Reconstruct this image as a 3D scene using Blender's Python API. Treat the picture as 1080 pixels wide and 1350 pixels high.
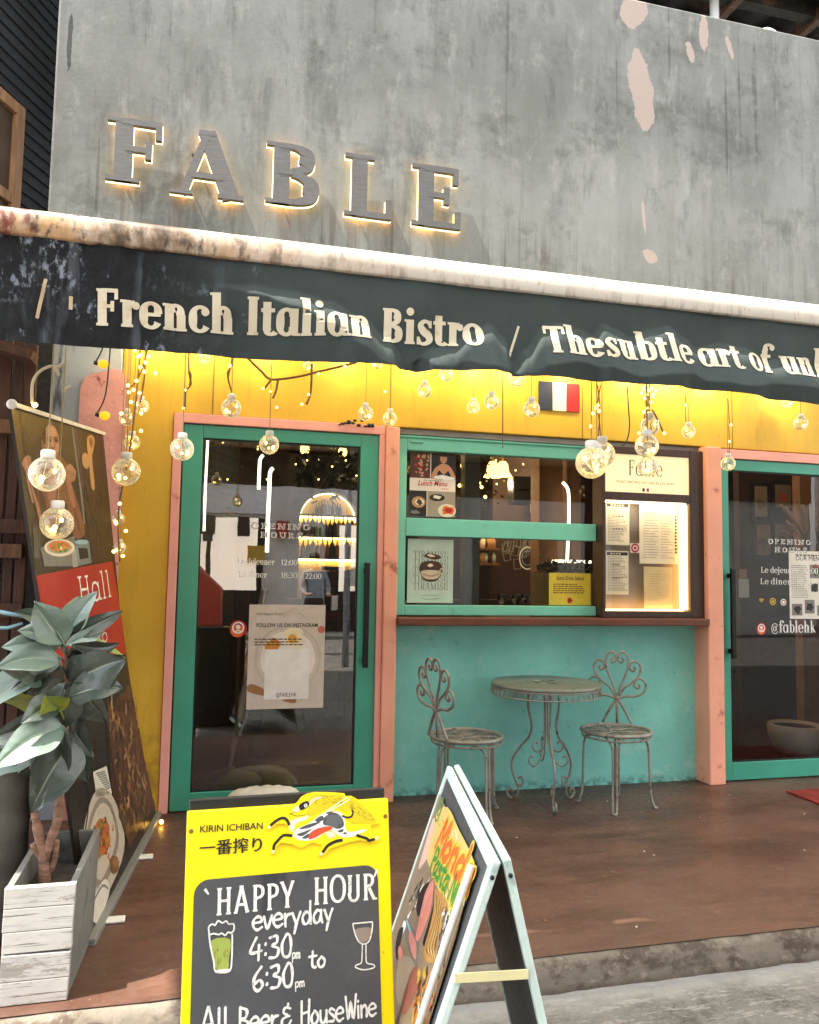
import bpy, bmesh, math, random
from mathutils import Vector, Matrix, Euler
random.seed(7)
C = bpy.context.scene
COL = C.collection
R = math.radians
for o in list(bpy.data.objects): bpy.data.objects.remove(o)

# ------------------------------------------------------------------ camera
CY, CP, CR, FPX = R(14.654), R(4.494), R(0.968), 1057.2
CAM = Vector((0.0, -4.6, 1.297))
fw = Vector((math.sin(CY)*math.cos(CP), math.cos(CY)*math.cos(CP), math.sin(CP)))
rt0 = Vector((math.cos(CY), -math.sin(CY), 0)); up0 = rt0.cross(fw)
RT = rt0*math.cos(CR) + up0*math.sin(CR); UP = -rt0*math.sin(CR) + up0*math.cos(CR)
cd = bpy.data.cameras.new('camera'); co = bpy.data.objects.new('camera', cd); COL.objects.link(co)
cd.sensor_fit = 'HORIZONTAL'; cd.sensor_width = 36; cd.lens = FPX/1080*36
cd.clip_start = 0.05; cd.clip_end = 2000
co.matrix_world = Matrix(((RT.x, UP.x, -fw.x, CAM.x), (RT.y, UP.y, -fw.y, CAM.y), (RT.z, UP.z, -fw.z, CAM.z), (0, 0, 0, 1)))
C.camera = co

# ------------------------------------------------------------------ light
SUN_DIR = Vector((-0.42, -0.10, 0.90)).normalized()      # towards the sun: high, from the left along the alley
w = bpy.data.worlds.new('World'); C.world = w; w.use_nodes = True
nt = w.node_tree; bg = nt.nodes['Background']
sky = nt.nodes.new('ShaderNodeTexSky'); sky.sky_type = 'NISHITA'; sky.sun_disc = False
sky.sun_elevation = math.asin(SUN_DIR.z); sky.sun_rotation = math.atan2(SUN_DIR.x, SUN_DIR.y)
hs = nt.nodes.new('ShaderNodeHueSaturation'); hs.inputs['Saturation'].default_value = 0.35      # hazy city sky
nt.links.new(sky.outputs[0], hs.inputs['Color']); nt.links.new(hs.outputs[0], bg.inputs[0]); bg.inputs[1].default_value = 0.13
sd = bpy.data.lights.new('sun', 'SUN'); sd.energy = 3.0; sd.angle = R(0.55); sd.color = (1.0, 0.94, 0.84)
so = bpy.data.objects.new('sun', sd); COL.objects.link(so)
so.rotation_euler = (-SUN_DIR).to_track_quat('-Z', 'Y').to_euler(); so.location = (-3, -2, 9)
vs = C.view_settings; vs.view_transform = 'Standard'; vs.look = 'None'; vs.gamma = 1; vs.use_curve_mapping = False
vs.exposure = 2.5
C.cycles.max_bounces = 8; C.cycles.transparent_max_bounces = 24; C.cycles.caustics_reflective = False; C.cycles.caustics_refractive = False
C.cycles.use_denoising = True

# ------------------------------------------------------------------ layout helper: where a sight line of the photo meets a plane of the place
def ray(px, py): return (RT*((px-540)/FPX) - UP*((py-675)/FPX) + fw)
def at(px, py, y=None, z=None, x=None):
    d = ray(px, py)
    if y is not None: t = (y-CAM.y)/d.y
    elif z is not None: t = (z-CAM.z)/d.z
    else: t = (x-CAM.x)/d.x
    return CAM + d*t

# ------------------------------------------------------------------ materials
def lin(h):
    h = h.lstrip('#'); r = []
    for i in (0, 2, 4):
        v = int(h[i:i+2], 16)/255; r.append(v/12.92 if v <= .04045 else ((v+.055)/1.055)**2.4)
    return tuple(r)
class NT:
    def __init__(s, m):
        s.t = m.node_tree; s.n = s.t.nodes; s.pos = None
    def new(s, k, **kw):
        n = s.n.new(k)
        for a, b in kw.items(): setattr(n, a, b)
        return n
    def ln(s, a, b): s.t.links.new(a, b)
    def P(s):
        if not s.pos: s.pos = s.new('ShaderNodeNewGeometry').outputs['Position']
        return s.pos
    def noise(s, scale, detail=4, stretch=None, rough=.55, off=None):
        n = s.new('ShaderNodeTexNoise'); n.inputs['Scale'].default_value = scale
        n.inputs['Detail'].default_value = detail; n.inputs['Roughness'].default_value = rough
        if stretch or off:
            mp = s.new('ShaderNodeMapping'); s.ln(s.P(), mp.inputs['Vector'])
            if stretch: mp.inputs['Scale'].default_value = stretch
            if off: mp.inputs['Location'].default_value = off
            s.ln(mp.outputs[0], n.inputs['Vector'])
        else: s.ln(s.P(), n.inputs['Vector'])
        return n.outputs['Fac']
    def rng(s, v, a, b, c=0., d=1., smooth=True):
        n = s.new('ShaderNodeMapRange', interpolation_type='SMOOTHSTEP' if smooth else 'LINEAR')
        s.ln(v, n.inputs[0])
        for i, q in enumerate((a, b, c, d)): n.inputs[1+i].default_value = q
        return n.outputs[0]
    def math(s, op, a, b):
        n = s.new('ShaderNodeMath', operation=op)
        for i, q in enumerate((a, b)):
            if isinstance(q, (int, float)): n.inputs[i].default_value = q
            else: s.ln(q, n.inputs[i])
        return n.outputs[0]
    def mix(s, f, a, b):
        n = s.new('ShaderNodeMix', data_type='RGBA')
        if isinstance(f, (int, float)): n.inputs[0].default_value = f
        else: s.ln(f, n.inputs[0])
        for i, q in ((6, a), (7, b)):
            if isinstance(q, tuple): n.inputs[i].default_value = (*q[:3], 1)
            else: s.ln(q, n.inputs[i])
        return n.outputs[2]
    def sep(s):
        n = s.new('ShaderNodeSeparateXYZ'); s.ln(s.P(), n.inputs[0]); return n.outputs
    def bump(s, h, strength, dist=.01, prev=None):
        n = s.new('ShaderNodeBump'); n.inputs['Strength'].default_value = strength; n.inputs['Distance'].default_value = dist
        s.ln(h, n.inputs['Height'])
        if prev: s.ln(prev, n.inputs['Normal'])
        return n.outputs[0]
    def blob(s, cx, cz, rx, rz, ns=9, amt=.5, rot=0):
        """ragged patch on a wall: 1 inside"""
        x, y, z = s.sep(); n = s.noise(ns, 6, (1, 1, .6), .7); n2 = s.noise(ns*.45, 3, None, .5, (7, 1, 3))
        dx = s.math('SUBTRACT', x, cx); dz = s.math('SUBTRACT', z, cz)
        if rot: dx = s.math('ADD', dx, s.math('MULTIPLY', dz, rot))
        q = s.math('ADD', s.math('POWER', s.math('ABSOLUTE', s.math('DIVIDE', dx, rx), 0), 2.), s.math('POWER', s.math('ABSOLUTE', s.math('DIVIDE', dz, rz), 0), 2.))
        q = s.math('ADD', q, s.math('MULTIPLY', s.math('SUBTRACT', n, .5), amt*6)); q = s.math('ADD', q, s.math('MULTIPLY', s.math('SUBTRACT', n2, .5), amt*5))
        return s.rng(q, 1.04, .96)
def begin(name):
    m = bpy.data.materials.new(name); m.use_nodes = True
    return m, NT(m), m.node_tree.nodes['Principled BSDF']
def pm(name, col, rough=.6, metal=0., var=.14, vs=5, bump=.12, bs=60, spots=(), stretch=None, coat=0., spec=.5, hook=None):
    """worn paint / plaster / metal: broad tone drift, grain, optional spots (colour, scale, lo, hi, stretch)"""
    m, t, b = begin(name)
    if isinstance(col, str): col = lin(col)
    n1 = t.noise(vs, 5, stretch)
    c = t.mix(t.rng(n1, .3, .7), tuple(x*(1-var) for x in col), tuple(min(1, x*(1+var)) for x in col))
    for sp in spots:
        sc = lin(sp[0]) if isinstance(sp[0], str) else sp[0]
        c = t.mix(t.rng(t.noise(sp[1], 6, sp[4] if len(sp) > 4 else None, .6, (3.3, 1.7, 9.1)), sp[2], sp[3]), c, sc)
    if hook: c = hook(t, c)
    t.ln(c, b.inputs['Base Color'])
    n2 = t.noise(bs, 5, stretch)
    t.ln(t.rng(n2, .25, .75, max(.02, rough-.1), min(1, rough+.12)), b.inputs['Roughness'])
    b.inputs['Metallic'].default_value = metal
    b.inputs['Specular IOR Level'].default_value = spec
    if coat: b.inputs['Coat Weight'].default_value = coat; b.inputs['Coat Roughness'].default_value = .15
    if bump:
        h = t.bump(n1, bump*.6, .02); t.ln(t.bump(n2, bump, .006, h), b.inputs['Normal'])
    return m
def flat(name, col, rough=.55, var=.06):
    return pm(name, col, rough, 0, var, 14, .04, 160)
def emit(name, col, st):
    m, t, b = begin(name)
    if isinstance(col, str): col = lin(col)
    b.inputs['Base Color'].default_value = (*col, 1); b.inputs['Emission Color'].default_value = (*col, 1)
    b.inputs['Emission Strength'].default_value = st
    return m
def glass(name, tint=(.9, .95, .93), gain=1.0, rough=0.0, ior=1.5, wob=0.):
    m, t, b = begin(name); t.n.remove(b)
    tr = t.new('ShaderNodeBsdfTransparent'); tr.inputs[0].default_value = (*tint, 1)
    gl = t.new('ShaderNodeBsdfGlossy'); gl.inputs['Roughness'].default_value = rough
    fr = t.new('ShaderNodeFresnel'); fr.inputs[0].default_value = ior
    if wob:
        bp = t.bump(t.noise(3.0, 2), wob, .02); t.ln(bp, gl.inputs['Normal'])
    mx = t.new('ShaderNodeMixShader'); f = t.math('MINIMUM', t.math('MULTIPLY', fr.outputs[0], gain), 1.)
    t.ln(f, mx.inputs[0]); t.ln(tr.outputs[0], mx.inputs[1]); t.ln(gl.outputs[0], mx.inputs[2])
    t.ln(mx.outputs[0], t.n['Material Output'].inputs[0])
    return m

# ------------------------------------------------------------------ mesh building
class MB:
    def __init__(s, mat=None):
        s.v = []; s.f = []; s.mi = []; s.sm = []; s.mats = []; s.cur = 0; s.T = None
        if mat: s.m(mat)
    def m(s, mat):
        if mat not in s.mats: s.mats.append(mat)
        s.cur = s.mats.index(mat); return s
    def av(s, p):
        p = Vector(p)
        if s.T: p = s.T @ p
        s.v.append(p); return len(s.v)-1
    def fi(s, idx, smooth=False):
        s.f.append(tuple(idx)); s.mi.append(s.cur); s.sm.append(smooth)
    def face(s, pts, smooth=False): s.fi([s.av(p) for p in pts], smooth)
    def box(s, x0, x1, y0, y1, z0, z1):
        i = [s.av(p) for p in ((x0,y0,z0),(x1,y0,z0),(x1,y1,z0),(x0,y1,z0),(x0,y0,z1),(x1,y0,z1),(x1,y1,z1),(x0,y1,z1))]
        for q in ((0,3,2,1),(4,5,6,7),(0,1,5,4),(1,2,6,5),(2,3,7,6),(3,0,4,7)): s.fi([i[k] for k in q])
    def bar(s, a, b, wx, wy, up=(0, 0, 1)):
        """square bar from a to b"""
        a = Vector(a); b = Vector(b); d = (b-a).normalized(); u = Vector(up)
        if abs(d.dot(u)) > .95: u = Vector((0, 1, 0))
        r = d.cross(u).normalized()*wx/2; u = r.cross(d).normalized()*wy/2
        i = [s.av(p) for p in (a-r-u, a+r-u, a+r+u, a-r+u, b-r-u, b+r-u, b+r+u, b-r+u)]
        for q in ((0,3,2,1),(4,5,6,7),(0,1,5,4),(1,2,6,5),(2,3,7,6),(3,0,4,7)): s.fi([i[k] for k in q])
    def prism(s, poly, dvec):
        """poly: 3D outline, extruded by dvec"""
        dvec = Vector(dvec); a = [s.av(p) for p in poly]; b = [s.av(Vector(p)+dvec) for p in poly]; n = len(a)
        s.fi(a[::-1]); s.fi(b)
        for k in range(n): s.fi((a[k], a[(k+1) % n], b[(k+1) % n], b[k]))
    def tube(s, pts, r, seg=8, closed=False, caps=True):
        pts = [Vector(p) for p in pts]; n = len(pts); rr = r if isinstance(r, (list, tuple)) else [r]*n
        t0 = None; rings = []
        for k in range(n):
            if closed: d = pts[(k+1) % n]-pts[k-1]
            else: d = pts[min(k+1, n-1)]-pts[max(k-1, 0)]
            d = d.normalized() if d.length > 1e-9 else Vector((0, 0, 1))
            if t0 is None:
                u = d.orthogonal().normalized()
            else:
                u = u - d*u.dot(d); u = u.normalized() if u.length > 1e-6 else d.orthogonal().normalized()
            t0 = d; v = d.cross(u)
            rings.append([s.av(pts[k]+(u*math.cos(2*math.pi*j/seg)+v*math.sin(2*math.pi*j/seg))*rr[k]) for j in range(seg)])
        for k in range(n if closed else n-1):
            a, b = rings[k], rings[(k+1) % n]
            for j in range(seg): s.fi((a[j], a[(j+1) % seg], b[(j+1) % seg], b[j]), True)
        if caps and not closed: s.fi(rings[0][::-1]); s.fi(rings[-1])
    def lathe(s, prof, c=(0, 0, 0), seg=24, smooth=True):
        c = Vector(c); rings = []
        for r, z in prof:
            rings.append([s.av(c+Vector((r*math.cos(2*math.pi*j/seg), r*math.sin(2*math.pi*j/seg), z))) for j in range(seg)] if r > 1e-6 else [s.av(c+Vector((0, 0, z)))])
        for a, b in zip(rings, rings[1:]):
            for j in range(seg):
                k = (j+1) % seg
                if len(a) == 1 and len(b) == 1: continue
                if len(a) == 1: s.fi((a[0], b[k], b[j]), smooth)
                elif len(b) == 1: s.fi((a[j], a[k], b[0]), smooth)
                else: s.fi((a[j], a[k], b[k], b[j]), smooth)
    def ball(s, c, r, seg=12, ring=8, sq=(1, 1, 1)):
        c = Vector(c); rows = []
        for i in range(ring+1):
            th = math.pi*i/ring
            if i in (0, ring): rows.append([s.av(c+Vector((0, 0, r*math.cos(th)*sq[2])))])
            else: rows.append([s.av(c+Vector((r*math.sin(th)*math.cos(2*math.pi*j/seg)*sq[0], r*math.sin(th)*math.sin(2*math.pi*j/seg)*sq[1], r*math.cos(th)*sq[2]))) for j in range(seg)])
        for a, b in zip(rows, rows[1:]):
            for j in range(seg):
                k = (j+1) % seg
                if len(a) == 1: s.fi((a[0], b[j], b[k]), True)
                elif len(b) == 1: s.fi((a[j], b[0], a[k]), True)
                else: s.fi((a[j], b[j], b[k], a[k]), True)
    def build(s, name, parent=None, label=None, cat=None, group=None, kind=None, bevel=0, recalc=True, loc=None):
        me = bpy.data.meshes.new(name)
        if parent is not None: L = Vector(parent.get('_w', parent.location))
        elif loc is not None: L = Vector(loc)
        else:
            xs = [p.x for p in s.v]; ys = [p.y for p in s.v]; zs = [p.z for p in s.v]
            L = Vector(((min(xs)+max(xs))/2, (min(ys)+max(ys))/2, min(zs)))
        me.from_pydata([p-L for p in s.v], [], s.f)
        for mt in s.mats: me.materials.append(mt)
        me.polygons.foreach_set('material_index', s.mi); me.polygons.foreach_set('use_smooth', s.sm)
        if recalc:
            bm = bmesh.new(); bm.from_mesh(me); bmesh.ops.recalc_face_normals(bm, faces=bm.faces); bm.to_mesh(me); bm.free()
        me.update()
        o = bpy.data.objects.new(name, me); COL.objects.link(o)
        if parent is not None:
            o.parent = parent
            WORLD[o.name] = L
        else: o.location = L; WORLD[o.name] = L
        tag(o, label, cat, group, kind)
        if bevel:
            bv = o.modifiers.new('bevel', 'BEVEL'); bv.width = bevel; bv.segments = 2; bv.limit_method = 'ANGLE'; bv.angle_limit = R(40)
        return o
WORLD = {}
_build = MB.build
def build(s, name, parent=None, **k):
    if parent is not None and parent.parent is not None:      # sub-part: same local frame as the part
        class Fake(dict):
            pass
        f = WORLD[parent.name]
        me_parent = parent
        o = _build(s, name, None, loc=f, **k)
        o.parent = me_parent; o.location = (0, 0, 0); WORLD[o.name] = f
        return o
    if parent is not None:
        f = WORLD[parent.name]
        o = _build(s, name, None, loc=f, **k)
        o.parent = parent; o.location = (0, 0, 0); WORLD[o.name] = f
        return o
    return _build(s, name, None, **k)
MB.build = build
def tag(o, label=None, cat=None, group=None, kind=None):
    if label: o['label'] = label
    if cat: o['category'] = cat
    if group: o['group'] = group
    if kind: o['kind'] = kind
    return o
def thing(name, label, cat, loc=(0, 0, 0), group=None):
    o = bpy.data.objects.new(name, None); COL.objects.link(o); o.location = loc; o.empty_display_size = .1
    WORLD[o.name] = Vector(loc)
    return tag(o, label, cat, group)
def dup(o, loc=None, rz=None, label=None, group=None, scale=None, parent=None):
    c = o.copy(); COL.objects.link(c)
    if parent is not None: c.parent = parent
    if loc is not None: c.location = loc
    if rz is not None: c.rotation_euler = (0, 0, rz)
    if scale is not None: c.scale = (scale,)*3 if isinstance(scale, (int, float)) else scale
    if label: c['label'] = label
    if group: c['group'] = group
    for ch in list(o.children): dup(ch, parent=c)
    return c
def cat_rom(pts, n=6, closed=False):
    """smooth through points (any dimension)"""
    pts = [tuple(p) for p in pts]; m = len(pts); out = []
    if m < 3: return pts
    rngk = range(m) if closed else range(m-1)
    for k in rngk:
        p1 = pts[k]; p2 = pts[(k+1) % m]
        p0 = pts[k-1] if (k > 0 or closed) else p1; p3 = pts[(k+2) % m] if (k+2 < m or closed) else p2
        for j in range(n):
            t = j/n
            out.append(tuple(.5*((2*b)+(-a+c)*t+(2*a-5*b+4*c-d)*t*t+(-a+3*b-3*c+d)*t**3) for a, b, c, d in zip(p0, p1, p2, p3)))
    if not closed: out.append(pts[-1])
    return out
# ------------------------------------------------------------------ flat artwork and lettering (printed / painted marks on real surfaces)
class Art:
    def __init__(s, mb, O, U, V, lift=.0008, step=.0003, fn=None):
        s.mb = mb; s.O = Vector(O); s.U = Vector(U).normalized(); s.V = Vector(V).normalized(); s.N = s.U.cross(s.V).normalized()
        s.lift = lift; s.step = step; s.fn = fn
    def P(s, u, v, l=0):
        if s.fn: return s.fn(u, v, s.lift+l*s.step)
        return s.O+s.U*u+s.V*v+s.N*(s.lift+l*s.step)
    def col(s, m): s.mb.m(m); return s
    def poly(s, pts, l=0): s.mb.face([s.P(u, v, l) for u, v in pts])
    def rect(s, u0, v0, u1, v1, l=0): s.poly(((u0, v0), (u1, v0), (u1, v1), (u0, v1)), l)
    def rrect(s, u0, v0, u1, v1, r, l=0, n=5):
        p = []
        for cx, cy, a in ((u1-r, v0+r, -90), (u1-r, v1-r, 0), (u0+r, v1-r, 90), (u0+r, v0+r, 180)):
            for k in range(n+1):
                t = R(a+90*k/n); p.append((cx+r*math.cos(t), cy+r*math.sin(t)))
        s.poly(p, l)
    def disc(s, u, v, r, l=0, n=16, sy=1., rot=0.):
        ca, sa = math.cos(rot), math.sin(rot); p = []
        for k in range(n):
            x = r*math.cos(2*math.pi*k/n); y = r*sy*math.sin(2*math.pi*k/n); p.append((u+x*ca-y*sa, v+x*sa+y*ca))
        s.poly(p, l)
    def blob(s, u, v, r, l=0, n=14, sy=1., jag=.25, rot=0., rng=random):
        ca, sa = math.cos(rot), math.sin(rot); p = []
        for k in range(n):
            q = r*(1+rng.uniform(-jag, jag)); x = q*math.cos(2*math.pi*k/n); y = q*sy*math.sin(2*math.pi*k/n); p.append((u+x*ca-y*sa, v+x*sa+y*ca))
        p = cat_rom(p, 3, True); s.poly(p, l)
    def shape(s, pts, l=0, n=5): s.poly(cat_rom(pts, n, True), l)
    def rib(s, pts, w=None, l=0, closed=False, smooth=0):
        pts = [(*p[:2], (p[2] if len(p) > 2 else w)) for p in pts]
        if smooth: pts = cat_rom(pts, smooth, closed)
        n = len(pts); ids = []
        for k in range(n):
            a = pts[k-1] if (k > 0 or closed) else pts[k]; b = pts[(k+1) % n] if (k < n-1 or closed) else pts[k]
            dx, dy = b[0]-a[0], b[1]-a[1]; q = math.hypot(dx, dy) or 1; nx, ny = -dy/q, dx/q
            u, v, ww = pts[k]
            ids.append((s.mb.av(s.P(u+nx*ww/2, v+ny*ww/2, l)), s.mb.av(s.P(u-nx*ww/2, v-ny*ww/2, l))))
        for k in range(n if closed else n-1):
            a, b = ids[k], ids[(k+1) % n]; s.mb.fi((a[0], a[1], b[1], b[0]))
    def ring(s, u, v, r, w, l=0, n=20, sy=1.): s.rib([(u+r*math.cos(2*math.pi*k/n), v+r*sy*math.sin(2*math.pi*k/n), w) for k in range(n)], l=l, closed=True)
    # ---- text
    def glyphs(s, text, u, v, size, font, l=0, track=0., shear=0., jit=0., rot=0., end=None):
        x = 0.; W = 0.
        for ch in text: W += (font(ch)[1]+track)
        if end is not None: sx = (end-u)/(W*size)
        else: sx = 1.
        cr, sr = math.cos(rot), math.sin(rot)
        for ch in text:
            g, adv = font(ch)
            jy = random.uniform(-jit, jit); js = 1+random.uniform(-jit, jit)
            for q, st in enumerate(g):
                def tr(px, py):
                    X = (x+px+shear*py)*size*sx; Y = (py*js+jy)*size
                    return u+X*cr-Y*sr, v+X*sr+Y*cr
                ll = l+(q % 4)*.5
                if st[0] == 'd': a, b = tr(st[1], st[2]); s.disc(a, b, st[3]*size, ll, 10)
                else: s.rib([(*tr(p[0], p[1]), p[2]*size) for p in st[1]], l=ll, closed=st[2])
            x += adv+track
        return W*size*sx
    def btext(s, text, u, v, size, l=0, width=None, shear=0., offset=0., align='L', rot=0.):
        cu = bpy.data.curves.new('t', 'FONT'); cu.body = text; cu.size = 1.; cu.shear = shear; cu.offset = offset; cu.resolution_u = 3
        o = bpy.data.objects.new('t', cu); COL.objects.link(o)
        dg = bpy.context.evaluated_depsgraph_get(); me = o.evaluated_get(dg).to_mesh()
        vs_ = [(p.co.x, p.co.y) for p in me.vertices]; fs = [tuple(p.vertices) for p in me.polygons]
        o.evaluated_get(dg).to_mesh_clear(); bpy.data.objects.remove(o); bpy.data.curves.remove(cu)
        if not vs_: return 0
        x0 = min(p[0] for p in vs_); x1 = max(p[0] for p in vs_)
        sx = size if width is None else width/(x1-x0)
        off = {'L': 0, 'C': -(x1-x0)*sx/2, 'R': -(x1-x0)*sx}[align]
        cr, sr = math.cos(rot), math.sin(rot)
        ids = [s.mb.av(s.P(u+((px-x0)*sx+off)*cr-py*size*sr, v+((px-x0)*sx+off)*sr+py*size*cr, l)) for px, py in vs_]
        for f in fs: s.mb.fi([ids[k] for k in f])
        return (x1-x0)*sx
    def lines(s, u0, u1, v0, v1, n, w, l=0, rng=random, ragged=.3):
        """rows of small print too fine to read"""
        for k in range(n):
            v = v1-(v1-v0)*(k+.5)/n; u = u0; e = u1-(u1-u0)*rng.uniform(0, ragged)
            while u < e:
                q = rng.uniform(.02, .08)*(u1-u0)+w; s.rect(u, v-w/2, min(u+q, u1), v+w/2, l); u += q+w*.9

def _seg(p, q, w, n=6, w2=None):
    w2 = w if w2 is None else w2
    return [(p[0]+(q[0]-p[0])*k/n, p[1]+(q[1]-p[1])*k/n, w+(w2-w)*k/n) for k in range(n+1)]
def _arc(cx, cy, rx, ry, a0, a1, W, t, n=18):
    o = []
    for k in range(n+1):
        a = R(a0+(a1-a0)*k/n); w = t+(W-t)*abs(math.cos(a))**1.6
        o.append((cx+(rx-w/2*abs(math.cos(a)))*math.cos(a), cy+(ry-w/2*abs(math.sin(a)))*math.sin(a), w))
    return o
def serif_font(W=.135, t=.05, sf=.05, sw=.075):
    """a heavy display serif drawn as pen strokes: W stem, t hairline, sf serif height, sw serif overhang"""
    cache = {}
    def V(x, a, b, w=None): return ('r', _seg((x, a), (x, b), w or W), False)
    def H(a, b, y, h=None): return ('r', _seg((a, y), (b, y), h or t), False)
    def S(x, y, l=1, r=1): return ('r', _seg((x-W/2-sw*l, y), (x+W/2+sw*r, y), sf), False)
    def A(*a, **k): return ('r', _arc(*a, **k), False)
    def D(p, q, w, w2=None): return ('r', _seg(p, q, w, 8, w2), False)
    h = sf/2; X = .5; K = .7
    def make(c):
        if c == ' ': return [], .26
        if c == 'F': return [V(.18, 0, K), S(.18, h), S(.18, K-h, 1, 0), H(.15, .52, K-t/2, t*1.1), V(.5, K-.2, K, t), H(.2, .4, .37), V(.41, .27, .47, t)], .58
        if c == 'E': return [V(.18, 0, K), S(.18, h, 1, 0), S(.18, K-h, 1, 0), H(.15, .53, K-t/2, t*1.1), V(.51, K-.19, K, t), H(.2, .4, .37), V(.41, .27, .47, t), H(.15, .56, t/2, t*1.1), V(.54, 0, .2, t)], .62
        if c == 'L': return [V(.18, 0, K), S(.18, h, 1, 0), S(.18, K-h), H(.15, .52, t/2, t*1.1), V(.5, 0, .22, t)], .58
        if c == 'I': return [V(.17, 0, K), S(.17, h), S(.17, K-h)], .35
        if c == 'T': return [V(.3, 0, K), S(.3, h), H(.02, .58, K-t/2, t*1.2), V(.04, K-.2, K, t), V(.56, K-.2, K, t)], .6
        if c == 'B': return [V(.18, 0, K), S(.18, h, 1, 0), S(.18, K-h, 1, 0), A(.28, .53, .24, .17, 90, -90, W, t), A(.28, .19, .29, .19, 90, -90, W*1.05, t), H(.15, .3, K-t/2), H(.15, .3, .37), H(.15, .3, t/2)], .62
        if c == 'H': return [V(.17, 0, K), S(.17, h), S(.17, K-h), V(.53, 0, K), S(.53, h), S(.53, K-h), H(.2, .5, .36)], .71
        if c == 'A': return [D((.31, K), (.56, 0), W), D((.32, K), (.1, 0), t*1.2), H(.235, .395, K-.012, .05), H(.17, .48, .22), S(.09, h, .35, .35), S(.56, h, .6, .5)], .68
        if c == 'P': return [V(.18, 0, K), S(.18, h), S(.18, K-h, 1, 0), A(.27, .51, .26, .19, 90, -90, W, t), H(.15, .29, K-t/2), H(.15, .29, .34)], .57
        if c == 'R': return [V(.18, 0, K), S(.18, h), S(.18, K-h, 1, 0), A(.27, .52, .25, .18, 90, -90, W, t), H(.15, .29, K-t/2), H(.15, .29, .36), D((.3, .35), (.53, .02), W), H(.48, .66, h, sf)], .66
        if c == 'O': return [('r', _arc(.34, .35, .32, .37, 0, 350, W, t, 30)[:-0 or None], True)], .68
        if c == 'U': return [V(.17, .22, K), S(.17, K-h), V(.51, .2, K, t*1.3), S(.51, K-h, .7, .7), A(.33, .24, .235, .26, 180, 350, W, t)], .66
        if c == 'Y': return [V(.32, 0, .34), S(.32, h), D((.1, K), (.33, .3), W), D((.55, K), (.35, .3), t*1.2), S(.1, K-h, .6, .6), S(.55, K-h, .4, .4)], .64
        if c == 'M': return [V(.13, 0, K, t*1.2), S(.13, h, .6, .6), D((.15, K), (.38, .02), W), D((.62, K), (.4, .02), t), V(.65, 0, K), S(.65, h), S(.66, K-h, .2, 1), S(.1, K-h, .8, .2)], .82
        if c == 'N': return [V(.13, 0, K, t*1.2), S(.13, h, .6, .6), D((.14, K), (.54, .0), W), V(.56, 0, K, t*1.2), S(.56, K-h, .6, .6), S(.1, K-h, .6, .2)], .7
        if c == 'S': return [('r', cat_rom([(.46, .56, t), (.4, .66, t), (.27, .675, t*1.2), (.14, .58, W*.8), (.18, .44, W), (.34, .32, W*1.1), (.42, .18, W*.9), (.3, .035, t*1.2), (.14, .04, t), (.07, .17, t)], 4), False), V(.48, .5, .7, t), V(.06, 0, .22, t)], .54
        if c == 'D': return [V(.18, 0, K), S(.18, h, 1, 0), S(.18, K-h, 1, 0), A(.26, .35, .37, .35, 90, -90, W, t), H(.15, .28, K-t/2), H(.15, .28, t/2)], .68
        if c == 'G': return [A(.34, .35, .32, .37, 40, 330, W, t), V(.57, .05, .32), S(.57, .3, .8, .6)], .7
        if c == '/': return [D((.06, -.08), (.3, .74), .07)], .36
        if c == '@': return [A(.36, .25, .34, .34, 30, 330, t*1.2, t), ('r', _arc(.34, .25, .15, .17, 0, 350, W*.6, t*.8, 16), True), V(.49, .14, .42, t)], .74
        if c == ':': return [('d', .1, .06, .065), ('d', .1, .38, .065)], .2
        if c == '-': return [H(.02, .24, .24)], .27
        if c == 'r': return [V(.17, 0, X), S(.17, h), S(.14, X-h, .8, 0), ('r', cat_rom([(.22, .33, t), (.27, .43, t*1.2), (.35, .46, t*1.4)], 4), False), ('d', .37, .405, .075)], .45
        if c == 'e': return [A(.27, .25, .25, .265, 8, 325, W, t, 26), H(.1, .5, .27)], .53
        if c == 'n': return [V(.17, 0, X), S(.17, h), S(.14, X-h, .8, 0), A(.33, .29, .185, .225, 165, 0, W, t), V(.45, 0, .31), S(.45, h)], .63
        if c == 'c': return [A(.27, .25, .25, .265, 48, 322, W, t, 24), ('d', .4, .39, .08)], .5
        if c == 'h': return [V(.17, 0, .77), S(.17, h), S(.14, .77-h, .8, 0), A(.33, .29, .185, .225, 165, 0, W, t), V(.45, 0, .31), S(.45, h)], .63
        if c == 't': return [V(.17, .1, .62, W*.95), H(.02, .36, X-t/2, t*1.1), A(.28, .13, .18, .14, 180, 320, W*.95, t)], .4
        if c == 'a': return [A(.25, .25, .235, .265, 30, 335, W, t, 24), V(.44, .02, X), S(.48, h, .1, .7)], .58
        if c == 'l': return [V(.17, 0, .77), S(.17, h), S(.14, .77-h, .8, 0)], .34
        if c == 'i': return [V(.17, 0, X), S(.17, h), S(.14, X-h, .8, 0), ('d', .165, .66, .085)], .34
        if c == 's': return [('r', cat_rom([(.38, .4, t), (.31, .475, t), (.2, .475, t*1.3), (.12, .39, W*.8), (.2, .28, W), (.33, .2, W), (.37, .1, W*.8), (.26, .025, t*1.2), (.13, .03, t), (.06, .13, t)], 4), False), V(.385, .35, .5, t*.9), V(.06, 0, .16, t*.9)], .45
        if c == 'o': return [('r', _arc(.27, .25, .255, .265, 0, 350, W, t, 26), True)], .54
        if c == 'u': return [V(.17, .18, X), S(.14, X-h, .8, 0), A(.31, .2, .205, .215, 180, 345, W, t), V(.45, .02, X), S(.42, X-h, .8, 0), S(.48, h, 0, .7)], .62
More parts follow.
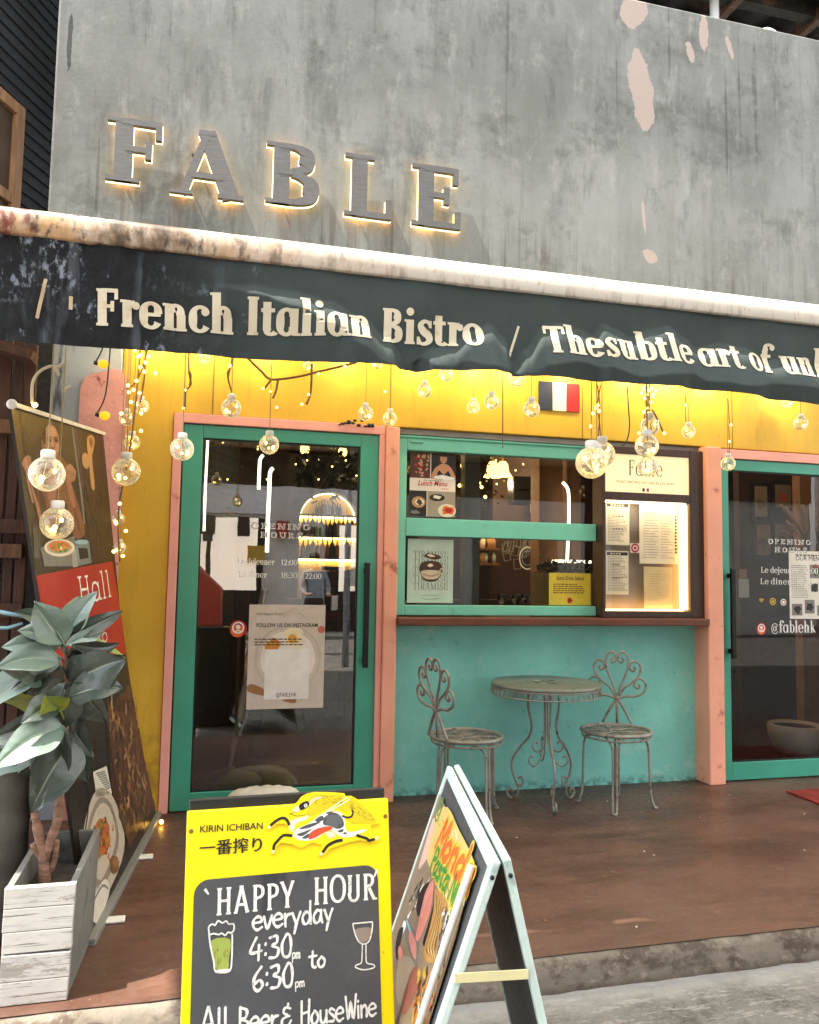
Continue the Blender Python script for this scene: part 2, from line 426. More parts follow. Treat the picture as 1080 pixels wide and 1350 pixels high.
        if c == 'b': return [V(.17, .02, .77), S(.14, .77-h, .8, 0), A(.3, .25, .24, .265, 150, -150, W, t, 24)], .56
        if c == 'f': return [V(.17, 0, .6), S(.17, h), H(.03, .38, X-t/2, t*1.1), A(.3, .6, .2, .18, 180, 60, W, t), ('d', .42, .68, .075)], .4
        if c == 'd': return [V(.42, .02, .77), S(.39, .77-h, .8, 0), S(.46, h, 0, .7), A(.27, .25, .24, .265, 30, 330, W, t, 24)], .58
        if c == 'k': return [V(.17, 0, .77), S(.17, h), S(.14, .77-h, .8, 0), D((.42, X), (.22, .22), t*1.1), D((.26, .3), (.46, .03), W), S(.48, h, .5, .5)], .6
        if c == 'j': return [V(.14, -.08, X), S(.11, X-h, .8, 0), ('d', .135, .66, .085), A(0, -.06, .2, .16, 0, -110, W, t)], .3
        if c in '0': return [('r', _arc(.25, .35, .24, .36, 0, 350, W, t, 26), True)], .52
        if c == '1': return [V(.2, 0, K), S(.2, h), D((.17, .66), (.05, .56), t)], .38
        if c == '2': return [('r', cat_rom([(.06, .5, t*1.5), (.12, .65, t*1.4), (.26, .68, t*1.4), (.38, .52, W), (.28, .3, W*.9), (.07, .05, t*1.4)], 4), False), H(.04, .44, .04, .08)], .49
        if c == '3': return [A(.2, .52, .22, .18, 150, -90, W, t), A(.2, .2, .25, .2, 90, -150, W, t)], .5
        if c == '5': return [H(.1, .42, .65, .09), V(.1, .36, .68, t), A(.2, .23, .24, .23, 125, -150, W, t)], .49
        if c == '8': return [('r', _arc(.25, .53, .2, .18, 0, 345, W*.9, t, 20), True), ('r', _arc(.25, .19, .24, .2, 0, 345, W, t, 20), True)], .52
        return [V(.15, 0, X)], .32
    def f(c):
        if c not in cache: cache[c] = make(c)
        return cache[c]
    return f
# single-stroke chalk hand: centre lines on a 1-unit cap height
CH = {
 'e': ([[(.03,.3),(.36,.34),(.36,.5),(.2,.56),(.03,.4),(.04,.14),(.2,.0),(.4,.1)]], .47),
 'v': ([[(.02,.52),(.16,.0),(.36,.54)]], .42), 'r': ([[(.05,.54),(.07,.0)],[(.07,.3),(.16,.48),(.32,.52)]], .36),
 'y': ([[(.02,.54),(.16,.12)],[(.38,.56),(.2,.08),(.1,-.34)]], .44),
 'd': ([[(.36,.42),(.2,.55),(.03,.32),(.1,.03),(.28,.06),(.37,.3)],[(.38,1.),(.37,.4),(.4,.0)]], .5),
 'a': ([[(.36,.46),(.2,.55),(.03,.3),(.1,.02),(.28,.08),(.36,.36)],[(.37,.54),(.36,.2),(.42,.0)]], .5),
 't': ([[(.18,.86),(.17,.2),(.26,.0),(.36,.04)],[(.0,.58),(.38,.62)]], .44),
 'o': ([[(.2,.55),(.03,.3),(.12,.0),(.32,.08),(.37,.34),(.2,.55)]], .46),
 'p': ([[(.05,.5),(.05,-.34)],[(.05,.4),(.22,.54),(.37,.3),(.22,.04),(.06,.12)]], .45),
 'm': ([[(.04,.52),(.04,.0)],[(.04,.34),(.18,.52),(.26,.3),(.26,.0)],[(.26,.34),(.4,.52),(.48,.3),(.48,.0)]], .58),
 'A': ([[(.0,.0),(.2,1.),(.26,.98),(.44,.0)],[(.08,.4),(.38,.4)]], .5), 'l': ([[(.06,1.),(.08,.0)]], .2),
 'B': ([[(.05,1.),(.06,.0)],[(.05,.98),(.34,.86),(.3,.58),(.08,.52),(.4,.4),(.4,.1),(.06,.0)]], .5),
 'H': ([[(.04,1.),(.06,.0)],[(.44,1.04),(.42,.0)],[(.06,.48),(.42,.54)]], .54),
 'u': ([[(.04,.52),(.06,.14),(.18,.0),(.32,.14),(.36,.52)],[(.36,.52),(.38,.0)]], .46),
 's': ([[(.32,.48),(.16,.56),(.06,.42),(.3,.22),(.28,.04),(.04,.04)]], .4),
 'W': ([[(.0,1.04),(.12,.0),(.26,.8),(.4,.0),(.56,1.1)]], .6), 'i': ([[(.06,.54),(.07,.0)],[(.06,.74),(.07,.78)]], .18),
 'n': ([[(.05,.54),(.06,.0)],[(.06,.34),(.22,.54),(.34,.36),(.34,.0)]], .44),
 '4': ([[(.26,1.),(.02,.36),(.46,.4)],[(.36,.66),(.34,.0)]], .54),
 '3': ([[(.04,.92),(.3,.98),(.32,.7),(.14,.56),(.38,.4),(.3,.06),(.03,.04)]], .48),
 '0': ([[(.22,1.),(.04,.56),(.1,.06),(.32,.04),(.4,.5),(.34,.94),(.22,1.)]], .5),
 '6': ([[(.34,1.),(.08,.6),(.04,.2),(.2,.0),(.38,.2),(.28,.44),(.06,.3)]], .48),
 ':': ([[(.07,.2),(.08,.26)],[(.07,.64),(.08,.7)]], .2), "'": ([[(.1,1.1),(.02,.86)]], .16),
 '&': ([[(.38,.94),(.16,1.),(.08,.76),(.26,.56),(.04,.4),(.04,.08),(.26,.0),(.42,.3)],[(.28,1.2),(.27,1.0)],[(.26,.56),(.34,.54)]], .5),
 'P': ([[(.05,1.),(.06,.0)],[(.05,.98),(.36,.9),(.36,.58),(.06,.48)]], .46), 'M': ([[(.0,.0),(.08,1.),(.24,.3),(.42,1.),(.5,.0)]], .56),
 'N': ([[(.04,.0),(.06,1.),(.38,.02),(.4,1.)]], .48), 'g': ([[(.34,.46),(.18,.54),(.04,.32),(.12,.06),(.3,.12),(.36,.5),(.34,-.2),(.18,-.36),(.02,-.24)]], .46),
 'h': ([[(.05,1.),(.06,.0)],[(.06,.34),(.22,.54),(.34,.36),(.34,.0)]], .44), 'f': ([[(.34,.94),(.2,1.),(.14,.7),(.14,.0)],[(.0,.52),(.3,.54)]], .36),
 ' ': ([], .3)}
def chalk_font(w=.085):
    def f(c):
        st, adv = CH.get(c, CH['o'])
        out = []
        for p in st:
            q = cat_rom([(a, b) for a, b in p], 5); n = len(q)
            out.append(('r', [(x, y, w*(.8+.35*math.sin(3+i*.8)*.5+.2)) for i, (x, y) in enumerate(q)], False))
            out.append(('d', q[0][0], q[0][1], w*.48)); out.append(('d', q[-1][0], q[-1][1], w*.46))
        return out, adv
    return f
SERIF = serif_font(); LIGHT = serif_font(.075, .03, .03, .05); CHALK = chalk_font(.075); CHALKB = chalk_font(.1)
DISPLAY = serif_font(.11, .045, .04, .05)
# ------------------------------------------------------------------ palette
def concrete_hook(t, c):
    st = t.noise(2.6, 6, (2.4, 1, .14), .62); fine = t.noise(7, 5, (2.5, 1, .10), .6, (4, 0, 2)); cl = t.noise(.9, 7, (1, 1, .8), .68)
    c = t.mix(t.rng(cl, .36, .66, 0, .75), c, lin('7f807a'))
    b1 = t.noise(1.7, 8, (1, 1, 1.2), .74, (7, 2, 3)); c = t.mix(t.rng(b1, .5, .66, 0, .6), c, lin('454640'))
    b2 = t.noise(3.6, 8, (1.5, 1, .45), .72, (3, 9, 1)); c = t.mix(t.rng(b2, .5, .68, 0, .5), c, lin('3c3d38'))
    c = t.mix(t.rng(st, .46, .74, 0, .42), c, lin('55554e'))
    c = t.mix(t.rng(fine, .57, .74, 0, .35), c, lin('403f38'))
    drip = t.noise(11, 4, (2, 1, .05), .5, (8, 0, 6)); c = t.mix(t.math('MULTIPLY', t.rng(drip, .62, .68, 0, .5), t.rng(b1, .42, .56)), c, lin('34332e'))
    sm = t.noise(6, 8, (1.2, 1, .6), .72, (1, 5, 8)); c = t.mix(t.rng(sm, .52, .7, 0, .55), c, lin('8a8a83'))
    pit = t.noise(75, 3, None, .6, (2, 2, 6)); c = t.mix(t.rng(pit, .7, .78, 0, .45), c, lin('3a3934'))
    m = None
    for (px, py, rx, rz, rot) in ((845, 118, .085, .27, .12), (838, 12, .1, .13, -.1), (928, 42, .035, .14, 0), (910, 69, .03, .075, .25), (962, 62, .02, .09, .3), (849, 285, .012, .11, .1), (857, 338, .05, .05, .2)):
        p = at(px, py, y=0); b = t.blob(p.x, p.z, rx, rz, min(38, max(9, 1.1/rx)), .34, rot); m = b if m is None else t.math('MAXIMUM', m, b)
    c = t.mix(m, c, lin('94857b'))
    # brown run-off under the letters and towards the awning rail
    x, y, z = t.sep()
    low = t.math('MULTIPLY', t.rng(z, 3.75, 3.2, 0, 1), t.rng(t.noise(7, 5, (2.2, 1, .15), .6, (9, 1, 1)), .5, .66, 0, .6))
    c = t.mix(low, c, lin('4a4138'))
    ck = at(92, 57, y=0); c = t.mix(t.math('MULTIPLY', t.blob(ck.x, ck.z, .012, .16, 30, .5), .9), c, lin('33322f'))
    return c
M = {}
M['concrete'] = pm('weathered_concrete', '62635d', .88, 0, .1, 2.2, .16, 45, hook=concrete_hook)
def yellow_hook(t, c):
    x, y, z = t.sep()
    m = None
    for px in (281, 515, 663, 768, 965):
        xx = at(px, 520, y=0).x
        b = t.math('MULTIPLY', t.rng(t.math('ABSOLUTE', t.math('SUBTRACT', x, xx), 0), .003, .0055, 1, 0), t.rng(z, 2.17, 2.18, 0, 1))
        m = b if m is None else t.math('MAXIMUM', m, b)
    c = t.mix(t.math('MULTIPLY', m, .75), c, lin('4a3a10'))
    d = t.noise(5, 6, (1.5, 1, .3), .65, (2, 8, 1)); c = t.mix(t.rng(d, .55, .75, 0, .5), c, lin('a87a14'))
    s = t.noise(38, 3); c = t.mix(t.rng(s, .7, .76, 0, .7), c, lin('7a5c18')); br = t.noise(26, 5, (1, 1, .08), .6, (3, 3, 3)); c = t.mix(t.rng(br, .5, .7, 0, .22), c, lin('b58a1c')); bd = t.noise(6, 6, None, .7, (4, 9, 9)); c = t.mix(t.math('MULTIPLY', t.rng(z, .7, .0, 0, .7), t.rng(bd, .4, .6)), c, lin('6e5220'))
    return c
M['yellow'] = pm('mustard_wall_paint', 'd3a930', .55, 0, .06, 3, .16, 40, hook=yellow_hook)
M['pink'] = pm('salmon_pink_paint', 'e8a396', .5, 0, .05, 4, .1, 50, spots=(('b8665a', 9, .62, .74), ('e9b0a2', 22, .68, .76)))
M['pillar'] = pm('orange_pink_paint', 'eea78c', .55, 0, .06, 4, .14, 45, spots=(('b66a52', 8, .6, .74), ('eebaa4', 26, .7, .76)))
M['plaster'] = pm('rough_pink_plaster', 'dfa097', .85, 0, .1, 5, .6, 34, spots=(('8f5148', 14, .62, .7), ('a8a098', 6, .66, .74)))
M['green'] = pm('green_door_paint', '3f9c84', .4, 0, .07, 3, .05, 70, spots=(('5fa98a', 7, .7, .85),), coat=.2)
def teal_hook(t, c):
    a = t.noise(9, 7, (1, 1, 1.2), .72, (1, 2, 3)); b = t.noise(2.2, 4, None, .6, (5, 5, 1))
    c = t.mix(t.math('MULTIPLY', t.rng(a, .52, .62, 0, .6), t.rng(b, .38, .62)), c, lin('a6d4ca'))
    d = t.noise(16, 6, None, .7, (9, 3, 3)); c = t.mix(t.rng(d, .62, .7, 0, .5), c, lin('479990'))
    x, y, z = t.sep(); g = t.math('MULTIPLY', t.rng(z, .075, .0, 0, .8), t.rng(t.noise(17, 7, None, .75), .42, .6)); c = t.mix(g, c, lin('2a4a45')); sc = t.noise(34, 5, (.25, 1, 2.5), .7, (6, 6, 2)); c = t.mix(t.math('MULTIPLY', t.rng(sc, .62, .68, 0, .55), t.rng(b, .45, .6)), c, lin('c4e2da')); sh = t.noise(1.3, 4, None, .6, (2, 7, 7)); c = t.mix(t.rng(sh, .42, .65, 0, .3), c, lin('4f9f97'))
    return c
M['teal_wall'] = pm('turquoise_plaster', '80cdc2', .6, 0, .1, 2.2, .35, 26, hook=teal_hook)
M['teal'] = pm('turquoise_window_paint', '78cdb6', .5, 0, .05, 4, .1, 60, spots=(('3b8f7c', 8, .62, .76), ('9fd6c6', 30, .7, .76)))
M['brown_sill'] = pm('brown_stained_wood', '6b3a26', .5, 0, .2, 4, .2, 40, stretch=(1, 8, 8), spots=(('3c2015', 6, .58, .72, (1, 8, 8)),))
M['dark_wood'] = pm('dark_varnished_wood', '3a2114', .42, 0, .22, 5, .15, 40, stretch=(8, 8, 1))
def floor_hook(t, c):
    a = t.noise(1.4, 6, (1, 2.2, 1), .65); c = t.mix(t.rng(a, .4, .66, 0, .8), c, lin('42291f'))
    c = t.mix(t.rng(t.noise(3.1, 8, (.7, 1.6, 1), .76, (3, 1, 1)), .52, .68, 0, .5), c, lin('6a5042')); c = t.mix(t.rng(t.noise(2.2, 8, (.4, 2.4, 1), .7, (8, 2, 1)), .55, .66, 0, .5), c, lin('35251f')); s = t.noise(55, 2, (.5, 3, 1)); c = t.mix(t.rng(s, .66, .74, 0, .4), c, lin('7a6255'))
    sp = t.noise(80, 1, None, .4); c = t.mix(t.rng(sp, .77, .79, 0, .8), c, lin('b9aa9a'))
    x, y, z = t.sep(); e = t.math('MULTIPLY', t.rng(y, -1.35, -1.95), t.rng(t.noise(4, 5), .35, .6)); c = t.mix(t.math('MULTIPLY', e, .45), c, lin('5c473c'))
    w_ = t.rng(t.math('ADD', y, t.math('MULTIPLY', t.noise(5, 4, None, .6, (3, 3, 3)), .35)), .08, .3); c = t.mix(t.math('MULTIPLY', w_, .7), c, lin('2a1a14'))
    return c
M['terrace'] = pm('brown_painted_floor', '624539', .45, 0, .1, 3, .12, 30, hook=floor_hook)
def kerb_hook(t, c):
    a = t.noise(7, 7, (1, 1, 1.6), .72); c = t.mix(t.rng(a, .47, .62, 0, .85), c, lin('43362b'))
    b = t.noise(24, 5, None, .7, (2, 2, 2)); c = t.mix(t.rng(b, .55, .68, 0, .6), c, lin('92887a'))
    x, y, z = t.sep(); c = t.mix(t.math('MULTIPLY', t.rng(z, -.075, -.11), .6), c, lin('3a3028'))
    return c
M['kerb'] = pm('stained_kerb_concrete', '6f665a', .9, 0, .12, 4, .7, 30, hook=kerb_hook)
def street_hook(t, c):
    a = t.noise(5, 8, (1, 1, 1), .78); c = t.mix(t.rng(a, .45, .6, 0, .85), c, lin('4a4742'))
    b = t.noise(15, 8, (.5, 2.2, 1), .78, (2, 2, 2)); c = t.mix(t.rng(b, .52, .62, 0, .85), c, lin('8f8b84'))
    s = t.noise(60, 5, None, .75); c = t.mix(t.rng(s, .55, .66, 0, .7), c, lin('35322d')); s2 = t.noise(45, 6, (.4, 1.6, 1), .75, (5, 1, 1)); c = t.mix(t.rng(s2, .58, .66, 0, .6), c, lin('a5a29b'))
    x, y, z = t.sep(); n = t.noise(9, 5, None, .6, (8, 1, 1)); e = t.rng(t.math('ADD', y, t.math('MULTIPLY', n, .18)), -2.08, -1.95)
    return t.mix(t.math('MULTIPLY', e, .6), c, lin('9a9893'))
M['street'] = pm('worn_street_concrete', '6a6762', .88, 0, .12, 3, .8, 40, hook=street_hook)
M['grey_paint'] = pm('blue_grey_paint', 'a2a8ae', .7, 0, .14, 4, .25, 40, spots=(('55585a', 6, .56, .7, (2, 2, .4)), ('b5b0a8', 18, .64, .72)))
M['black'] = pm('black_plastic', '111213', .45, 0, .1, 9, .05, 120)
M['black_metal'] = pm('black_metal', '0c0c0d', .35, .3, .1, 9, .05, 120)
M['white_plastic'] = pm('white_plastic', 'e6e4de', .4, 0, .04, 9, .03, 120)
M['dark_siding'] = pm('charcoal_siding', '303133', .6, 0, .2, 3, .25, 40)
M['old_wood'] = pm('weathered_brown_timber', '6a4b35', .8, 0, .3, 4, .5, 30, stretch=(6, 6, 1), spots=(('3a281c', 5, .52, .68, (6, 6, 1)),))
M['crate_wood'] = pm('dark_red_brown_timber', '45281b', .75, 0, .3, 4, .4, 30, stretch=(6, 6, 1))
M['pale_wood'] = pm('pale_timber', 'a87e58', .7, 0, .25, 4, .35, 30, stretch=(6, 6, 1))
M['glass'] = glass('door_glass', (.7, .73, .71), 5.0, 0, 1.5, .012); M['win_glass'] = glass('window_glass', (.85, .87, .86), 1.5, 0, 1.5, .01)
M['thin_glass'] = glass('thin_glass', (.95, .96, .95), 1.4)
M['paper'] = flat('white_paper', 'dcd6ca'); M['ink'] = flat('black_ink', '1c1a18'); M['white'] = flat('white_vinyl', 'e9e8e2')
M['cream'] = flat('cream_print', 'e2d6bd'); M['red'] = flat('red_print', 'b01c1c'); M['navy'] = flat('navy_print', '16223f')
M['orange'] = flat('orange_print', 'e06a2c'); M['leafgreen'] = flat('green_print', '3f8a3a'); M['gold'] = flat('gold_print', 'c9a437')
M['skin'] = flat('skin_print', 'c08a68'); M['brownp'] = flat('brown_print', '4a2c1a'); M['greyp'] = flat('grey_print', '77756f'); M['pinkp'] = flat('pink_print', 'd98a7c')
M['darkp'] = flat('dark_print', '1a1412'); M['tanp'] = flat('tan_print', 'b58a5a'); M['mint'] = flat('mint_print', 'bcd0c0'); M['lemon'] = flat('lemon_print', 'd6bd3c')
M['bluep'] = flat('pale_blue_print', '8fb7c6'); M['purplep'] = flat('dusk_print', '6a4a66')
M['led'] = emit('warm_led', 'ffc24d', 4.5); M['led_soft'] = emit('warm_led_bead', 'ffd568', 2.1)

# ------------------------------------------------------------------ setting
def grid(mb, x0, x1, y0, y1, nx, ny, fz):
    ids = [[mb.av((x0+(x1-x0)*i/nx, y0+(y1-y0)*j/ny, fz(x0+(x1-x0)*i/nx, y0+(y1-y0)*j/ny))) for i in range(nx+1)] for j in range(ny+1)]
    for j in range(ny):
        for i in range(nx): mb.fi((ids[j][i], ids[j][i+1], ids[j+1][i+1], ids[j+1][i]), True)
from mathutils import noise as mn
b = MB(M['street']); b.face(((-250, -250, -.116), (250, -250, -.116), (250, 250, -.116), (-250, 250, -.116))); b.build('ground', kind='structure')
b = MB(M['street'])
grid(b, -4, 7, -9, -1.9, 110, 71, lambda x, y: -.105+.007*mn.noise(Vector((x*3, y*3, 0)))+.004*mn.noise(Vector((x*14, y*14, 5))))
b.build('street', kind='structure')
b = MB(M['kerb'])
nx = 260; prof = [(-1.3, -.004), (-1.955, -.004), (-1.972, -.01), (-1.985, -.03), (-1.992, -.07), (-2.0, -.13)]
rows = []
for q, (y, z) in enumerate(prof):
    rows.append([b.av((-4+13*i/nx, y+(.012*mn.noise(Vector((i*.33, q*3, 1)))+.008*mn.noise(Vector((i*1.1, q*5, 7))) if q > 0 else 0), z+(.006*mn.noise(Vector((i*.5, q*2, 4))) if q > 1 else 0))) for i in range(nx+1)])
for q in range(len(prof)-1):
    for i in range(nx): b.fi((rows[q][i], rows[q+1][i], rows[q+1][i+1], rows[q][i+1]), True)
b.build('kerb', kind='structure')
b = MB(M['terrace']); nx = 200; fr = []; bk = []
for i in range(nx+1):
    x = -4+13*i/nx; fr.append(b.av((x, -1.957+.006*mn.noise(Vector((x*4, 0, 0)))+.004*mn.noise(Vector((x*21, 2, 0))), 0.0))); bk.append(b.av((x, .6, 0.0)))
for i in range(nx): b.fi((fr[i], fr[i+1], bk[i+1], bk[i]))
b.build('terrace_floor', kind='structure')
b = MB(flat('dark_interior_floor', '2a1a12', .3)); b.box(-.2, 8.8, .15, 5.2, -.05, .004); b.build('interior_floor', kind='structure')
M['door2'] = None
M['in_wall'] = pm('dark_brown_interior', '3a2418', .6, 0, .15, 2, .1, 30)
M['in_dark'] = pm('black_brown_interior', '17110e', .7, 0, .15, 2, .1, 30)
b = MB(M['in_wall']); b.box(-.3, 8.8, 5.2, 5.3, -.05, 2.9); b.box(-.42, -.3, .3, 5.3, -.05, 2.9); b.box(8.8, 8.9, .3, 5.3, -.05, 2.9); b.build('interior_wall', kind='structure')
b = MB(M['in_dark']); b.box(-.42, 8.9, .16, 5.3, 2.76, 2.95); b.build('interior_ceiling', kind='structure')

# upper concrete wall
b = MB(M['concrete']); b.box(-.865, 9, 0, .4, 2.752, 5.21); b.build('concrete_wall', label='streaked grey concrete upper wall carrying the lit letters', cat='wall', bevel=.012)
# yellow wall (one piece round the openings)
b = MB(M['yellow'])
b.prism([(-.44, 0, 0), (-.162, 0, 0), (-.162, 0, 2.178), (4.6, 0, 2.178), (4.6, 0, 0), (9, 0, 0), (9, 0, 2.75), (-.44, 0, 2.75)], (0, .15, 0))
b.build('yellow_wall', label='mustard yellow painted wall above the doors and window', cat='wall', bevel=.006)
b = MB(M['teal_wall']); b.box(1.12, 3.2, .08, .16, -.02, 1.0); b.build('turquoise_wall', label='turquoise half wall under the window counter behind the bistro set', cat='wall')
b = MB(pm('grey_lintel_paint', '8f8c88', .6)); b.box(1.11, 3.3, .03, .15, 2.142, 2.177); b.build('lintel', label='narrow grey lintel strip over the turquoise window', cat='lintel', bevel=.003)
# pillars
XL = at(934, 800, y=-.07).x
b = MB(M['pillar']); b.box(XL, XL+.115, -.07, .14, .0, 2.17); b.build('pillar', label='orange pink pillar between the menu case and the right glass door', cat='pillar', bevel=.008)
b = MB(M['pillar']); b.box(1.046, 1.128, -.035, .14, .0, 2.172); b.build('pillar', label='orange pink pillar between the left glass door and the turquoise window', cat='pillar', bevel=.008)
b = MB(M['pink']); b.box(4.46, 4.6, -.01, .14, 0, 2.172); b.build('pillar', label='salmon pillar on the far side of the right glass door', cat='pillar', bevel=.006)
# pink surrounds of the doors
b = MB(M['pink']); b.box(-.16, -.113, -.018, .12, 0, 2.176); b.box(-.113, 1.044, -.018, .12, 2.122, 2.176); b.box(1.01, 1.044, -.018, .12, 0, 2.122)
b.build('door_surround', label='salmon pink door surround framing the left glass door', cat='door frame', bevel=.004)
xr = XL+.117
b = MB(M['pink']); b.box(xr, 4.46, -.015, .12, 2.108, 2.17); b.build('door_surround', label='salmon pink lintel over the right glass door', cat='door frame', bevel=.004)

# left end: grey column, pink plaster patch
b = MB(M['grey_paint']); b.box(-.865, -.442, -.002, .35, -.05, 2.75); b.build('grey_pier', label='patchy blue grey pier at the left end of the shopfront', cat='pillar', bevel=.01)
b = MB(M['plaster'])
top = [(at(px, py, y=-.03)) for px, py in ((104, 545), (106, 510), (112, 497), (122, 492), (134, 490), (150, 486), (160, 489), (166, 497), (168, 530))]
pts = [Vector((-.655, -.03, 0))]+top+[Vector((-.43, -.03, 0))]
b.prism(pts, (0, .028, 0)); b.build('plaster_strip', label='rough salmon plaster strip with a ragged rounded top beside the yellow wall', cat='plaster')

# neighbouring building on the left, seen past the corner
P0 = at(0, 150, y=.35); SDIR = Vector((.41, .91, 0)).normalized(); SN = Vector((-SDIR.y, SDIR.x, 0))*-1
def on_side(px, py, off=0):
    d = ray(px, py); q = (P0+SN*off-CAM).dot(SN)/d.dot(SN); return CAM+d*q
b = MB(M['dark_siding']); k = 0
zz = 2.0
while zz < 5.6:
    a0 = P0-SDIR*.46; a1 = P0+SDIR*5
    for p, q, lo, hi in ((a0, a1, zz, zz+.075),):
        f0 = SN*.012
        b.face((Vector((p.x, p.y, lo))+f0, Vector((q.x, q.y, lo))+f0, Vector((q.x, q.y, hi)), Vector((p.x, p.y, hi))))
        b.face((Vector((p.x, p.y, lo))+f0, Vector((q.x, q.y, lo))+f0, Vector((q.x, q.y, lo)), Vector((p.x, p.y, lo))))
    zz += .075
n0 = SN*-.15; a0 = P0-SDIR*.46; a1 = P0+SDIR*5
for p, q in ((a0, a1),):
    b.prism([Vector((p.x, p.y, -.1)), Vector((q.x, q.y, -.1)), Vector((q.x, q.y, 5.6)), Vector((p.x, p.y, 5.6))], n0)
nb = thing('neighbour_building', 'neighbouring building clad in dark lapped boards beyond the wall corner', 'building', (P0.x, P0.y, 0))
b.build('cladding', nb, recalc=False)
b = MB(M['pale_wood'])
wz1 = 3.75; wz0 = 2.2
r_ = on_side(27, 200, .03); e = SDIR
def side_bar(s0, s1, z0, z1, th=.05):
    p = P0+e*s0; q = P0+e*s1
    b.prism([Vector((p.x, p.y, z0)), Vector((q.x, q.y, z0)), Vector((q.x, q.y, z1)), Vector((p.x, p.y, z1))], SN*th)
sr = (r_-P0).dot(e)
zt = on_side(26, 140, .03).z
side_bar(sr-.07, sr, 2.0, zt); side_bar(sr-1.2, sr-.07, zt-.07, zt, .048); side_bar(sr-.31, sr-.26, 2.0, zt-.07, .046); side_bar(sr-1.2, sr-.31, zt-.62, zt-.56, .044); side_bar(sr-.26, sr-.07, zt-.62, zt-.56, .044)
wf = b.build('window_frame', nb)
b = MB(pm('brown_blind', '5a4636', .7)); 
p = P0+e*(sr-1.2); q = P0+e*(sr-.05)
b.prism([Vector((p.x, p.y, 2.0)), Vector((q.x, q.y, 2.0)), Vector((q.x, q.y, zt-.03)), Vector((p.x, p.y, zt-.03))], SN*.018); b.build('window_blind', nb)

# corrugated roof behind the wall top, its post and cable
M['roof'] = pm('dark_corrugated_iron', '2c2925', .7, .1, .25, 3, .3, 30, spots=(('6b5240', 3, .55, .7),))  # dark base tone with brown spots
b = MB(M['roof']); n = 160
for side in (0, 1):
    rows = []
    for y, z in ((.12, 6.0), (9, 6.9)):
        rows.append([b.av((-3+15*i/n, y, z+side*.004+.035*math.sin(i*1.57))) for i in range(n+1)])
    for i in range(n): b.fi((rows[0][i], rows[0][i+1], rows[1][i+1], rows[1][i]), True)
rf = thing('corrugated_roof', 'dark rusty corrugated roof rising behind the concrete wall top', 'roof', (5, 3, 5.2))
b.build('sheet', rf, recalc=False)
for yy, zz in ((.3, 5.93), (.62, 5.96), (1.3, 6.02)):
    b = MB(M['roof']); b.bar((-1, yy, zz), (12, yy, zz), .09, .14); b.build('purlin', rf)
for px in (905, 1005):
    q = at(px, 8, y=1.2); b = MB(M['old_wood']); b.bar((q.x, .14, 5.86), (q.x+.35, 4.5, 6.3), .06, .1); b.build('rafter', rf)
q = at(942, 10, y=.55); b = MB(M['white_plastic']); b.tube([(q.x, .55, 4.8), (q.x, .55, 6.0)], .035, 12); b.build('post', rf)
q = at(1000, 44, y=.12); b = MB(M['white_plastic'])
b.tube(cat_rom([(q.x-.06, .12, 5.2), (q.x-.01, .12, 5.25), (q.x+.08, .12, 5.3), (q.x+.17, .13, 5.27), (q.x+.21, .2, 5.2)], 5), .017, 10)
b.build('conduit', label='white plastic conduit looping over the concrete wall top', cat='pipe')
# ------------------------------------------------------------------ glazed doors
UX, VZ = (1, 0, 0), (0, 0, 1)
def sheet(name, label, cat, px, y, paint, m, group=None, th=.0012, quad=None):
    """a flat paper: px = (left, top, right, bottom) in photo pixels on the plane y; paint(art, w, h) prints on it"""
    a = at(px[0], px[1], y=y); d = at(px[2], px[3], y=y)
    w_, h_ = d.x-a.x, a.z-d.z
    b = MB(m); b.box(a.x, d.x, y, y+th, d.z, a.z)
    A = Art(b, (a.x, y, d.z), UX, VZ, .0004, .0002)
    if paint: paint(A, w_, h_)
    return b.build(name, label=label, cat=cat, group=group, recalc=False)
def glazed_door(pane, label, x0, x1, gx0, gx1, z0, z1, gz0, gz1, hx, hz0, hz1):
    d = thing('glass_door', label, 'door', ((x0+x1)/2, .02, z0))
    b = MB(M['green']); b.box(x0, gx0, 0, .05, z0, z1); b.box(gx1, x1, 0, .05, z0, z1); b.box(gx0, gx1, .0, .05, z0, gz0); b.box(gx0, gx1, 0, .05, gz1, z1)
    b.build('frame', d, bevel=.003)
    b = MB(M['black']); b.box(gx0, gx0+.008, .012, .04, gz0, gz1); b.box(gx1-.008, gx1, .012, .04, gz0, gz1); b.box(gx0+.008, gx1-.008, .012, .04, gz0, gz0+.008); b.box(gx0+.008, gx1-.008, .012, .04, gz1-.008, gz1); b.box(x0-.007, x0-.001, .004, .05, z0, z1)
    b.build('gasket', d)
    b = MB(pane); b.face(((gx0+.006, .027, gz0+.006), (gx1-.006, .027, gz0+.006), (gx1-.006, .027, gz1-.006), (gx0+.006, .027, gz1-.006))); b.build('glass', d)
    b = MB(M['black_metal']); b.box(hx-.016, hx+.016, -.055, -.035, hz0, hz1); b.box(hx-.012, hx+.012, -.035, .0, hz0+.03, hz0+.06); b.box(hx-.012, hx+.012, -.035, .0, hz1-.06, hz1-.03)
    b.build('handle', d, bevel=.003)
    return d
hz = (at(478, 880, y=-.03).z, at(481, 742, y=-.03).z)
ld = glazed_door(M['glass'], 'green framed glass door with opening hours and a pale poster, left of the window', -.105, 1.008, .0, .9, .006, 2.118, .1, 2.045, .944, hz[0], hz[1])
rx0 = XL+.118
hx = at(965, 800, y=-.03).x
rd = glazed_door(M['win_glass'], 'green framed glass door at the right with a newspaper menu and black pull handle', rx0, 4.455, rx0+.095, 4.36, .006, 2.104, .118, 2.032, hx, at(965, 868, y=-.03).z, at(965, 750, y=-.03).z)
GY = .0255
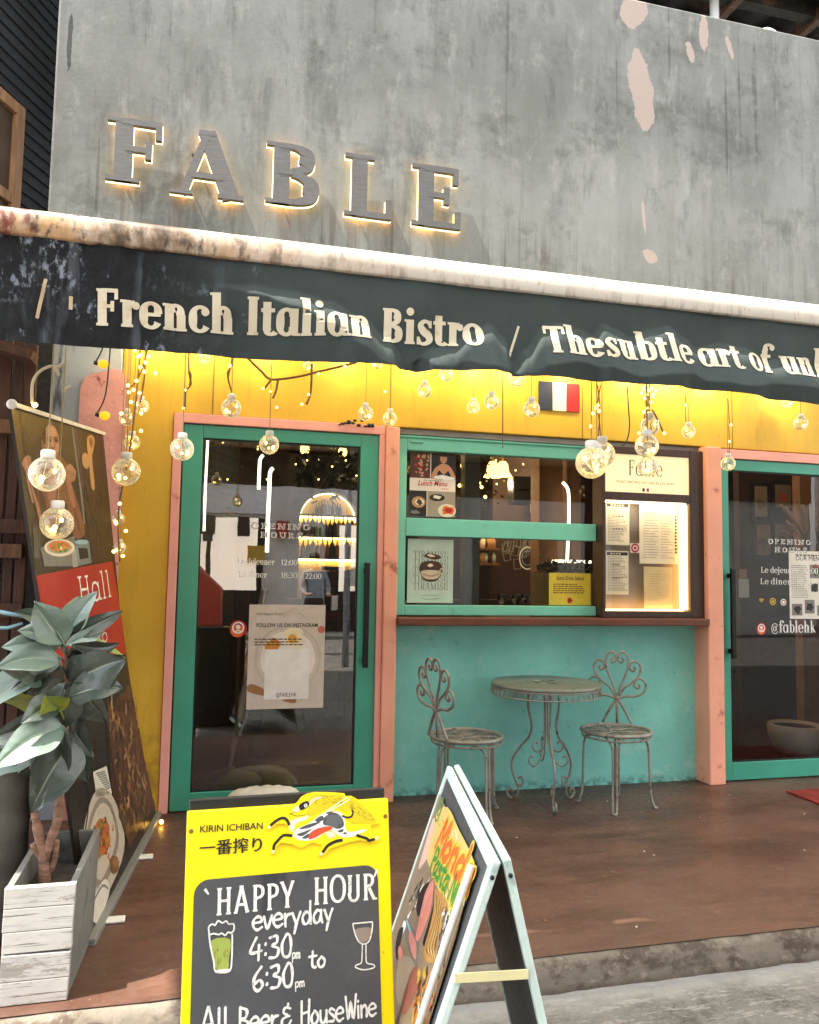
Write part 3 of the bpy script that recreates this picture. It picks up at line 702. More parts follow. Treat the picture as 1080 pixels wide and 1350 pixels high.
def outlined(A, text, u0, v, size, u1):
    """white rounded capitals with a dark heart"""
    A.col(M['white']); A.glyphs(text, u0, v, size, serif_font(.2, .13, .1, .04), 0, track=.1, end=u1)
    A.col(M['darkp']); A.glyphs(text, u0+size*.03, v, size, serif_font(.07, .035, .03, .03), 2.5, track=.1, end=u1+size*.03)
def hours(door, pO, pH, rows, extra=None):
    b = MB(M['white']); A = Art(b, (0, GY, 0), UX, VZ, .0008, .0002)
    g = lambda px, py: at(px, py, y=GY)
    a, e = g(*pO[0]), g(*pO[1]); outlined(A, 'OPENING', a.x, a.z, .05, e.x)
    a, e = g(*pH[0]), g(*pH[1]); outlined(A, 'HOURS', a.x, a.z, .05, e.x)
    A.col(M['white'])
    for txt, p, q, sz in rows:
        a, e = g(*p), g(*q); A.glyphs(txt, a.x, a.z, sz, DISPLAY, 0, end=e.x)
    if extra: extra(A, g)
    b.build('lettering', door, recalc=False)
hours(ld, ((331, 697), (411, 699)), ((343, 709), (401, 710)), [('Le dejeuner', (313, 744), (362, 745), .05), ('12:00 -', (370, 745), (398, 746), .045), ('15:30', (403, 746), (425, 747), .045), ('Le diner', (314, 761), (352, 762), .05), ('18:30 -', (370, 762), (398, 763), .045), ('22:00', (402, 763), (424, 764), .045)])
def pin(A, x, z, r):
    A.col(M['red']); A.disc(x, z, r, 0, 24); A.col(M['orange']); A.disc(x-.1*r, z-.25*r, r*.72, 1, 20); A.col(M['white']); A.ring(x, z+.12*r, r*.62, r*.17, 2, 20); A.disc(x, z+.22*r, r*.26, 2, 12); A.rib([(x-.36*r, z-.34*r), (x, z-.16*r), (x+.36*r, z-.34*r)], r*.16, 2.5)
def rextra(A, g):
    a = g(1004, 829); pin(A, a.x, a.z, .04)
    A.col(M['white']); a, e = g(1017, 834), g(1076, 836); A.glyphs('@fablehk', a.x, a.z, .105, DISPLAY, 0, end=e.x)
    a = g(1004, 793); A.col(M['gold'])
    for r_ in (.012, .022, .03): A.rib([(a.x+r_*math.cos(R(t)), a.z-.012+r_*math.sin(R(t))) for t in range(50, 131, 16)], .006, 0)
    a = g(1019, 793); A.disc(a.x, a.z, .025, 0, 16); A.col(M['darkp']); A.ring(a.x, a.z, .015, .005, 1, 12); A.rib([(a.x, a.z), (a.x, a.z+.012)], .004, 2)
    a = g(1033, 794); A.col(M['white']); A.disc(a.x, a.z, .023, 0, 16); A.col(M['red']); A.ring(a.x, a.z, .014, .006, 1, 12)
hours(rd, ((1012, 717), (1071, 719)), ((1021, 728), (1066, 730)), [('Le dejeuner - 12:00', (1003, 755), (1079, 759), .055), ('Le diner - 18:30', (1002, 770), (1072, 774), .055)], rextra)
b = MB(); A = Art(b, (0, GY, 0), UX, VZ); p = at(314, 829, y=GY); pin(A, p.x, p.z, .048); b.build('sticker', label='round red and orange sticker with a white location pin on the left door glass', cat='sticker', recalc=False)
def insta(A, w, h):
    rg = random.Random(3)
    A.col(flat('marble_vein', 'b9aea4'))
    for k in range(9):
        x, y = rg.uniform(.05, .6)*w, rg.uniform(.05, .95)*h; p = [(x, y)]
        for q in range(4): p.append((min(w*.97, p[-1][0]+rg.uniform(.02, .12)*w), min(h*.97, max(.02*h, p[-1][1]+rg.uniform(-.06, .06)*h))))
        A.rib(p, .003, 0, smooth=3)
    A.col(flat('plate_rim', 'c4b8ac')); A.ring(w*.52, h*.48, w*.42, .012, .5, 40); A.col(flat('plate_white', 'e6dfd6')); A.disc(w*.52, h*.48, w*.36, 1, 40)
    A.col(flat('egg_white', 'eadfb8')); A.blob(w*.6, h*.68, w*.13, 2); A.col(flat('yolk', 'e0a030')); A.disc(w*.57, h*.67, w*.06, 3); A.col(flat('toast', 'c98a35')); A.blob(w*.32, h*.6, w*.09, 2); A.col(flat('tomato', 'c8705a')); A.disc(w*.95, h*.76, w*.048, 2)
    A.col(flat('toast_brown', '9a6b45')); A.shape(((w*.02, h*.17), (w*.3, h*.12), (w*.2, h*.2), (w*.04, h*.24)), 1.5); A.shape(((w*.45, h*.08), (w*.62, h*.05), (w*.63, h*.09)), 1.5)
    A.col(M['ink']); A.btext('FOLLOW US ON INSTAGRAM', w*.1, h*.785, .03, 4, w*.8, offset=.012); A.btext("Let's Keep In Touch!", w*.1, h*.9, .02, 4, w*.34)
    A.lines(w*.08, w*.78, h*.6, h*.68, 3, .006, 4, rg)
    A.col(M['white']); A.rect(w*.22, h*.09, w*.8, h*.57, 5); A.col(M['ink']); A.btext('@FABLEHK', w*.51, h*.115, .032, 6, w*.27, align='C')
sheet('poster', 'pale marble poster with a blank white card taped inside the left glass door', 'poster', (329, 797, 426, 933), .0262, insta, flat('poster_marble', 'cfc4b8'))
def news(A, w, h):
    rg = random.Random(5); A.col(M['ink']); A.btext('OUR MENU', w*.16, h*.86, .045, 1, w*.68); A.lines(w*.16, w*.9, h*.92, h*.96, 1, .008, 1, rg)
    for (u0, v0, u1, v1) in ((.05, .05, .3, .22), (.36, .08, .6, .28), (.66, .05, .95, .2), (.5, .6, .78, .8), (.82, .6, .97, .75), (.52, .4, .7, .52)):
        A.col(M['greyp']); A.rect(u0*w, v0*h, u1*w, v1*h, 1); A.col(M['darkp']); A.blob((u0+u1)/2*w, (v0+v1)/2*h, .08*w, 2, rng=rg)
    A.col(M['greyp']); A.lines(w*.05, w*.45, h*.3, h*.8, 16, .005, 1, rg); A.lines(w*.72, w*.97, h*.24, h*.55, 10, .005, 1, rg)
    A.col(M['brownp']); A.blob(.64*w, .72*h, .09*w, 3, rng=rg); A.col(M['leafgreen']); A.blob(.64*w, .69*h, .05*w, 4, rng=rg); A.col(M['red']); A.blob(.65*w, .78*h, .04*w, 4, rng=rg)
sheet('menu_sheet', 'newspaper style menu sheet taped inside the right glass door', 'menu', (1040, 726, 1096, 816), .0268, news, M['paper'])
sheet('hanging_card', 'small white card hanging behind the right door handle', 'card', (974, 763, 988, 788), .03, None, M['white'])
sheet('price_tag', 'small tan tag above the white card on the right door', 'tag', (975, 750, 985, 762), .03, None, M['tanp'])
b = MB(M['black'])
rg = random.Random(2)
for k in range(11):
    p = at(447+k*4.4+rg.uniform(-1, 1), 556+.06*k*4+rg.uniform(-3, 4), y=-.03); b.ball(p, .011, 6, 4, (rg.uniform(.8, 1.6), .6, rg.uniform(.5, 1.3)))
b.build('ribbon_bow', label='tattered black ribbon pinned over the left door', cat='ribbon')
for px, py in ((370, 574), (1038, 615)):
    pass

# ------------------------------------------------------------------ French flag painted board
a, d = at(711, 502, y=-.012), at(764.5, 543.5, y=-.012); w3 = (d.x-a.x)/3
b = MB(M['navy']); b.box(a.x, a.x+w3, -.012, -.001, d.z, a.z); b.m(flat('flag_white', 'e4dccb')); b.box(a.x+w3, a.x+2*w3, -.012, -.001, d.z, a.z); b.m(flat('flag_red', 'b0121a')); b.box(a.x+2*w3, d.x, -.012, -.001, d.z, a.z)
b.build('french_flag', label='small blue white and red flag fixed on the yellow wall', cat='flag')

# ------------------------------------------------------------------ turquoise service window
wd = thing('service_window', 'turquoise framed two pane window above the wooden counter', 'window', (1.8, .08, 1.065))
X0, X1 = 1.13, 2.45
b = MB(M['teal']); y0, y1 = .05, .12
b.box(X0, X0+.065, y0, y1, 1.058, 2.14); b.box(X0+.065, X1, y0, y1, 2.052, 2.14); b.box(X0+.065, X1, y0-.004, y1, 1.532, 1.64); b.box(X0+.065, X1, y0, y1, 1.058, 1.118)
b.box(X0+.002, X1-.02, y0-.016, y0-.0005, 2.126, 2.139)
b.build('frame', wd, bevel=.004)
for z0, z1 in ((1.118, 1.532), (1.64, 2.052)):
    b = MB(M['glass']); b.m(M['win_glass']); b.mats.pop(0); b.cur = 0; b.face(((X0+.065, .09, z0), (X1, .09, z0), (X1, .09, z1), (X0+.065, .09, z1))); b.build('pane', wd)
for px in (550, 731):
    p = at(px, 581, y=.045); b = MB(M['teal']); b.box(p.x-.04, p.x+.04, .034, .0495, p.z-.012, p.z-.002); b.build('hinge', wd, bevel=.002)
def lunch(A, w, h):
    rg = random.Random(8)
    A.col(M['brownp']); A.rect(0, h*.6, w*.44, h, 0); A.col(M['darkp']); A.rect(w*.46, h*.6, w, h, 0)
    for k in range(30):
        A.col(rg.choice((M['pinkp'], M['tanp'], M['red'], M['brownp'], M['skin']))); A.blob(rg.uniform(.04, .4)*w, rg.uniform(.63, .97)*h, rg.uniform(.02, .05)*w, 1+k % 3, rng=rg, sy=rg.uniform(.4, 1), rot=rg.uniform(0, 3))
    A.col(M['skin']); A.col(flat('hair_print', '33241c')); A.disc(w*.73, h*.93, w*.12, .6, sy=1.2); A.col(M['skin']); A.shape(((w*.5, h*.6), (w*.52, h*.74), (w*.62, h*.81), (w*.69, h*.84), (w*.77, h*.84), (w*.86, h*.81), (w*.95, h*.72), (w*.97, h*.6)), 1); A.disc(w*.73, h*.92, w*.075, 2, sy=1.3); A.col(M['ink']); A.rib([(w*.7, h*.93), (w*.715, h*.93)], .003, 3); A.rib([(w*.745, h*.93), (w*.76, h*.93)], .003, 3); A.col(M['red']); A.rib([(w*.715, h*.895), (w*.745, h*.895)], .003, 3)
    A.col(M['darkp']); A.shape(((w*.6, h*.6), (w*.63, h*.73), (w*.74, h*.67), (w*.84, h*.73), (w*.88, h*.6)), 3); A.disc(w*.73, h*.985, w*.09, 3, sy=.5)
    A.col(M['white']); A.blob(w*.75, h*.62, w*.2, 4, sy=.25, rng=rg)
    A.col(M['red']); A.btext('Lunch Menu', w*.5, h*.485, .047, 2, w*.64, shear=.25, offset=.012, align='C'); A.lines(w*.7, w*.86, h*.43, h*.455, 1, .006, 2, rg); A.col(M['greyp']); A.lines(w*.3, w*.7, h*.56, h*.575, 1, .004, 2, rg)
    A.col(M['darkp']); A.rect(0, 0, w*.37, h*.4, 0); A.col(flat('stone_grey', '9a8f80')); A.rect(w*.39, 0, w, h*.4, 0)
    A.col(M['tanp']); A.disc(w*.2, h*.22, w*.15, 1, sy=.8); A.col(M['cream']); A.disc(w*.22, h*.22, w*.1, 2, sy=.7); A.col(M['brownp']); A.blob(w*.22, h*.22, w*.06, 3, rng=rg); A.col(M['greyp']); A.blob(w*.12, h*.06, w*.1, 2, sy=.4, rng=rg)
    A.col(M['darkp']); A.disc(w*.6, h*.3, w*.17, 1, sy=.45); A.col(M['cream']); A.blob(w*.6, h*.31, w*.09, 2, sy=.4, rng=rg); A.col(M['cream']); A.disc(w*.82, h*.1, w*.2, 1.5, sy=.7); A.col(M['orange']); A.blob(w*.84, h*.1, w*.15, 2, sy=.6, rng=rg); A.col(M['red']); A.blob(w*.86, h*.11, w*.09, 3, sy=.6, rng=rg)
sheet('lunch_poster', 'poster of food photos and red script headline inside the upper window pane', 'poster', (541, 596, 600, 682), .087, lunch, flat('poster_white', 'ddd3c8'))
def tira(A, w, h):
    A.col(flat('taupe_ink', '7c7466'))
    for k in range(5): A.glyphs('TIRAMISU', w*.12, h*(.7-.125*k), .062, LIGHT, 0, end=w*.9)
    A.lines(w*.3, w*.72, h*.1, h*.13, 1, .003, 0); A.rib([(w*.3, h*.075), (w*.45, h*.055), (w*.7, h*.07)], .003, 0, smooth=4)
    A.col(M['brownp']); A.shape(((w*.28, h*.6), (w*.36, h*.36), (w*.66, h*.36), (w*.74, h*.6)), 1.5); A.col(flat('cup_cream', 'cbbfa4')); A.shape(((w*.31, h*.5), (w*.38, h*.38), (w*.64, h*.38), (w*.71, h*.5)), 2); A.ring(w*.77, h*.5, w*.06, .008, 2); A.col(M['brownp']); A.disc(w*.51, h*.6, w*.23, 2.5, sy=.35); A.col(M['cream']); A.blob(w*.5, h*.585, w*.06, 3, sy=.6); A.col(M['tanp']); A.rib([(w*.33, h*.45), (w*.5, h*.42), (w*.69, h*.45)], .008, 3, smooth=4)
    A.col(M['brownp']); A.shape(((w*.36, h*.73), (w*.46, h*.78), (w*.7, h*.74), (w*.72, h*.7), (w*.55, h*.68)), 2); A.col(M['cream']); A.shape(((w*.42, h*.75), (w*.5, h*.765), (w*.6, h*.73), (w*.5, h*.72)), 3)
sheet('dessert_poster', 'mint poster of a stacked dessert cup inside the lower window pane', 'poster', (538, 710, 597, 795), .087, tira, M['mint'])
def promo(A, w, h):
    A.col(M['ink']); A.btext('Extra Drink Selects', w*.18, h*.78, .036, 0, w*.66, shear=.2, offset=.012); A.col(M['brownp']); A.lines(w*.1, w*.85, h*.35, h*.68, 5, .006, 0); A.col(M['red']); A.blob(w*.5, h*.14, w*.06, 0)
sheet('promo_card', 'yellow drinks notice inside the lower window pane', 'notice', (724, 755, 779, 798), .087, promo, M['lemon'])
# brown counter
b = MB(M['brown_sill']); b.box(1.13, 3.2 if XL > 3.2 else XL-.001, -.09, .075, 1.005, 1.05); b.build('counter', label='brown wooden counter board under the service window', cat='counter', bevel=.006)

# ------------------------------------------------------------------ lit menu case
cs = thing('menu_case', 'dark wooden menu case with a lit sign box, right of the turquoise window', 'menu case', (2.78, .05, 1.05))
cx0, cx1 = 2.452, XL-.002; lx0, lx1 = at(798, 600, y=-.03).x, at(909, 600, y=-.03).x
lz0, lz1 = at(850, 650, y=-.03).z, at(850, 600, y=-.03).z; gz0, gz1 = at(850, 806, y=-.03).z, at(850, 661, y=-.03).z
b = MB(M['dark_wood']); f0, f1 = -.035, .1
b.box(cx0, lx0, f0, f1, 1.051, 2.14); b.box(lx1, cx1, f0, f1, 1.051, 2.14); b.box(lx0, lx1, f0, f1, 1.051, gz0); b.box(lx0, lx1, f0, f1, gz1, lz0); b.box(lx0, lx1, f0, f1, lz1, 2.14)
b.build('frame', cs, bevel=.004)
b = MB(pm('case_backing', '8b7f74', .6)); b.box(lx0, lx1, .085, .095, gz0, gz1); b.build('backing', cs)
b = MB(emit('case_top_fill', 'ffe2b0', 6)); b.box(lx0+.02, lx1-.02, -.014, .006, gz1-.012, gz1-.004); b.build('light_strip', cs)  # added front strip, brightens the menu sheets from inside the case
b = MB(emit('case_strip', 'ffc878', 1.6)); b.box(lx1-.012, lx1-.002, .0, .08, gz0+.01, gz1-.014); b.box(lx0+.01, lx1-.02, .02, .07, gz0+.002, gz0+.01); b.build('light_strip', cs)
b = MB(M['thin_glass']); b.face(((lx0, -.02, gz0), (lx1, -.02, gz0), (lx1, -.02, gz1), (lx0, -.02, gz1))); b.build('pane', cs)
sg = MB(emit('sign_face', 'f2dfae', .1)); sg.box(lx0, lx1, -.022, .02, lz0, lz1); sp = sg.build('sign_panel', cs)
w_, h_ = lx1-lx0, lz1-lz0
b = MB(flat('sign_grey', '6f6a5a')); A = Art(b, (lx0, -.022, lz0), UX, VZ)
A.glyphs('Fable', w_*.27, h_*.45, h_*.58, LIGHT, 0, track=.06, end=w_*.69); A.btext('THAT BISTRO IN THE ALLEYWAY', w_*.13, h_*.24, h_*.1, 0, w_*.7)
for k, mm in enumerate(('navy', 'white', 'red')): A.col(M[mm]); A.rect(w_*(.44+.026*k), h_*.04, w_*(.466+.026*k), h_*.13, 1)
b.build('lettering', sp, recalc=False)
M['lit_paper'] = flat('cream_menu_paper', 'efe3c8')
def menu(seed, dark=.5):
    def f(A, w, h):
        rg = random.Random(seed); A.col(M['darkp']); A.rect(w*.04, h*.9, w*.96, h*.975, 0); A.col(M['cream']); A.lines(w*.2, w*.8, h*.92, h*.955, 1, .008, 1, rg)
        A.col(M['greyp']); A.lines(w*.08, w*.94, h*.08, h*.88, 22, .004, 0, rg, .5); A.col(M['ink']); A.lines(w*.3, w*.75, h*.66, h*.7, 1, .008, 1, rg); A.lines(w*.3, w*.75, h*.36, h*.4, 1, .008, 1, rg)
    return f
sheet('menu_sheet', 'printed menu at the upper left of the lit case', 'menu', (799, 662, 830, 719), .05, menu(1), M['lit_paper'])
sheet('menu_sheet', 'printed menu at the lower left of the lit case', 'menu', (799, 726, 829, 784), .05, menu(2), M['lit_paper'])
def wmenu(A, w, h):
    rg = random.Random(11); A.col(M['greyp'])
    for k in range(16): A.rib([(w*(.05+.06*k), h*.98), (w*(.06+.06*k), h*.955)], .004, 0)
    A.lines(w*.1, w*.5, h*.08, h*.88, 18, .004, 0, rg, .5); A.lines(w*.56, w*.92, h*.08, h*.88, 18, .004, 0, rg, .6); A.col(M['darkp'])
    for k in range(12): A.blob(w*.95, h*(.2+.055*k), .008, 0, rng=rg)
sheet('menu_sheet', 'large wrinkled wine list in the lit case', 'menu', (843, 664, 894, 744), .045, wmenu, M['lit_paper'])
sheet('menu_sheet', 'plain pale sheet below the wine list in the lit case', 'menu', (849, 747, 887, 804), .05, lambda A, w, h: (A.col(M['tanp']), A.lines(w*.15, w*.85, h*.2, h*.85, 12, .002, 0, random.Random(4), .6)), flat('pale_sheet', 'dcc795'))
def badge(A, w, h): A.col(M['red']); A.disc(w*.5, h*.5, w*.42, 0); A.col(M['white']); A.ring(w*.5, h*.5, w*.2, w*.09, 1)
sheet('badge_card', 'small white card with a red round badge in the lit case', 'card', (831, 716, 844, 729), .04, badge, M['paper'])

# ------------------------------------------------------------------ inside the bistro (seen through the glass)
lampw = (1., .72, .4)
def point(name, p, e, r=.03, c=lampw):
    l = bpy.data.lights.new(name, 'POINT'); l.energy = e; l.shadow_soft_size = r; l.color = c
    o = bpy.data.objects.new(name, l); COL.objects.link(o); o.location = p; return o
# lit arch shelf with bottles
BY = 4.6
q0, q1 = at(393, 760, y=BY), at(471, 760, y=BY); ax0, ax1 = q0.x, q1.x; aw = ax1-ax0
ztop = at(432, 648, y=BY).z; zb = at(432, 806, y=BY).z; zs = ztop-aw/2
sh = thing('bar_shelf', 'arched bar shelf lit warm yellow behind the left glass door', 'shelf', ((ax0+ax1)/2, BY+.1, zb))
b = MB(pm('arch_backing', 'd8b878', .7)); n = 24
arc = [Vector((ax0, BY+.2, zb)), Vector((ax1, BY+.2, zb))]+[Vector(((ax0+ax1)/2+aw/2*math.cos(math.pi*k/n), BY+.2, zs+aw/2*math.sin(math.pi*k/n))) for k in range(n+1)]
b.prism(arc, (0, .02, 0)); b.build('back_panel', sh)
b = MB(M['in_wall']); o1 = [p+Vector((0, -.2, 0)) for p in arc]
for k in range(n): 
    a_, c_ = arc[2+k], arc[3+k]; b.face((a_, c_, c_+Vector((0, -.2, 0)), a_+Vector((0, -.2, 0))))
b.box(ax0-.04, ax0, BY, BY+.2, zb, zs); b.box(ax1, ax1+.04, BY, BY+.2, zb, zs); b.build('niche_side', sh)
shz = [at(432, py, y=BY).z for py in (678, 706, 735)]
for z in shz:
    b = MB(M['in_wall']); b.box(ax0+.002, ax1-.002, BY+.02, BY+.19, z-.02, z); pl = b.build('shelf_board', sh)
    b = MB(emit('shelf_led', 'ffd67a', 9)); b.box(ax0+.01, ax1-.01, BY+.17, BY+.185, z-.034, z-.021); b.build('led_strip', pl)
b = MB(emit('arch_led', 'ffe29a', 2)); b.tube([p+Vector((0, -.03, 0))*1 for p in [Vector(((ax0+ax1)/2+(aw/2-.012)*math.cos(math.pi*k/n), BY+.18, zs+(aw/2-.012)*math.sin(math.pi*k/n))) for k in range(n+1)]], .008, 6); b.build('led_arch', sh)
bcols = [pm('bottle_'+nm, cc, .12, 0, .1, 9, 0, 60) for nm, cc in (('brown', '3a1c0a'), ('green', '1f3a14'), ('dark', '0d0c0b'), ('amber', '8a5418'), ('clear', '9a988a'))]
prof = [(0, 0), (.032, 0), (.034, .01), (.034, .15), (.028, .175), (.012, .2), (.011, .25), (.013, .255), (.013, .27), (0, .27)]
protos = []
for k, mt in enumerate(bcols):
    b = MB(mt); b.lathe(prof, (0, 0, 0), 12); o = b.build('bottle', loc=(0, 0, 0)); tag(o, None, 'bottle', 'bottles on the lit arch shelf'); protos.append(o)
names = ['brown', 'green', 'black', 'amber', 'clear glass']
rows_txt = {0: 'on the top shelf under the arch', 1: 'on the middle shelf of the arch', 2: 'on the lowest shelf of the arch'}
cnt = 0; rg = random.Random(21)
for r_, z in enumerate(shz):
    nb_ = (10, 12, 11)[r_]; half = aw/2-.06 if r_ else math.sqrt(max(.01, (aw/2)**2-max(0, z-zs+.22)**2))-.03
    half = min(half, aw/2-.05)
    for k in range(nb_):
        kk = rg.randrange(5); x = (ax0+ax1)/2-half+2*half*k/(nb_-1)
        s_ = rg.uniform(.75, 1.)*(.8 if r_ == 0 else .95)
        if r_ == 0: s_ *= .62+.38*(1-abs(x-(ax0+ax1)/2)/half)
        o = protos[kk] if cnt == kk and not protos[kk].get('used') else None
        L_ = f'small {names[kk]} bottle {rows_txt[r_]}'
        if not protos[kk].get('used'):
            o = protos[kk]; o['used'] = 1; o.location = (x, BY+.09, z+.001); o.scale = (s_,)*3; o['label'] = L_
        else: dup(protos[kk], (x, BY+.09, z+.001), 0, L_, scale=s_)
        cnt += 1
for o in list(COL.objects):
    if 'used' in o: del o['used']
for k, o in enumerate(protos):
    if o.location.length < .01: bpy.data.objects.remove(o)
# bar counter, brown back panels
b = MB(M['dark_wood']); p0, p1 = at(380, 770, y=4.0), at(480, 770, y=4.0); b.box(p0.x-.25, p1.x+1.2, 3.7, 4.1, .005, at(430, 790, y=3.7).z); b.build('bar_counter', label='dark bar counter in front of the lit bottle shelf', cat='bar counter', bevel=.01)
mug = MB(M['black']); p = at(436, 742, y=4.0); zc = at(430, 790, y=3.7).z
mug.box(p.x-.12, p.x+.1, 3.85, 4.05, zc+.001, zc+.12); mug.box(p.x-.02, p.x+.03, 3.9, 3.95, zc+.12, zc+.3); mug.box(p.x-.1, p.x+.12, 3.88, 3.98, zc+.3, zc+.34); mug.build('beer_tap', label='black beer tap standing on the bar counter', cat='tap')
# neon arches
def neon(pts, y, label, st=5., r=.012):
    b = MB(emit('neon_white', 'ffeeca', st*.3)); b.tube([at(px, py, y=y) for px, py in pts], r, 8); return b.build('neon_arch', label=label, cat='neon light')
neon(cat_rom([(274, 578), (273, 600), (271, 640), (269, 700)], 3), .4, 'long upright neon tube just inside the left edge of the glass door', 4, .007)
neon(cat_rom([(347, 600), (343, 606), (342, 620), (341, 645)], 3), 1.6, 'short curved neon tube behind the left door', 4, .012)
neon(cat_rom([(360, 617), (356, 624), (355, 650), (353, 690), (352, 728)], 3), 1.2, 'tall curved neon tube behind the middle of the left door', 4, .013)
neon(cat_rom([(742, 636), (748, 643), (750, 655), (750, 690), (749, 712), (748, 738)], 4), 1.5, 'curved neon tube outlining the arch behind the service window', 3., .013)
neon([(728, 740), (748, 740), (779, 741)], 1.5, 'level neon tube under the arch behind the service window', 3, .012)
# arch pier behind the window
b = MB(pm('arch_plaster', '7a5638', .8, 0, .15, 3, .3, 30)); 
p0, p1 = at(711, 700, y=1.62), at(742, 700, y=1.62); b.box(p0.x, p1.x, 1.62, 1.8, 0, 2.75); p2, p3 = at(754, 700, y=1.62), at(766, 700, y=1.62); b.box(p2.x, p3.x, 1.62, 1.8, 0, 2.75)
b.build('arch_pier', label='tan plaster arch pier behind the service window', cat='pillar')
for px, nm in ((325, 'x'), (368, 'y')):
    p0, p1 = at(px-14, 700, y=2.2), at(px+10, 700, y=2.2); b = MB(pm('brown_panel_'+nm, '5c3b28', .6)); b.box(p0.x, p1.x, 2.2, 2.3, 0, 2.75); b.build('wall_panel', label='brown wall panel behind the left door, '+('nearer the left neon tube' if nm == 'x' else 'beside the curved neon tube'), cat='wall panel')
# brown partition on the left inside
b = MB(M['in_wall']); b.box(-.2, -.1, .3, 2.2, 0, 2.75); b.build('partition', kind='structure')
# pendants
def pendant(px, py, y, label):
    p = at(px, py, y=y); t_ = thing('pendant_lamp', label, 'lamp', (p.x, p.y, p.z))
    b = MB(M['black']); b.tube([(p.x, p.y, p.z+.1), (p.x, p.y, 2.75)], .006, 6); b.build('cord', t_)
    b = MB(emit('lamp_shade_glow', 'ffd070', .8)); b.lathe([(.03, .1), (.05, .07), (.06, .0), (.085, -.04), (.083, -.042), (.055, .0), (.045, .07), (.028, .098)], p, 18); b.build('lamp_shade', t_, recalc=False)
    b = MB(emit('lamp_bulb', 'ffe2a0', 6)); b.ball((p.x, p.y, p.z-.01), .03, 10, 8); b.build('bulb', t_)
    point('pendant_light', (p.x, p.y, p.z-.12), 2.5, .04)
pendant(650, 623, 2.2, 'small glowing bell lamp behind the window, left of its twin')
pendant(663, 622, 2.6, 'small glowing bell lamp behind the window, farther back than its twin')
point('table_fill', (2.2, 1.9, 1.75), 1.6, .05); point('bar_light', (1.2, 3.2, 2.5), 5, .08); point('room_light', (3.6, 2.6, 2.4), 5, .08)  # first light is unseen fill added to brighten the laid tables
# hanging greenery with lights
gm = pm('dried_foliage', '39401c', .8, 0, .3, 9, .1, 40)
tw = thing('hanging_plant', 'hanging greenery with little lights behind the upper window pane', 'plant', tuple(at(620, 650, y=1.3)))
b = MB(gm); rg = random.Random(31)
for k in range(420):
    px, py = rg.gauss(621, 15), rg.gauss(652, 21); y = 1.3+rg.uniform(-.15, .15)
    if py > 692 or py < 606: continue
    p = at(px, py, y=y); d = Vector((rg.uniform(-1, 1), rg.uniform(-1, 1), rg.uniform(-1, .4))).normalized()*rg.uniform(.03, .06); s_ = d.orthogonal().normalized()*.011
    b.face((p, p+d*.5+s_, p+d, p+d*.5-s_))
b.build('foliage', tw, recalc=False)
b = MB(M['led']); 
for px, py in ((611, 622), (613, 632), (632, 637), (635, 642), (630, 647), (606, 640), (615, 657), (622, 670), (640, 655)):
    b.ball(at(px, py, y=1.12), .012, 8, 6)
b.build('light_beads', tw)
# speaker, ceiling tangle
p = at(689, 646, y=2.4); b = MB(M['black']); b.box(p.x-.09, p.x+.09, 2.4, 2.55, p.z-.13, p.z+.13); b.m(M['black_metal']); b.lathe([(0, 0), (.05, 0), (.055, .004)], (p.x, 2.39, p.z), 12); b.build('loudspeaker', label='black wall loudspeaker behind the upper window pane', cat='speaker', bevel=.01)
b = MB(M['in_dark']); rg = random.Random(5)
for k in range(260):
    px, py = rg.uniform(395, 475), rg.gauss(625, 14); p = at(px, py, y=2.8+rg.uniform(-.3, .3)); d = Vector((rg.uniform(-1, 1), rg.uniform(-1, 1), rg.uniform(-1, 1))).normalized()*.12; s_ = d.orthogonal().normalized()*.03
    b.face((p, p+d*.5+s_, p+d, p+d*.5-s_))
b.build('ceiling_garland', label='dark leafy garland under the ceiling behind the left door', cat='garland', recalc=False)
b = MB(M['led_soft']); rg = random.Random(15)
dots = [(378, 603), (405, 607), (390, 612), (438, 615), (420, 632), (340, 592), (352, 632), (300, 632), (456, 607), (470, 627), (654, 607), (690, 612), (700, 600), (720, 606), (680, 620), (760, 605), (746, 612), (655, 638)]
for px, py in dots: b.ball(at(px, py, y=2.5), .008, 6, 5)
b.build('ceiling_lights', label='scatter of tiny pin lights under the bistro ceiling', cat='fairy lights', kind='stuff')
# photo cluster on the far wall
b = MB(M['white']); rg = random.Random(9)
for k in range(16):
    p = at(rg.uniform(662, 700), rg.uniform(714, 746), y=3.0); a = rg.uniform(-.3, .3); A = Art(b, p, (math.cos(a), 0, math.sin(a)), (-math.sin(a), 0, math.cos(a)), .002+.002*k)
    A.col(M['greyp']); A.rib([(-.035, -.05), (.035, -.05), (.035, .05), (-.035, .05)], .012, 0, True)
A = Art(b, at(693, 736, y=2.95), UX, VZ, .05); A.col(M['white']); A.ring(0, 0, .085, .012, 0, 24, 1.3); A.col(M['bluep']); A.ring(0, 0, .06, .006, 0, 24, 1.2); A.ball_ = None
b.build('picture_cluster', label='cluster of small white picture frames hung behind the lower window pane', cat='pictures', recalc=False)
b = MB(M['in_wall']); p0, p1 = at(650, 700, y=3.05), at(712, 700, y=3.05); b.box(p0.x, p1.x, 3.06, 3.15, 0, 2.75); b.build('wall_panel', label='dark wall panel carrying the picture cluster', cat='wall panel')
b = MB(pm('grey_post', '6c7478', .5)); p0, p1 = at(612, 740, y=1.0), at(632, 740, y=1.0); b.box(p0.x, p1.x, 1.0, 1.1, 0, 2.75); b.build('inside_post', label='grey post inside, next to the dessert poster', cat='post')
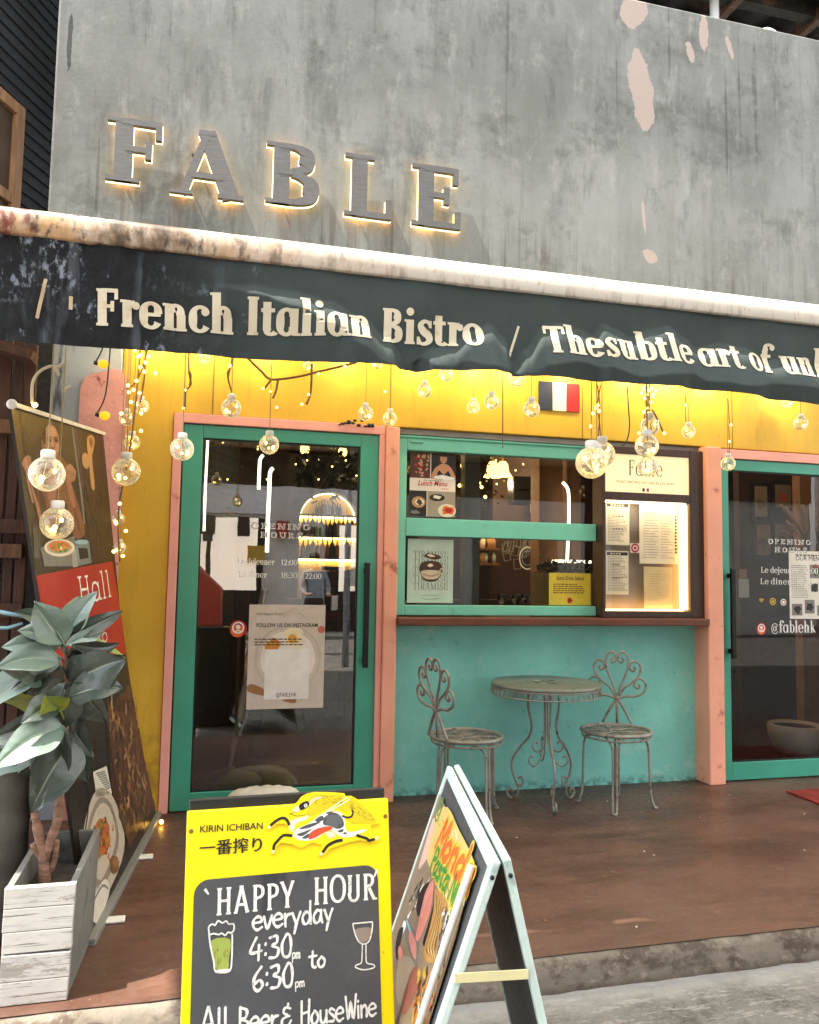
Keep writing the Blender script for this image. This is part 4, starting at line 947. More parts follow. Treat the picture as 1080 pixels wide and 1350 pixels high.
# set tables and glasses
cloth = flat('white_cloth', 'd6d0c4')
zt_ = at(680, 782, y=1.5).z
for k, (px0, px1, y, lab) in enumerate(((640, 700, 1.2, 'white laid table close behind the lower window pane'), (672, 740, 2.1, 'white laid table farther back behind the lower window pane'))):
    p0, p1 = at(px0, 780, y=y), at(px1, 780, y=y); t_ = thing('dining_table', lab, 'table', ((p0.x+p1.x)/2, y+.25, .005))
    z = 1.0+.0*k
    b = MB(cloth); b.box(p0.x, p1.x, y, y+.5, z-.03, z); b.build('table_top', t_, bevel=.005)
    b = MB(M['black_metal']); xm = (p0.x+p1.x)/2; b.tube([(xm, y+.25, .03), (xm, y+.25, z-.03)], .03, 10); b.lathe([(0, .005), (.2, .005), (.2, .02), (.03, .04)], (xm, y+.25, .0), 20); b.build('pedestal', t_)
gp = [(0, 0), (.032, 0), (.03, .004), (.005, .01), (.004, .075), (.02, .09), (.036, .12), (.034, .155), (.031, .16), (.033, .12), (.02, .094), (0, .09)]
wg = None
for k, (px, y) in enumerate(((662, 1.35), (680, 1.4), (701, 2.25), (718, 2.3), (692, 1.5))):
    p = at(px, 778, y=y); lab = ['wine glass upright on the near white table, closest to its left end', 'wine glass standing mid table behind the window', 'wine glass on the farther white table, left of its twin', 'wine glass on the farther white table, beside the yellow notice', 'wine glass at the right end of the near white table'][k]
    if wg is None:
        b = MB(glass('wine_glass', (.9, .92, .92), 3.0)); b.lathe(gp, (0, 0, 0), 16); wg = b.build('wine_glass', label=lab, cat='wine glass', group='wine glasses on the laid tables', loc=(0, 0, 0)); wg.location = (p.x, y, 1.001)
    else: dup(wg, (p.x, y, 1.001), 0, lab)
# flower counter behind notice
p0, p1 = at(708, 752, y=.9), at(782, 752, y=.9); b = MB(gm); rg = random.Random(41)
for k in range(160):
    p = at(rg.uniform(712, 778), rg.gauss(750, 5), y=.9+rg.uniform(-.08, .08)); d = Vector((rg.uniform(-1, 1), rg.uniform(-1, 1), rg.uniform(-.3, 1))).normalized()*.06; s_ = d.orthogonal().normalized()*.015
    b.face((p, p+d*.5+s_, p+d, p+d*.5-s_))
ft = thing('flower_trough', 'low trough of greenery behind the yellow notice', 'plant', ((p0.x+p1.x)/2, .9, at(745, 765, y=.9).z)); b.build('foliage', ft, recalc=False)
b = MB(pm('tan_trough', 'a58a55', .6)); b.box(p0.x, p1.x, .8, 1.0, at(745, 800, y=.9).z-.2, at(745, 756, y=.9).z); b.build('trough', ft)
# parasol stand inside left door
p = at(303, 1026, y=.32); st_ = thing('parasol_stand', 'grey round stand with a slim white pole just inside the left glass door', 'stand', (p.x, .35, .005))
b = MB(flat('grey_resin', '77756e')); b.lathe([(0, .0), (.2, .0), (.2, .03), (.17, .05), (.06, .07), (.04, .1), (0, .1)], (p.x, .52, .006), 30); b.build('base', st_)
b = MB(M['white_plastic']); q = at(345, 860, y=.56); b.tube([(p.x, .52, .08), (q.x, .56, q.z+.4)], .018, 10); b.build('pole', st_)
# dark chairs stacked inside door
for k in range(3):
    pass
b = MB(M['black_metal']); p0, p1 = at(440, 950, y=.5), at(468, 862, y=.5); b.bar(p0, p1, .03, .012); p2 = at(430, 945, y=.55); b.bar((p2.x, .55, p2.z), at(464, 858, y=.55), .02, .02); b.build('folded_easel', label='black folded easel leaning inside the left glass door', cat='easel')
wr = thing('slatted_rack', 'stacked wooden slats shining behind the left door poster', 'rack', (at(440, 800, y=1.6).x, 1.6, .005))
for k in range(7):
    p0, p1 = at(402, 776+11*k, y=1.6), at(468, 772+11*k, y=1.6); b = MB(M['brown_sill'] if k % 2 else M['old_wood']); b.bar(p0, p1, .25, .03, (0, 1, 0.2)); b.build('slat_board', wr)
# behind the right door: pot, pictures, pampas
p = at(1068, 985, y=.4); pot = thing('white_pot', 'round white plant pot inside the right glass door', 'pot', (p.x, .55, .005))
b = MB(flat('glazed_white', 'cfc6b8', .3)); b.lathe([(0, 0), (.1, 0), (.15, .05), (.185, .15), (.19, .22), (.18, .235), (.17, .22), (.16, .2), (0, .2)], (p.x, .55, .006), 30); b.build('vessel', pot)
b = MB(M['in_dark']); b.lathe([(0, .21), (.168, .212)], (p.x, .55, .006), 24); b.build('soil', pot)
for k, (x0, y0, x1, y1, lab) in enumerate(((993, 640, 1012, 682, 'pale framed print on the dark wall, upper left of four'), (1020, 638, 1043, 670, 'framed orange sketch on the dark wall, upper right of four'), (996, 690, 1016, 732, 'pale framed print on the dark wall, lower left of four'), (1020, 690, 1043, 730, 'pale framed print on the dark wall, lower right of four'))):
    Y_ = 1.9; a, d = at(x0, y0, y=Y_), at(x1, y1, y=Y_); f = thing('framed_picture', lab, 'picture', ((a.x+d.x)/2, Y_, d.z), 'framed pictures behind the right door')
    b = MB(M['black']); 
    for q in ((a.x-.03, a.x, d.z-.03, a.z+.03), (d.x, d.x+.03, d.z-.03, a.z+.03), (a.x, d.x, d.z-.03, d.z), (a.x, d.x, a.z, a.z+.03)): b.box(q[0], q[1], Y_-.02, Y_+.01, q[2], q[3])
    b.build('frame', f)
    b = MB(flat('print_grey', 'a39a8c')); b.box(a.x, d.x, Y_-.005, Y_+.01, d.z, a.z); A = Art(b, (a.x, Y_-.005, d.z), UX, VZ)
    if k == 1: A.col(M['orange']); A.blob((d.x-a.x)*.5, (a.z-d.z)*.45, .05, 0, rng=rg)
    else: A.col(M['greyp']); A.blob((d.x-a.x)*.5, (a.z-d.z)*.4, .05, 0, rng=rg)
    b.build('print', f, recalc=False)
b = MB(M['in_wall']); p0, p1 = at(975, 700, y=1.92), at(1056, 700, y=1.92); b.box(p0.x, p1.x, 1.92, 2.0, 0, 2.75); b.build('wall_panel', label='dark wall panel carrying four framed pictures', cat='wall panel')
b = MB(pm('tan_plaster', '9c7456', .8)); p0, p1 = at(1056, 700, y=1.6), at(1110, 700, y=1.6); b.box(p0.x, p1.x, 1.6, 1.7, 0, 2.75); b.build('inside_pier', label='tan plaster pier at the far right inside', cat='pillar')
pg = thing('pampas_vase', 'bunch of dried pampas stems behind the right door', 'dried flowers', tuple(at(1070, 745, y=1.2)))
b = MB(pm('dry_stems', '8a6a3a', .9)); rg = random.Random(77)
for k in range(60):
    p = at(1070+rg.gauss(0, 2), 725, y=1.2); q = p+Vector((rg.gauss(0, .1), rg.gauss(0, .08), rg.uniform(.15, .42)))
    b.tube([p, p.lerp(q, .5)+Vector((rg.gauss(0, .02), 0, .02)), q], [.004, .004, .012], 5)
b.build('stems', pg)
b = MB(M['tanp']); p = at(1070, 745, y=1.2); b.lathe([(0, -.12), (.07, -.12), (.09, -.03), (.05, .06), (.055, .08), (.045, .08)], p, 16); b.build('vase', pg)
point('right_room_light', (4.5, .9, 2.6), 2.2, .08)
# more of the room: shelves, chairs and lamps half seen through the panes
def in_box(name, label, cat, px0, py0, px1, py1, y, dep, m, bev=.004):
    a, d = at(px0, py0, y=y), at(px1, py1, y=y); b = MB(m); b.box(a.x, d.x, y, y+dep, d.z, a.z); return b.build(name, label=label, cat=cat, bevel=bev)
ws = thing('wall_shelf', 'wooden wall shelf of jars behind the middle of the lower window pane', 'shelf', tuple(at(645, 735, y=2.7)))
for k, py in enumerate((722, 742)):
    a, d = at(634, py, y=2.7), at(660, py, y=2.7); b = MB(M['old_wood']); b.box(a.x, d.x, 2.7, 2.86, a.z-.02, a.z); b.build('shelf_board', ws)
    for q in range(5):
        b = MB(rg.choice((M['tanp'], M['greyp'], M['mint'], M['brownp'], M['cream']))); b.lathe([(0, 0), (.03, 0), (.032, .07), (.02, .09), (.02, .1), (0, .1)], (a.x+.05+(d.x-a.x-.1)*q/4, 2.78, a.z+.001), 12); b.build('jar', ws)
for k, (px, y, lab) in enumerate(((668, 1.75, 'dark dining chair tucked behind the near white table'), (712, 2.75, 'dark dining chair behind the farther white table'), (430, 2.6, 'dark dining chair deep inside behind the left door poster'))):
    p = at(px, 800, y=y); ch = thing('dining_chair', lab, 'chair', (p.x, y, .005)); b = MB(M['dark_wood']); b.box(p.x-.2, p.x+.2, y-.2, y+.2, .44, .48); b.build('seat', ch, bevel=.006)
    b = MB(M['dark_wood']); b.box(p.x-.2, p.x-.165, y+.17, y+.2, .48, 1.12); b.box(p.x+.165, p.x+.2, y+.17, y+.2, .48, 1.12); b.box(p.x-.165, p.x+.165, y+.175, y+.195, .95, 1.1); b.box(p.x-.165, p.x+.165, y+.175, y+.195, .7, .78); b.build('backrest', ch, bevel=.004)
    for sx in (-1, 1):
        for sy in (-1, 1): b = MB(M['dark_wood']); b.bar((p.x+.17*sx, y+.17*sy, .005), (p.x+.17*sx, y+.17*sy, .44), .035, .035); b.build('leg', ch)
for k, (px, py, y, w_, h_, lab) in enumerate(((707, 664, 3.0, 13, 26, 'small gold framed picture behind the upper window pane, right of the loudspeaker'), (725, 655, 2.9, 20, 34, 'small dark framed picture behind the upper window pane, beside the arch pier'), (308, 668, 2.15, 14, 24, 'small framed picture on the brown panel left of the curved neon tube'))):
    a, d = at(px-w_/2, py-h_/2, y=y), at(px+w_/2, py+h_/2, y=y); f = thing('framed_picture', lab, 'picture', ((a.x+d.x)/2, y, d.z)); b = MB(M['gold'] if k != 1 else M['black']); b.box(a.x, d.x, y, y+.03, d.z, a.z); b.build('frame', f, bevel=.006)
    b = MB(M['tanp']); b.box(a.x+.03, d.x-.03, y-.003, y+.001, d.z+.03, a.z-.03); A = Art(b, (a.x, y-.003, d.z), UX, VZ); A.col(M['brownp']); A.blob((d.x-a.x)/2, (a.z-d.z)*.4, .05, 0, rng=rg); A.col(M['leafgreen']); A.blob((d.x-a.x)/2, (a.z-d.z)*.65, .04, 1, rng=rg); b.build('print', f, recalc=False)
for k, (px, py, y, lab) in enumerate(((600+14, 614, 2.0, 'small amber bulb among the greenery behind the upper window pane'), (716, 628, 3.2, 'small amber bulb hanging behind the upper window pane near the arch'), (402, 592, 3.0, 'small amber bulb hanging behind the left door near its top'), (452, 596, 3.4, 'small amber bulb hanging behind the left door over the bottle shelf'))):
    p = at(px, py, y=y); t_ = thing('hanging_bulb', lab, 'bulb', tuple(p)); b = MB(emit('hanging_bulb_glow', 'ffc460', 1.6)); b.ball(p, .045, 12, 8, (1, 1, 1.25)); b.build('bulb', t_); b = MB(M['black']); b.tube([(p.x, p.y, p.z+.05), (p.x, p.y, 2.755)], .005, 6); b.build('cord', t_)
# mats
m0 = at(1040, 1045, z=.006); b = MB(pm('red_mat', '7a1f14', .95, 0, .2, 8, .5, 90)); b.box(m0.x, m0.x+.9, -.82, -.3, .001, .012); b.build('door_mat', label='dark red mat on the terrace before the right door', cat='mat', bevel=.003)
# ------------------------------------------------------------------ awning
AY, ZR, ZB = -1.988, 2.313, 2.0
def tab(pts):
    q = [at(px, py, y=-2.0) for px, py in pts]; return [(p.x, p.z) for p in q]
def interp(t, x, lo=None, hi=None):
    if x <= t[0][0]: return t[0][1] if lo is None else lo
    if x >= t[-1][0]: return t[-1][1] if hi is None else hi
    for a, b in zip(t, t[1:]):
        if a[0] <= x <= b[0]:
            k = (x-a[0])/(b[0]-a[0]); k = k*k*(3-2*k); return a[1]+(b[1]-a[1])*k
T_wave = tab([(520, 490), (535, 481), (548, 474), (575, 455), (600, 449), (625, 432), (650, 424), (668, 440), (684, 472), (700, 455), (720, 428), (745, 423), (765, 430), (786, 438), (799, 424), (815, 431), (835, 441), (860, 432), (885, 427), (905, 440), (925, 455), (955, 449), (985, 455), (1020, 472), (1050, 468), (1100, 485), (1160, 470), (1250, 490)])
T_up = tab([(262, 371), (300, 371), (345, 374), (390, 381), (440, 394), (480, 414), (515, 440), (540, 470)])
T_lo = tab([(262, 372), (300, 377), (345, 388), (390, 404), (440, 428), (480, 456), (505, 476), (540, 490)])
T_dip = tab([(540, 478), (560, 466), (578, 480), (600, 482), (612, 476), (640, 484), (700, 492), (722, 484), (760, 480), (795, 488), (840, 500), (880, 498), (905, 496), (930, 505), (985, 512), (1020, 506), (1080, 512)])
def slack(x): return ZB+.008*math.sin(x*1.3+.4)+.002*math.sin(x*7+1)
def bulge(x, z):
    """outward offset (towards the street) of the slack fabric"""
    d = -.15*(ZR-z)
    if x < .67:
        zu, zl = interp(T_up, x, -9, -9), interp(T_lo, x, -9, -9)
        if zu > 0 and zl < zu:
            kx = min(1, max(0, (x-T_up[0][0])/.14))*min(1, max(0, (.67-x)/.05)); kx = kx*kx*(3-2*kx)
            if z < zu: d += .62*kx*(zu-max(z, zl))
            if z < zl: d -= .2*kx*(zl-z)
    zw = interp(T_wave, x, -9)
    if zw > 0 and z < zw:
        d += .58*(zw-z)
        zd = interp(T_dip, x, -9)
        if zd > 0 and z < zd: d -= .8*(zd-z)
    d += .004*mn.noise(Vector((x*5, z*6, 0)))+.0022*mn.noise(Vector((x*17, z*9, 3)))
    if x < .25:
        k = min(1, (.25-x)/.3); d += k*(.012*mn.noise(Vector((x*9, z*5, 8)))+.006*mn.noise(Vector((x*26, z*16, 2))))
    return d
def on_valance(x, z, lift=0): return Vector((x, AY-bulge(x, z)-lift, z))
def rail_hook(t, c):
    x, y, z = t.sep()
    left = t.rng(x, .95, -.35); n1 = t.noise(16, 7, (1, 1, .5), .72); n2 = t.noise(5, 6, (1, 1, .6), .7, (4, 4, 4)); n3 = t.noise(42, 5, (1, 1, .45), .7, (1, 7, 2))
    dr = t.noise(30, 5, (1, 1, .12), .65, (6, 6, 6)); c = t.mix(t.math('MULTIPLY', t.rng(z, 2.37, 2.31, 0, .6), t.rng(dr, .5, .66)), c, lin('7d6e60')); c = t.mix(t.math('MULTIPLY', left, t.rng(n2, .3, .6, 0, .9)), c, lin('a87c46'))
    c = t.mix(t.math('MULTIPLY', left, t.rng(n1, .5, .62)), c, lin('3a3026'))
    blk = t.math('MULTIPLY', t.math('MULTIPLY', t.rng(x, -.42, -.3), t.rng(x, .05, -.15)), t.rng(n2, .35, .6)); c = t.mix(t.math('MULTIPLY', blk, .85), c, lin('1e1c1a'))
    c = t.mix(t.rng(n3, .56, .7, 0, .6), c, lin('8a6a4c'))
    rust = t.math('MULTIPLY', t.rng(x, -.5, -.58), t.rng(n1, .4, .6)); c = t.mix(rust, c, lin('6e2f16'))
    sp = t.noise(28, 3, (1, 1, 1.4), .5, (8, 8, 2)); return t.mix(t.rng(sp, .73, .77, 0, .8), c, lin('5a4436'))
M['rail'] = pm('stained_cream_rail', 'cbc2b8', .45, 0, .05, 4, .12, 40, hook=rail_hook)
def fab_hook(t, c):
    x, y, z = t.sep(); left = t.rng(x, .25, -.25); n = t.noise(6, 7, (1, 1, .7), .7)
    c = t.mix(left, c, lin('1b1c1f'))
    flake = t.noise(11, 8, (1, 1, .55), .76, (3, 1, 4)); c = t.mix(t.math('MULTIPLY', t.rng(x, .3, -.1), t.rng(flake, .60, .66, 0, .8)), c, lin('7b828c'))
    fold = t.noise(3.5, 5, (1.6, 1, .25), .6, (6, 2, 2)); c = t.mix(t.math('MULTIPLY', left, t.rng(fold, .55, .62, 0, .5)), c, lin('5b6068'))
    scratch = t.noise(46, 5, (1, 1, .5), .7, (1, 1, 9)); band = t.noise(2.2, 3, (1, 1, 1.6), .5, (9, 4, 4))
    c = t.mix(t.math('MULTIPLY', t.math('MULTIPLY', t.rng(x, .5, .1), t.rng(band, .5, .6)), t.rng(scratch, .5, .62, 0, .7)), c, lin('8e97a2'))
    dirt = t.noise(4, 6, (1, 1, .5), .7, (2, 6, 6)); return t.mix(t.rng(dirt, .5, .72, 0, .5), c, lin('3b403d'))
M['fabric'] = pm('faded_dark_awning', '3b4342', .8, 0, .12, 3, .15, 90, hook=fab_hook, spec=.2)
def canopy_cloth(name):  # unseen cloth made pale and translucent to add fill light below
    m, t, bs = begin(name); t.n.remove(bs); d = t.new('ShaderNodeBsdfDiffuse'); a = t.new('ShaderNodeBsdfTranslucent'); x = t.new('ShaderNodeMixShader')
    d.inputs[0].default_value = (.42, .41, .37, 1); a.inputs[0].default_value = (.36, .35, .31, 1); x.inputs[0].default_value = .5
    t.ln(d.outputs[0], x.inputs[1]); t.ln(a.outputs[0], x.inputs[2]); t.ln(x.outputs[0], t.n['Material Output'].inputs[0]); return m
aw = thing('awning', 'dark awning with a stained cream rail and cream bistro lettering', 'awning', (.9, -1.0, ZB))
b = MB(M['rail'])
prof = [(-1.985, 2.312), (-1.999, 2.313), (-2.004, 2.318), (-2.004, 2.378), (-1.999, 2.39), (-1.986, 2.4), (-1.968, 2.402), (-1.93, 2.402), (-1.9, 2.392), (-1.9, 2.312)]
n = 120; rows = []
for y, z in prof: rows.append([b.av((-3.2+7.4*i/n, y+.002*mn.noise(Vector((i*.4, z*30, 0))), z+.0015*mn.noise(Vector((i*.3, y*30, 5))))) for i in range(n+1)])
for q in range(len(prof)):
    r0, r1 = rows[q], rows[(q+1) % len(prof)]
    for i in range(n): b.fi((r0[i], r0[i+1], r1[i+1], r1[i]), True)
b.build('rail', aw)
b = MB(M['fabric']); xs = [-3.2+.08*i for i in range(29)]; x = xs[-1]
while x < 2.75: x += .0065; xs.append(x)
while x < 4.2: x += .08; xs.append(x)
NV = 60; rows = []
for j in range(NV+1): rows.append([b.av(on_valance(x, ZR+(slack(x)-ZR)*j/NV)) for x in xs])
for j in range(NV):
    for i in range(len(xs)-1): b.fi((rows[j][i], rows[j+1][i], rows[j+1][i+1], rows[j][i+1]), True)
vl = b.build('valance', aw, recalc=False)
b = MB(canopy_cloth('canopy_cloth')); nx = 70; rows = []
for j in range(13):
    y = -1.93+1.93*j/12; rows.append([b.av((-3.2+7.4*i/nx, y, 2.385+(y+1.93)*.345-.02*math.sin(math.pi*j/12)+.004*math.sin(i*1.3))) for i in range(nx+1)])
for j in range(12):
    for i in range(nx): b.fi((rows[j][i], rows[j][i+1], rows[j+1][i+1], rows[j+1][i]), True)
b.build('canopy', aw, recalc=False)
for x in (-2.6, .35, 3.6):
    b = MB(M['white_plastic']); b.bar((x, -1.92, 2.34), (x+.25, -.95, 2.62), .04, .05); b.bar((x+.25, -.95, 2.62), (x, -.005, 2.95), .045, .05); b.build('folding_arm', aw)
b = MB(M['cream'])
M['letter_cream'] = pm('worn_cream_letters', 'c6bba4', .6, 0, .06, 6, .1, 60, spots=(('b29a76', 7, .56, .68), ('8a8f92', 13, .68, .74)))
M['letter_brown'] = pm('aged_tan_letter', 'b59d7c', .6, 0, .15, 9, .1, 60)
A = Art(b, (0, 0, 0), UX, VZ, .0032, .0003, fn=lambda u, v, l: on_valance(u, v, l)); A.col(M['letter_cream'])
awn = serif_font(.165, .068, .05, .055)
def awtext(txt, p0, p1, capx):
    a, e = at(*p0, y=-2.), at(*p1, y=-2.); size = (at(capx[0], capx[1], y=-2.).z-at(capx[0], capx[2], y=-2.).z)/.7
    rot = math.atan2(e.z-a.z, e.x-a.x); A.glyphs(txt, a.x, a.z, size, awn, 0, rot=rot, end=e.x)
awtext('French Italian Bistro', (122, 423), (640, 455), (135, 374, 422))
awtext('/', (674, 463), (692, 464), (684, 427, 462))
awtext('Thesubtle art of unl', (719, 466), (1092, 497), (745, 428, 467))
A.col(M['letter_brown']); awtext('/', (42, 409), (62, 410), (50, 362, 405)); A.rib([(at(91, 385, y=-2).x, at(91, 385, y=-2).z), (at(90, 402, y=-2).x, at(90, 402, y=-2).z)], .011, 0)
b.build('lettering', vl, recalc=False)

# ------------------------------------------------------------------ backlit letters
M['steel'] = pm('brushed_steel', '5a5753', .5, .5, .12, 12, .06, 90, stretch=(1, 1, 9))
FONTB = serif_font(.165, .06, .045, .075)
def outline(pts, closed):
    n = len(pts); L, Rr = [], []
    for k in range(n):
        a = pts[k-1] if (k > 0 or closed) else pts[k]; c = pts[(k+1) % n] if (k < n-1 or closed) else pts[k]
        dx, dy = c[0]-a[0], c[1]-a[1]; q = math.hypot(dx, dy) or 1; u, v, w_ = pts[k]
        L.append((u-dy/q*w_/2, v+dx/q*w_/2)); Rr.append((u+dy/q*w_/2, v-dx/q*w_/2))
    return L, Rr
def solid_letter(b, ch, x0, z0, wid, hgt, y0, y1, grow=0.):
    g, adv = FONTB(ch); us = []
    for st in g:
        for p in st[1]: us += [p[0]-p[2]*.0, p[0]]
    lo, hi = {'F': (.03, .53), 'A': (.03, .66), 'B': (.03, .58), 'L': (.03, .53), 'E': (.03, .57)}[ch]
    sx, sz = wid/(hi-lo), hgt/.7
    for k, st in enumerate(g):
        L, Rr = outline([(p[0], p[1], p[2]+grow/sx) for p in st[1]], st[2])
        f = lambda p, y: Vector((x0+(p[0]-lo)*sx, y, z0+p[1]*sz))
        yf = y0-.0004*k
        n = len(L)
        for q in range(n-1):
            a, c, d, e = L[q], L[q+1], Rr[q+1], Rr[q]
            b.face((f(a, yf), f(e, yf), f(d, yf), f(c, yf))); b.face((f(a, y1), f(c, y1), f(d, y1), f(e, y1)))
            b.face((f(a, yf), f(c, yf), f(c, y1), f(a, y1))); b.face((f(e, yf), f(e, y1), f(d, y1), f(d, yf)))
        for q in (0, n-1): b.face((f(L[q], yf), f(L[q], y1), f(Rr[q], y1), f(Rr[q], yf)))
YF = -.07
for ch, x0, y0, x1, y1, w_ in (('F', 141, 155, 213, 242, 'first'), ('A', 232, 172, 320, 261, 'second'), ('B', 352, 188, 423, 272, 'third'), ('L', 456, 203, 517, 288, 'fourth'), ('E', 545, 217, 608, 301, 'last')):
    xm = (x0+x1)/2; a = at(x0, (y0+y1)/2, y=YF).x; e = at(x1, (y0+y1)/2, y=YF).x; zt = at(xm, y0+2, y=YF).z; z0 = at(xm, y1-2, y=YF).z
    t_ = thing('wall_letter', f'steel letter {ch} with a warm glowing edge, {w_} of the wall sign', 'sign letter', ((a+e)/2, 0, z0), 'backlit letters on the concrete wall')
    b = MB(M['steel']); solid_letter(b, ch, a, z0, e-a, zt-z0, YF, -.04); b.build('face', t_, recalc=False)
    b = MB(emit('letter_halo_'+ch.lower(), 'ffdc9c', .75)); solid_letter(b, ch, a, z0, e-a, zt-z0, -.0365, -.027, .006); b.build('light_strip', t_, recalc=False)
    b = MB(M['steel']); 
    for s_ in (.25, .7):
        xx = a+(e-a)*(.2 if s_ < .5 else .24); zz = z0+(zt-z0)*s_; b.box(xx-.006, xx+.006, -.027, 0, zz-.006, zz+.006)
    b.build('spacer', t_)

# ------------------------------------------------------------------ globe lights and fairy strings
def highlight_haze(name):  # white haze mixed into clear glass to stand for its pale highlights
    m = glass(name, (.97, .97, .95), 1.6); t = NT(m); o = t.n['Material Output']; src = o.inputs[0].links[0].from_socket
    d = t.new('ShaderNodeBsdfDiffuse'); d.inputs[0].default_value = (.9, .88, .82, 1); a = t.new('ShaderNodeBsdfTranslucent'); a.inputs[0].default_value = (.9, .88, .82, 1)
    x = t.new('ShaderNodeAddShader'); t.ln(d.outputs[0], x.inputs[0]); t.ln(a.outputs[0], x.inputs[1])
    lw = t.new('ShaderNodeLayerWeight'); lw.inputs[0].default_value = .35; f = t.math('ADD', t.math('MULTIPLY', lw.outputs['Facing'], .3), t.math('MULTIPLY', t.rng(t.noise(28, 3), .45, .7), .16))
    mx = t.new('ShaderNodeMixShader'); t.ln(f, mx.inputs[0]); t.ln(src, mx.inputs[1]); t.ln(x.outputs[0], mx.inputs[2]); t.ln(mx.outputs[0], o.inputs[0]); return m
def under(y): return 2.35+(y+1.93)*.345
gp_ = thing('globe_light', None, 'globe light', (0, 0, 0), 'clear globe lights hanging under the awning')
b = MB(M['white_plastic']); b.lathe([(.17, .44), (.2, .46), (.2, .66), (.16, .7), (0, .7)], seg=16); b.build('cap', gp_, recalc=False)
b = MB(highlight_haze('globe_glass')); b.lathe([(0, -.5)]+[(.5*math.sin(math.pi*k/14), -.5*math.cos(math.pi*k/14)) for k in range(1, 13)]+[(.19, .46)], seg=20); b.build('globe', gp_)
b = MB(M['led_soft']); rg = random.Random(4)
bp = [(rg.uniform(-.25, .25), rg.uniform(-.25, .25), rg.uniform(-.38, .25)) for k in range(6)]
for p in bp: b.ball(p, .062, 8, 6)
b.build('beads', gp_)
b = MB(pm('thin_silver_wire', 'c9bfa0', .4, .4)); b.tube(cat_rom([(0, 0, .5)]+bp+[(.1, 0, .4)], 4), .012, 5); b.build('wire', gp_)
cordm = pm('clear_cord', '9a8a5c', .5, 0)
b = MB(cordm); b.tube([(0, 0, 0), (0, 0, 1)], 1., 5); cord = b.build('cord', gp_)
G = [(62, 625, 46, 'large globe on a long cord before the man on the tall poster'), (75, 690, 43, 'large globe low on the tall poster above its red band'), (166, 622, 37, 'large globe before the edge of the pink plaster and the yellow wall'),
 (240, 592, 31, 'globe beside the upper left corner of the left door'), (305, 538, 26, 'globe just above the left end of the pink door lintel'), (355, 586, 26, 'globe in front of the top rail of the left door'),
 (482, 545, 20, 'globe by the black ribbon over the left door'), (514, 552, 19, 'globe over the pillar beside the left door'), (174, 583, 21, 'globe straight above the large one at the yellow wall edge'), (186, 536, 20, 'globe high on the left end of the yellow wall'),
 (167, 552, 19, 'globe at the pink plaster edge, left of its close neighbour'), (156, 684, 16, 'small globe low at the yellow wall edge beside the tall poster'), (158, 722, 16, 'lowest small globe at the yellow wall edge beside the tall poster'),
 (407, 481, 15, 'small globe tucked under the awning edge over the left door'), (560, 515, 19, 'globe on the yellow wall left of centre above the window corner'), (588, 494, 19, 'globe half tucked under the awning above the window'),
 (624, 537, 17, 'small globe over the lunch poster'), (648, 530, 20, 'globe on the yellow wall next to the small one over the lunch poster'), (682, 500, 20, 'globe half tucked under the awning left of the flag'), (701, 539, 22, 'globe close to the lower left of the flag'),
 (780, 610, 42, 'large globe in front of the lit sign box, nearest to the window'), (794, 599, 34, 'globe behind the large one at the upper window corner'), (787, 606, 30, 'globe deepest in the cluster at the upper window corner'), (853, 588, 31, 'globe in front of the middle of the lit sign box, upper of two'), (854, 615, 27, 'globe in front of the middle of the lit sign box, lower of two'), (857, 562, 25, 'globe above the lit sign box in the hanging tangle'),
 (908, 569, 18, 'globe above the right end of the lit sign box'), (960, 611, 19, 'globe at the upper left corner of the right door'), (1056, 558, 18, 'globe on the yellow wall over the right door'), (1038, 530, 15, 'small globe tucked under the awning over the right door'), (270, 472, 15, 'small globe tucked under the awning over the left door frame'), (497, 479, 15, 'small globe tucked under the awning near the pillar by the left door')]
first = True
for px, py, dp, lab in G:
    D_ = .115 if dp >= 33 else .08
    dist = ray(px, py).y
    y = -4.6+FPX*D_/dp*dist; y = max(-1.85, min(-.1, y)); D_ = dp*(y+4.6)/dist/FPX
    p = at(px, py, y=y); L = max(.03, under(y)-p.z-D_*.68)
    o = gp_ if first else dup(gp_)
    o.location = p; o.scale = (D_,)*3; o.rotation_euler = (0, 0, random.uniform(0, 6)); o['label'] = lab
    for ch in o.children:
        if ch.name.startswith('cord'): ch.location = (0, 0, .69); ch.scale = ((.0021/D_), (.0021/D_), L/D_)
    first = False
def wire(name, label, pts, r, mt, leds=(), lr=.006, group=None):
    t_ = thing(name, label, 'fairy lights', pts[0] if not isinstance(pts[0], list) else pts[0][0], group)
    b = MB(mt)
    for q in (pts if isinstance(pts[0], list) else [pts]): b.tube(cat_rom(q, 5), r, 6)
    b.build('wire', t_)
    if leds:
        b = MB(M['led_soft'])
        for p in leds: b.ball(p, lr, 6, 5)
        b.build('beads', t_)
    return t_
def W(y, *pp): return [at(px, py, y=y) for px, py in pp]
twig = pm('brown_twig_wire', '7a5a30', .7); pale = pm('pale_twig_wire', 'd8cdb4', .6)
wire('twig_lights', 'brown forked twig string of lights over the left door', [W(-.6, (325, 470), (345, 490), (358, 500), (390, 497), (420, 490), (445, 484), (470, 478)), W(-.6, (358, 500), (352, 508), (348, 513)), W(-.6, (367, 499), (364, 515), (360, 525)), W(-.6, (411, 480), (410, 515), (404, 533))], .006, twig, W(-.62, (347, 512), (357, 516), (365, 537), (398, 533), (407, 520), (455, 483), (420, 493), (508, 516)), .006)
wire('twig_lights', 'pale curled twig string hanging before the blue grey pier', [W(-1.5, (42, 532), (43, 505), (52, 490), (66, 483), (76, 484), (84, 478)), W(-1.5, (72, 483), (78, 495))], .006, pale, W(-1.52, (46, 534),), .01)
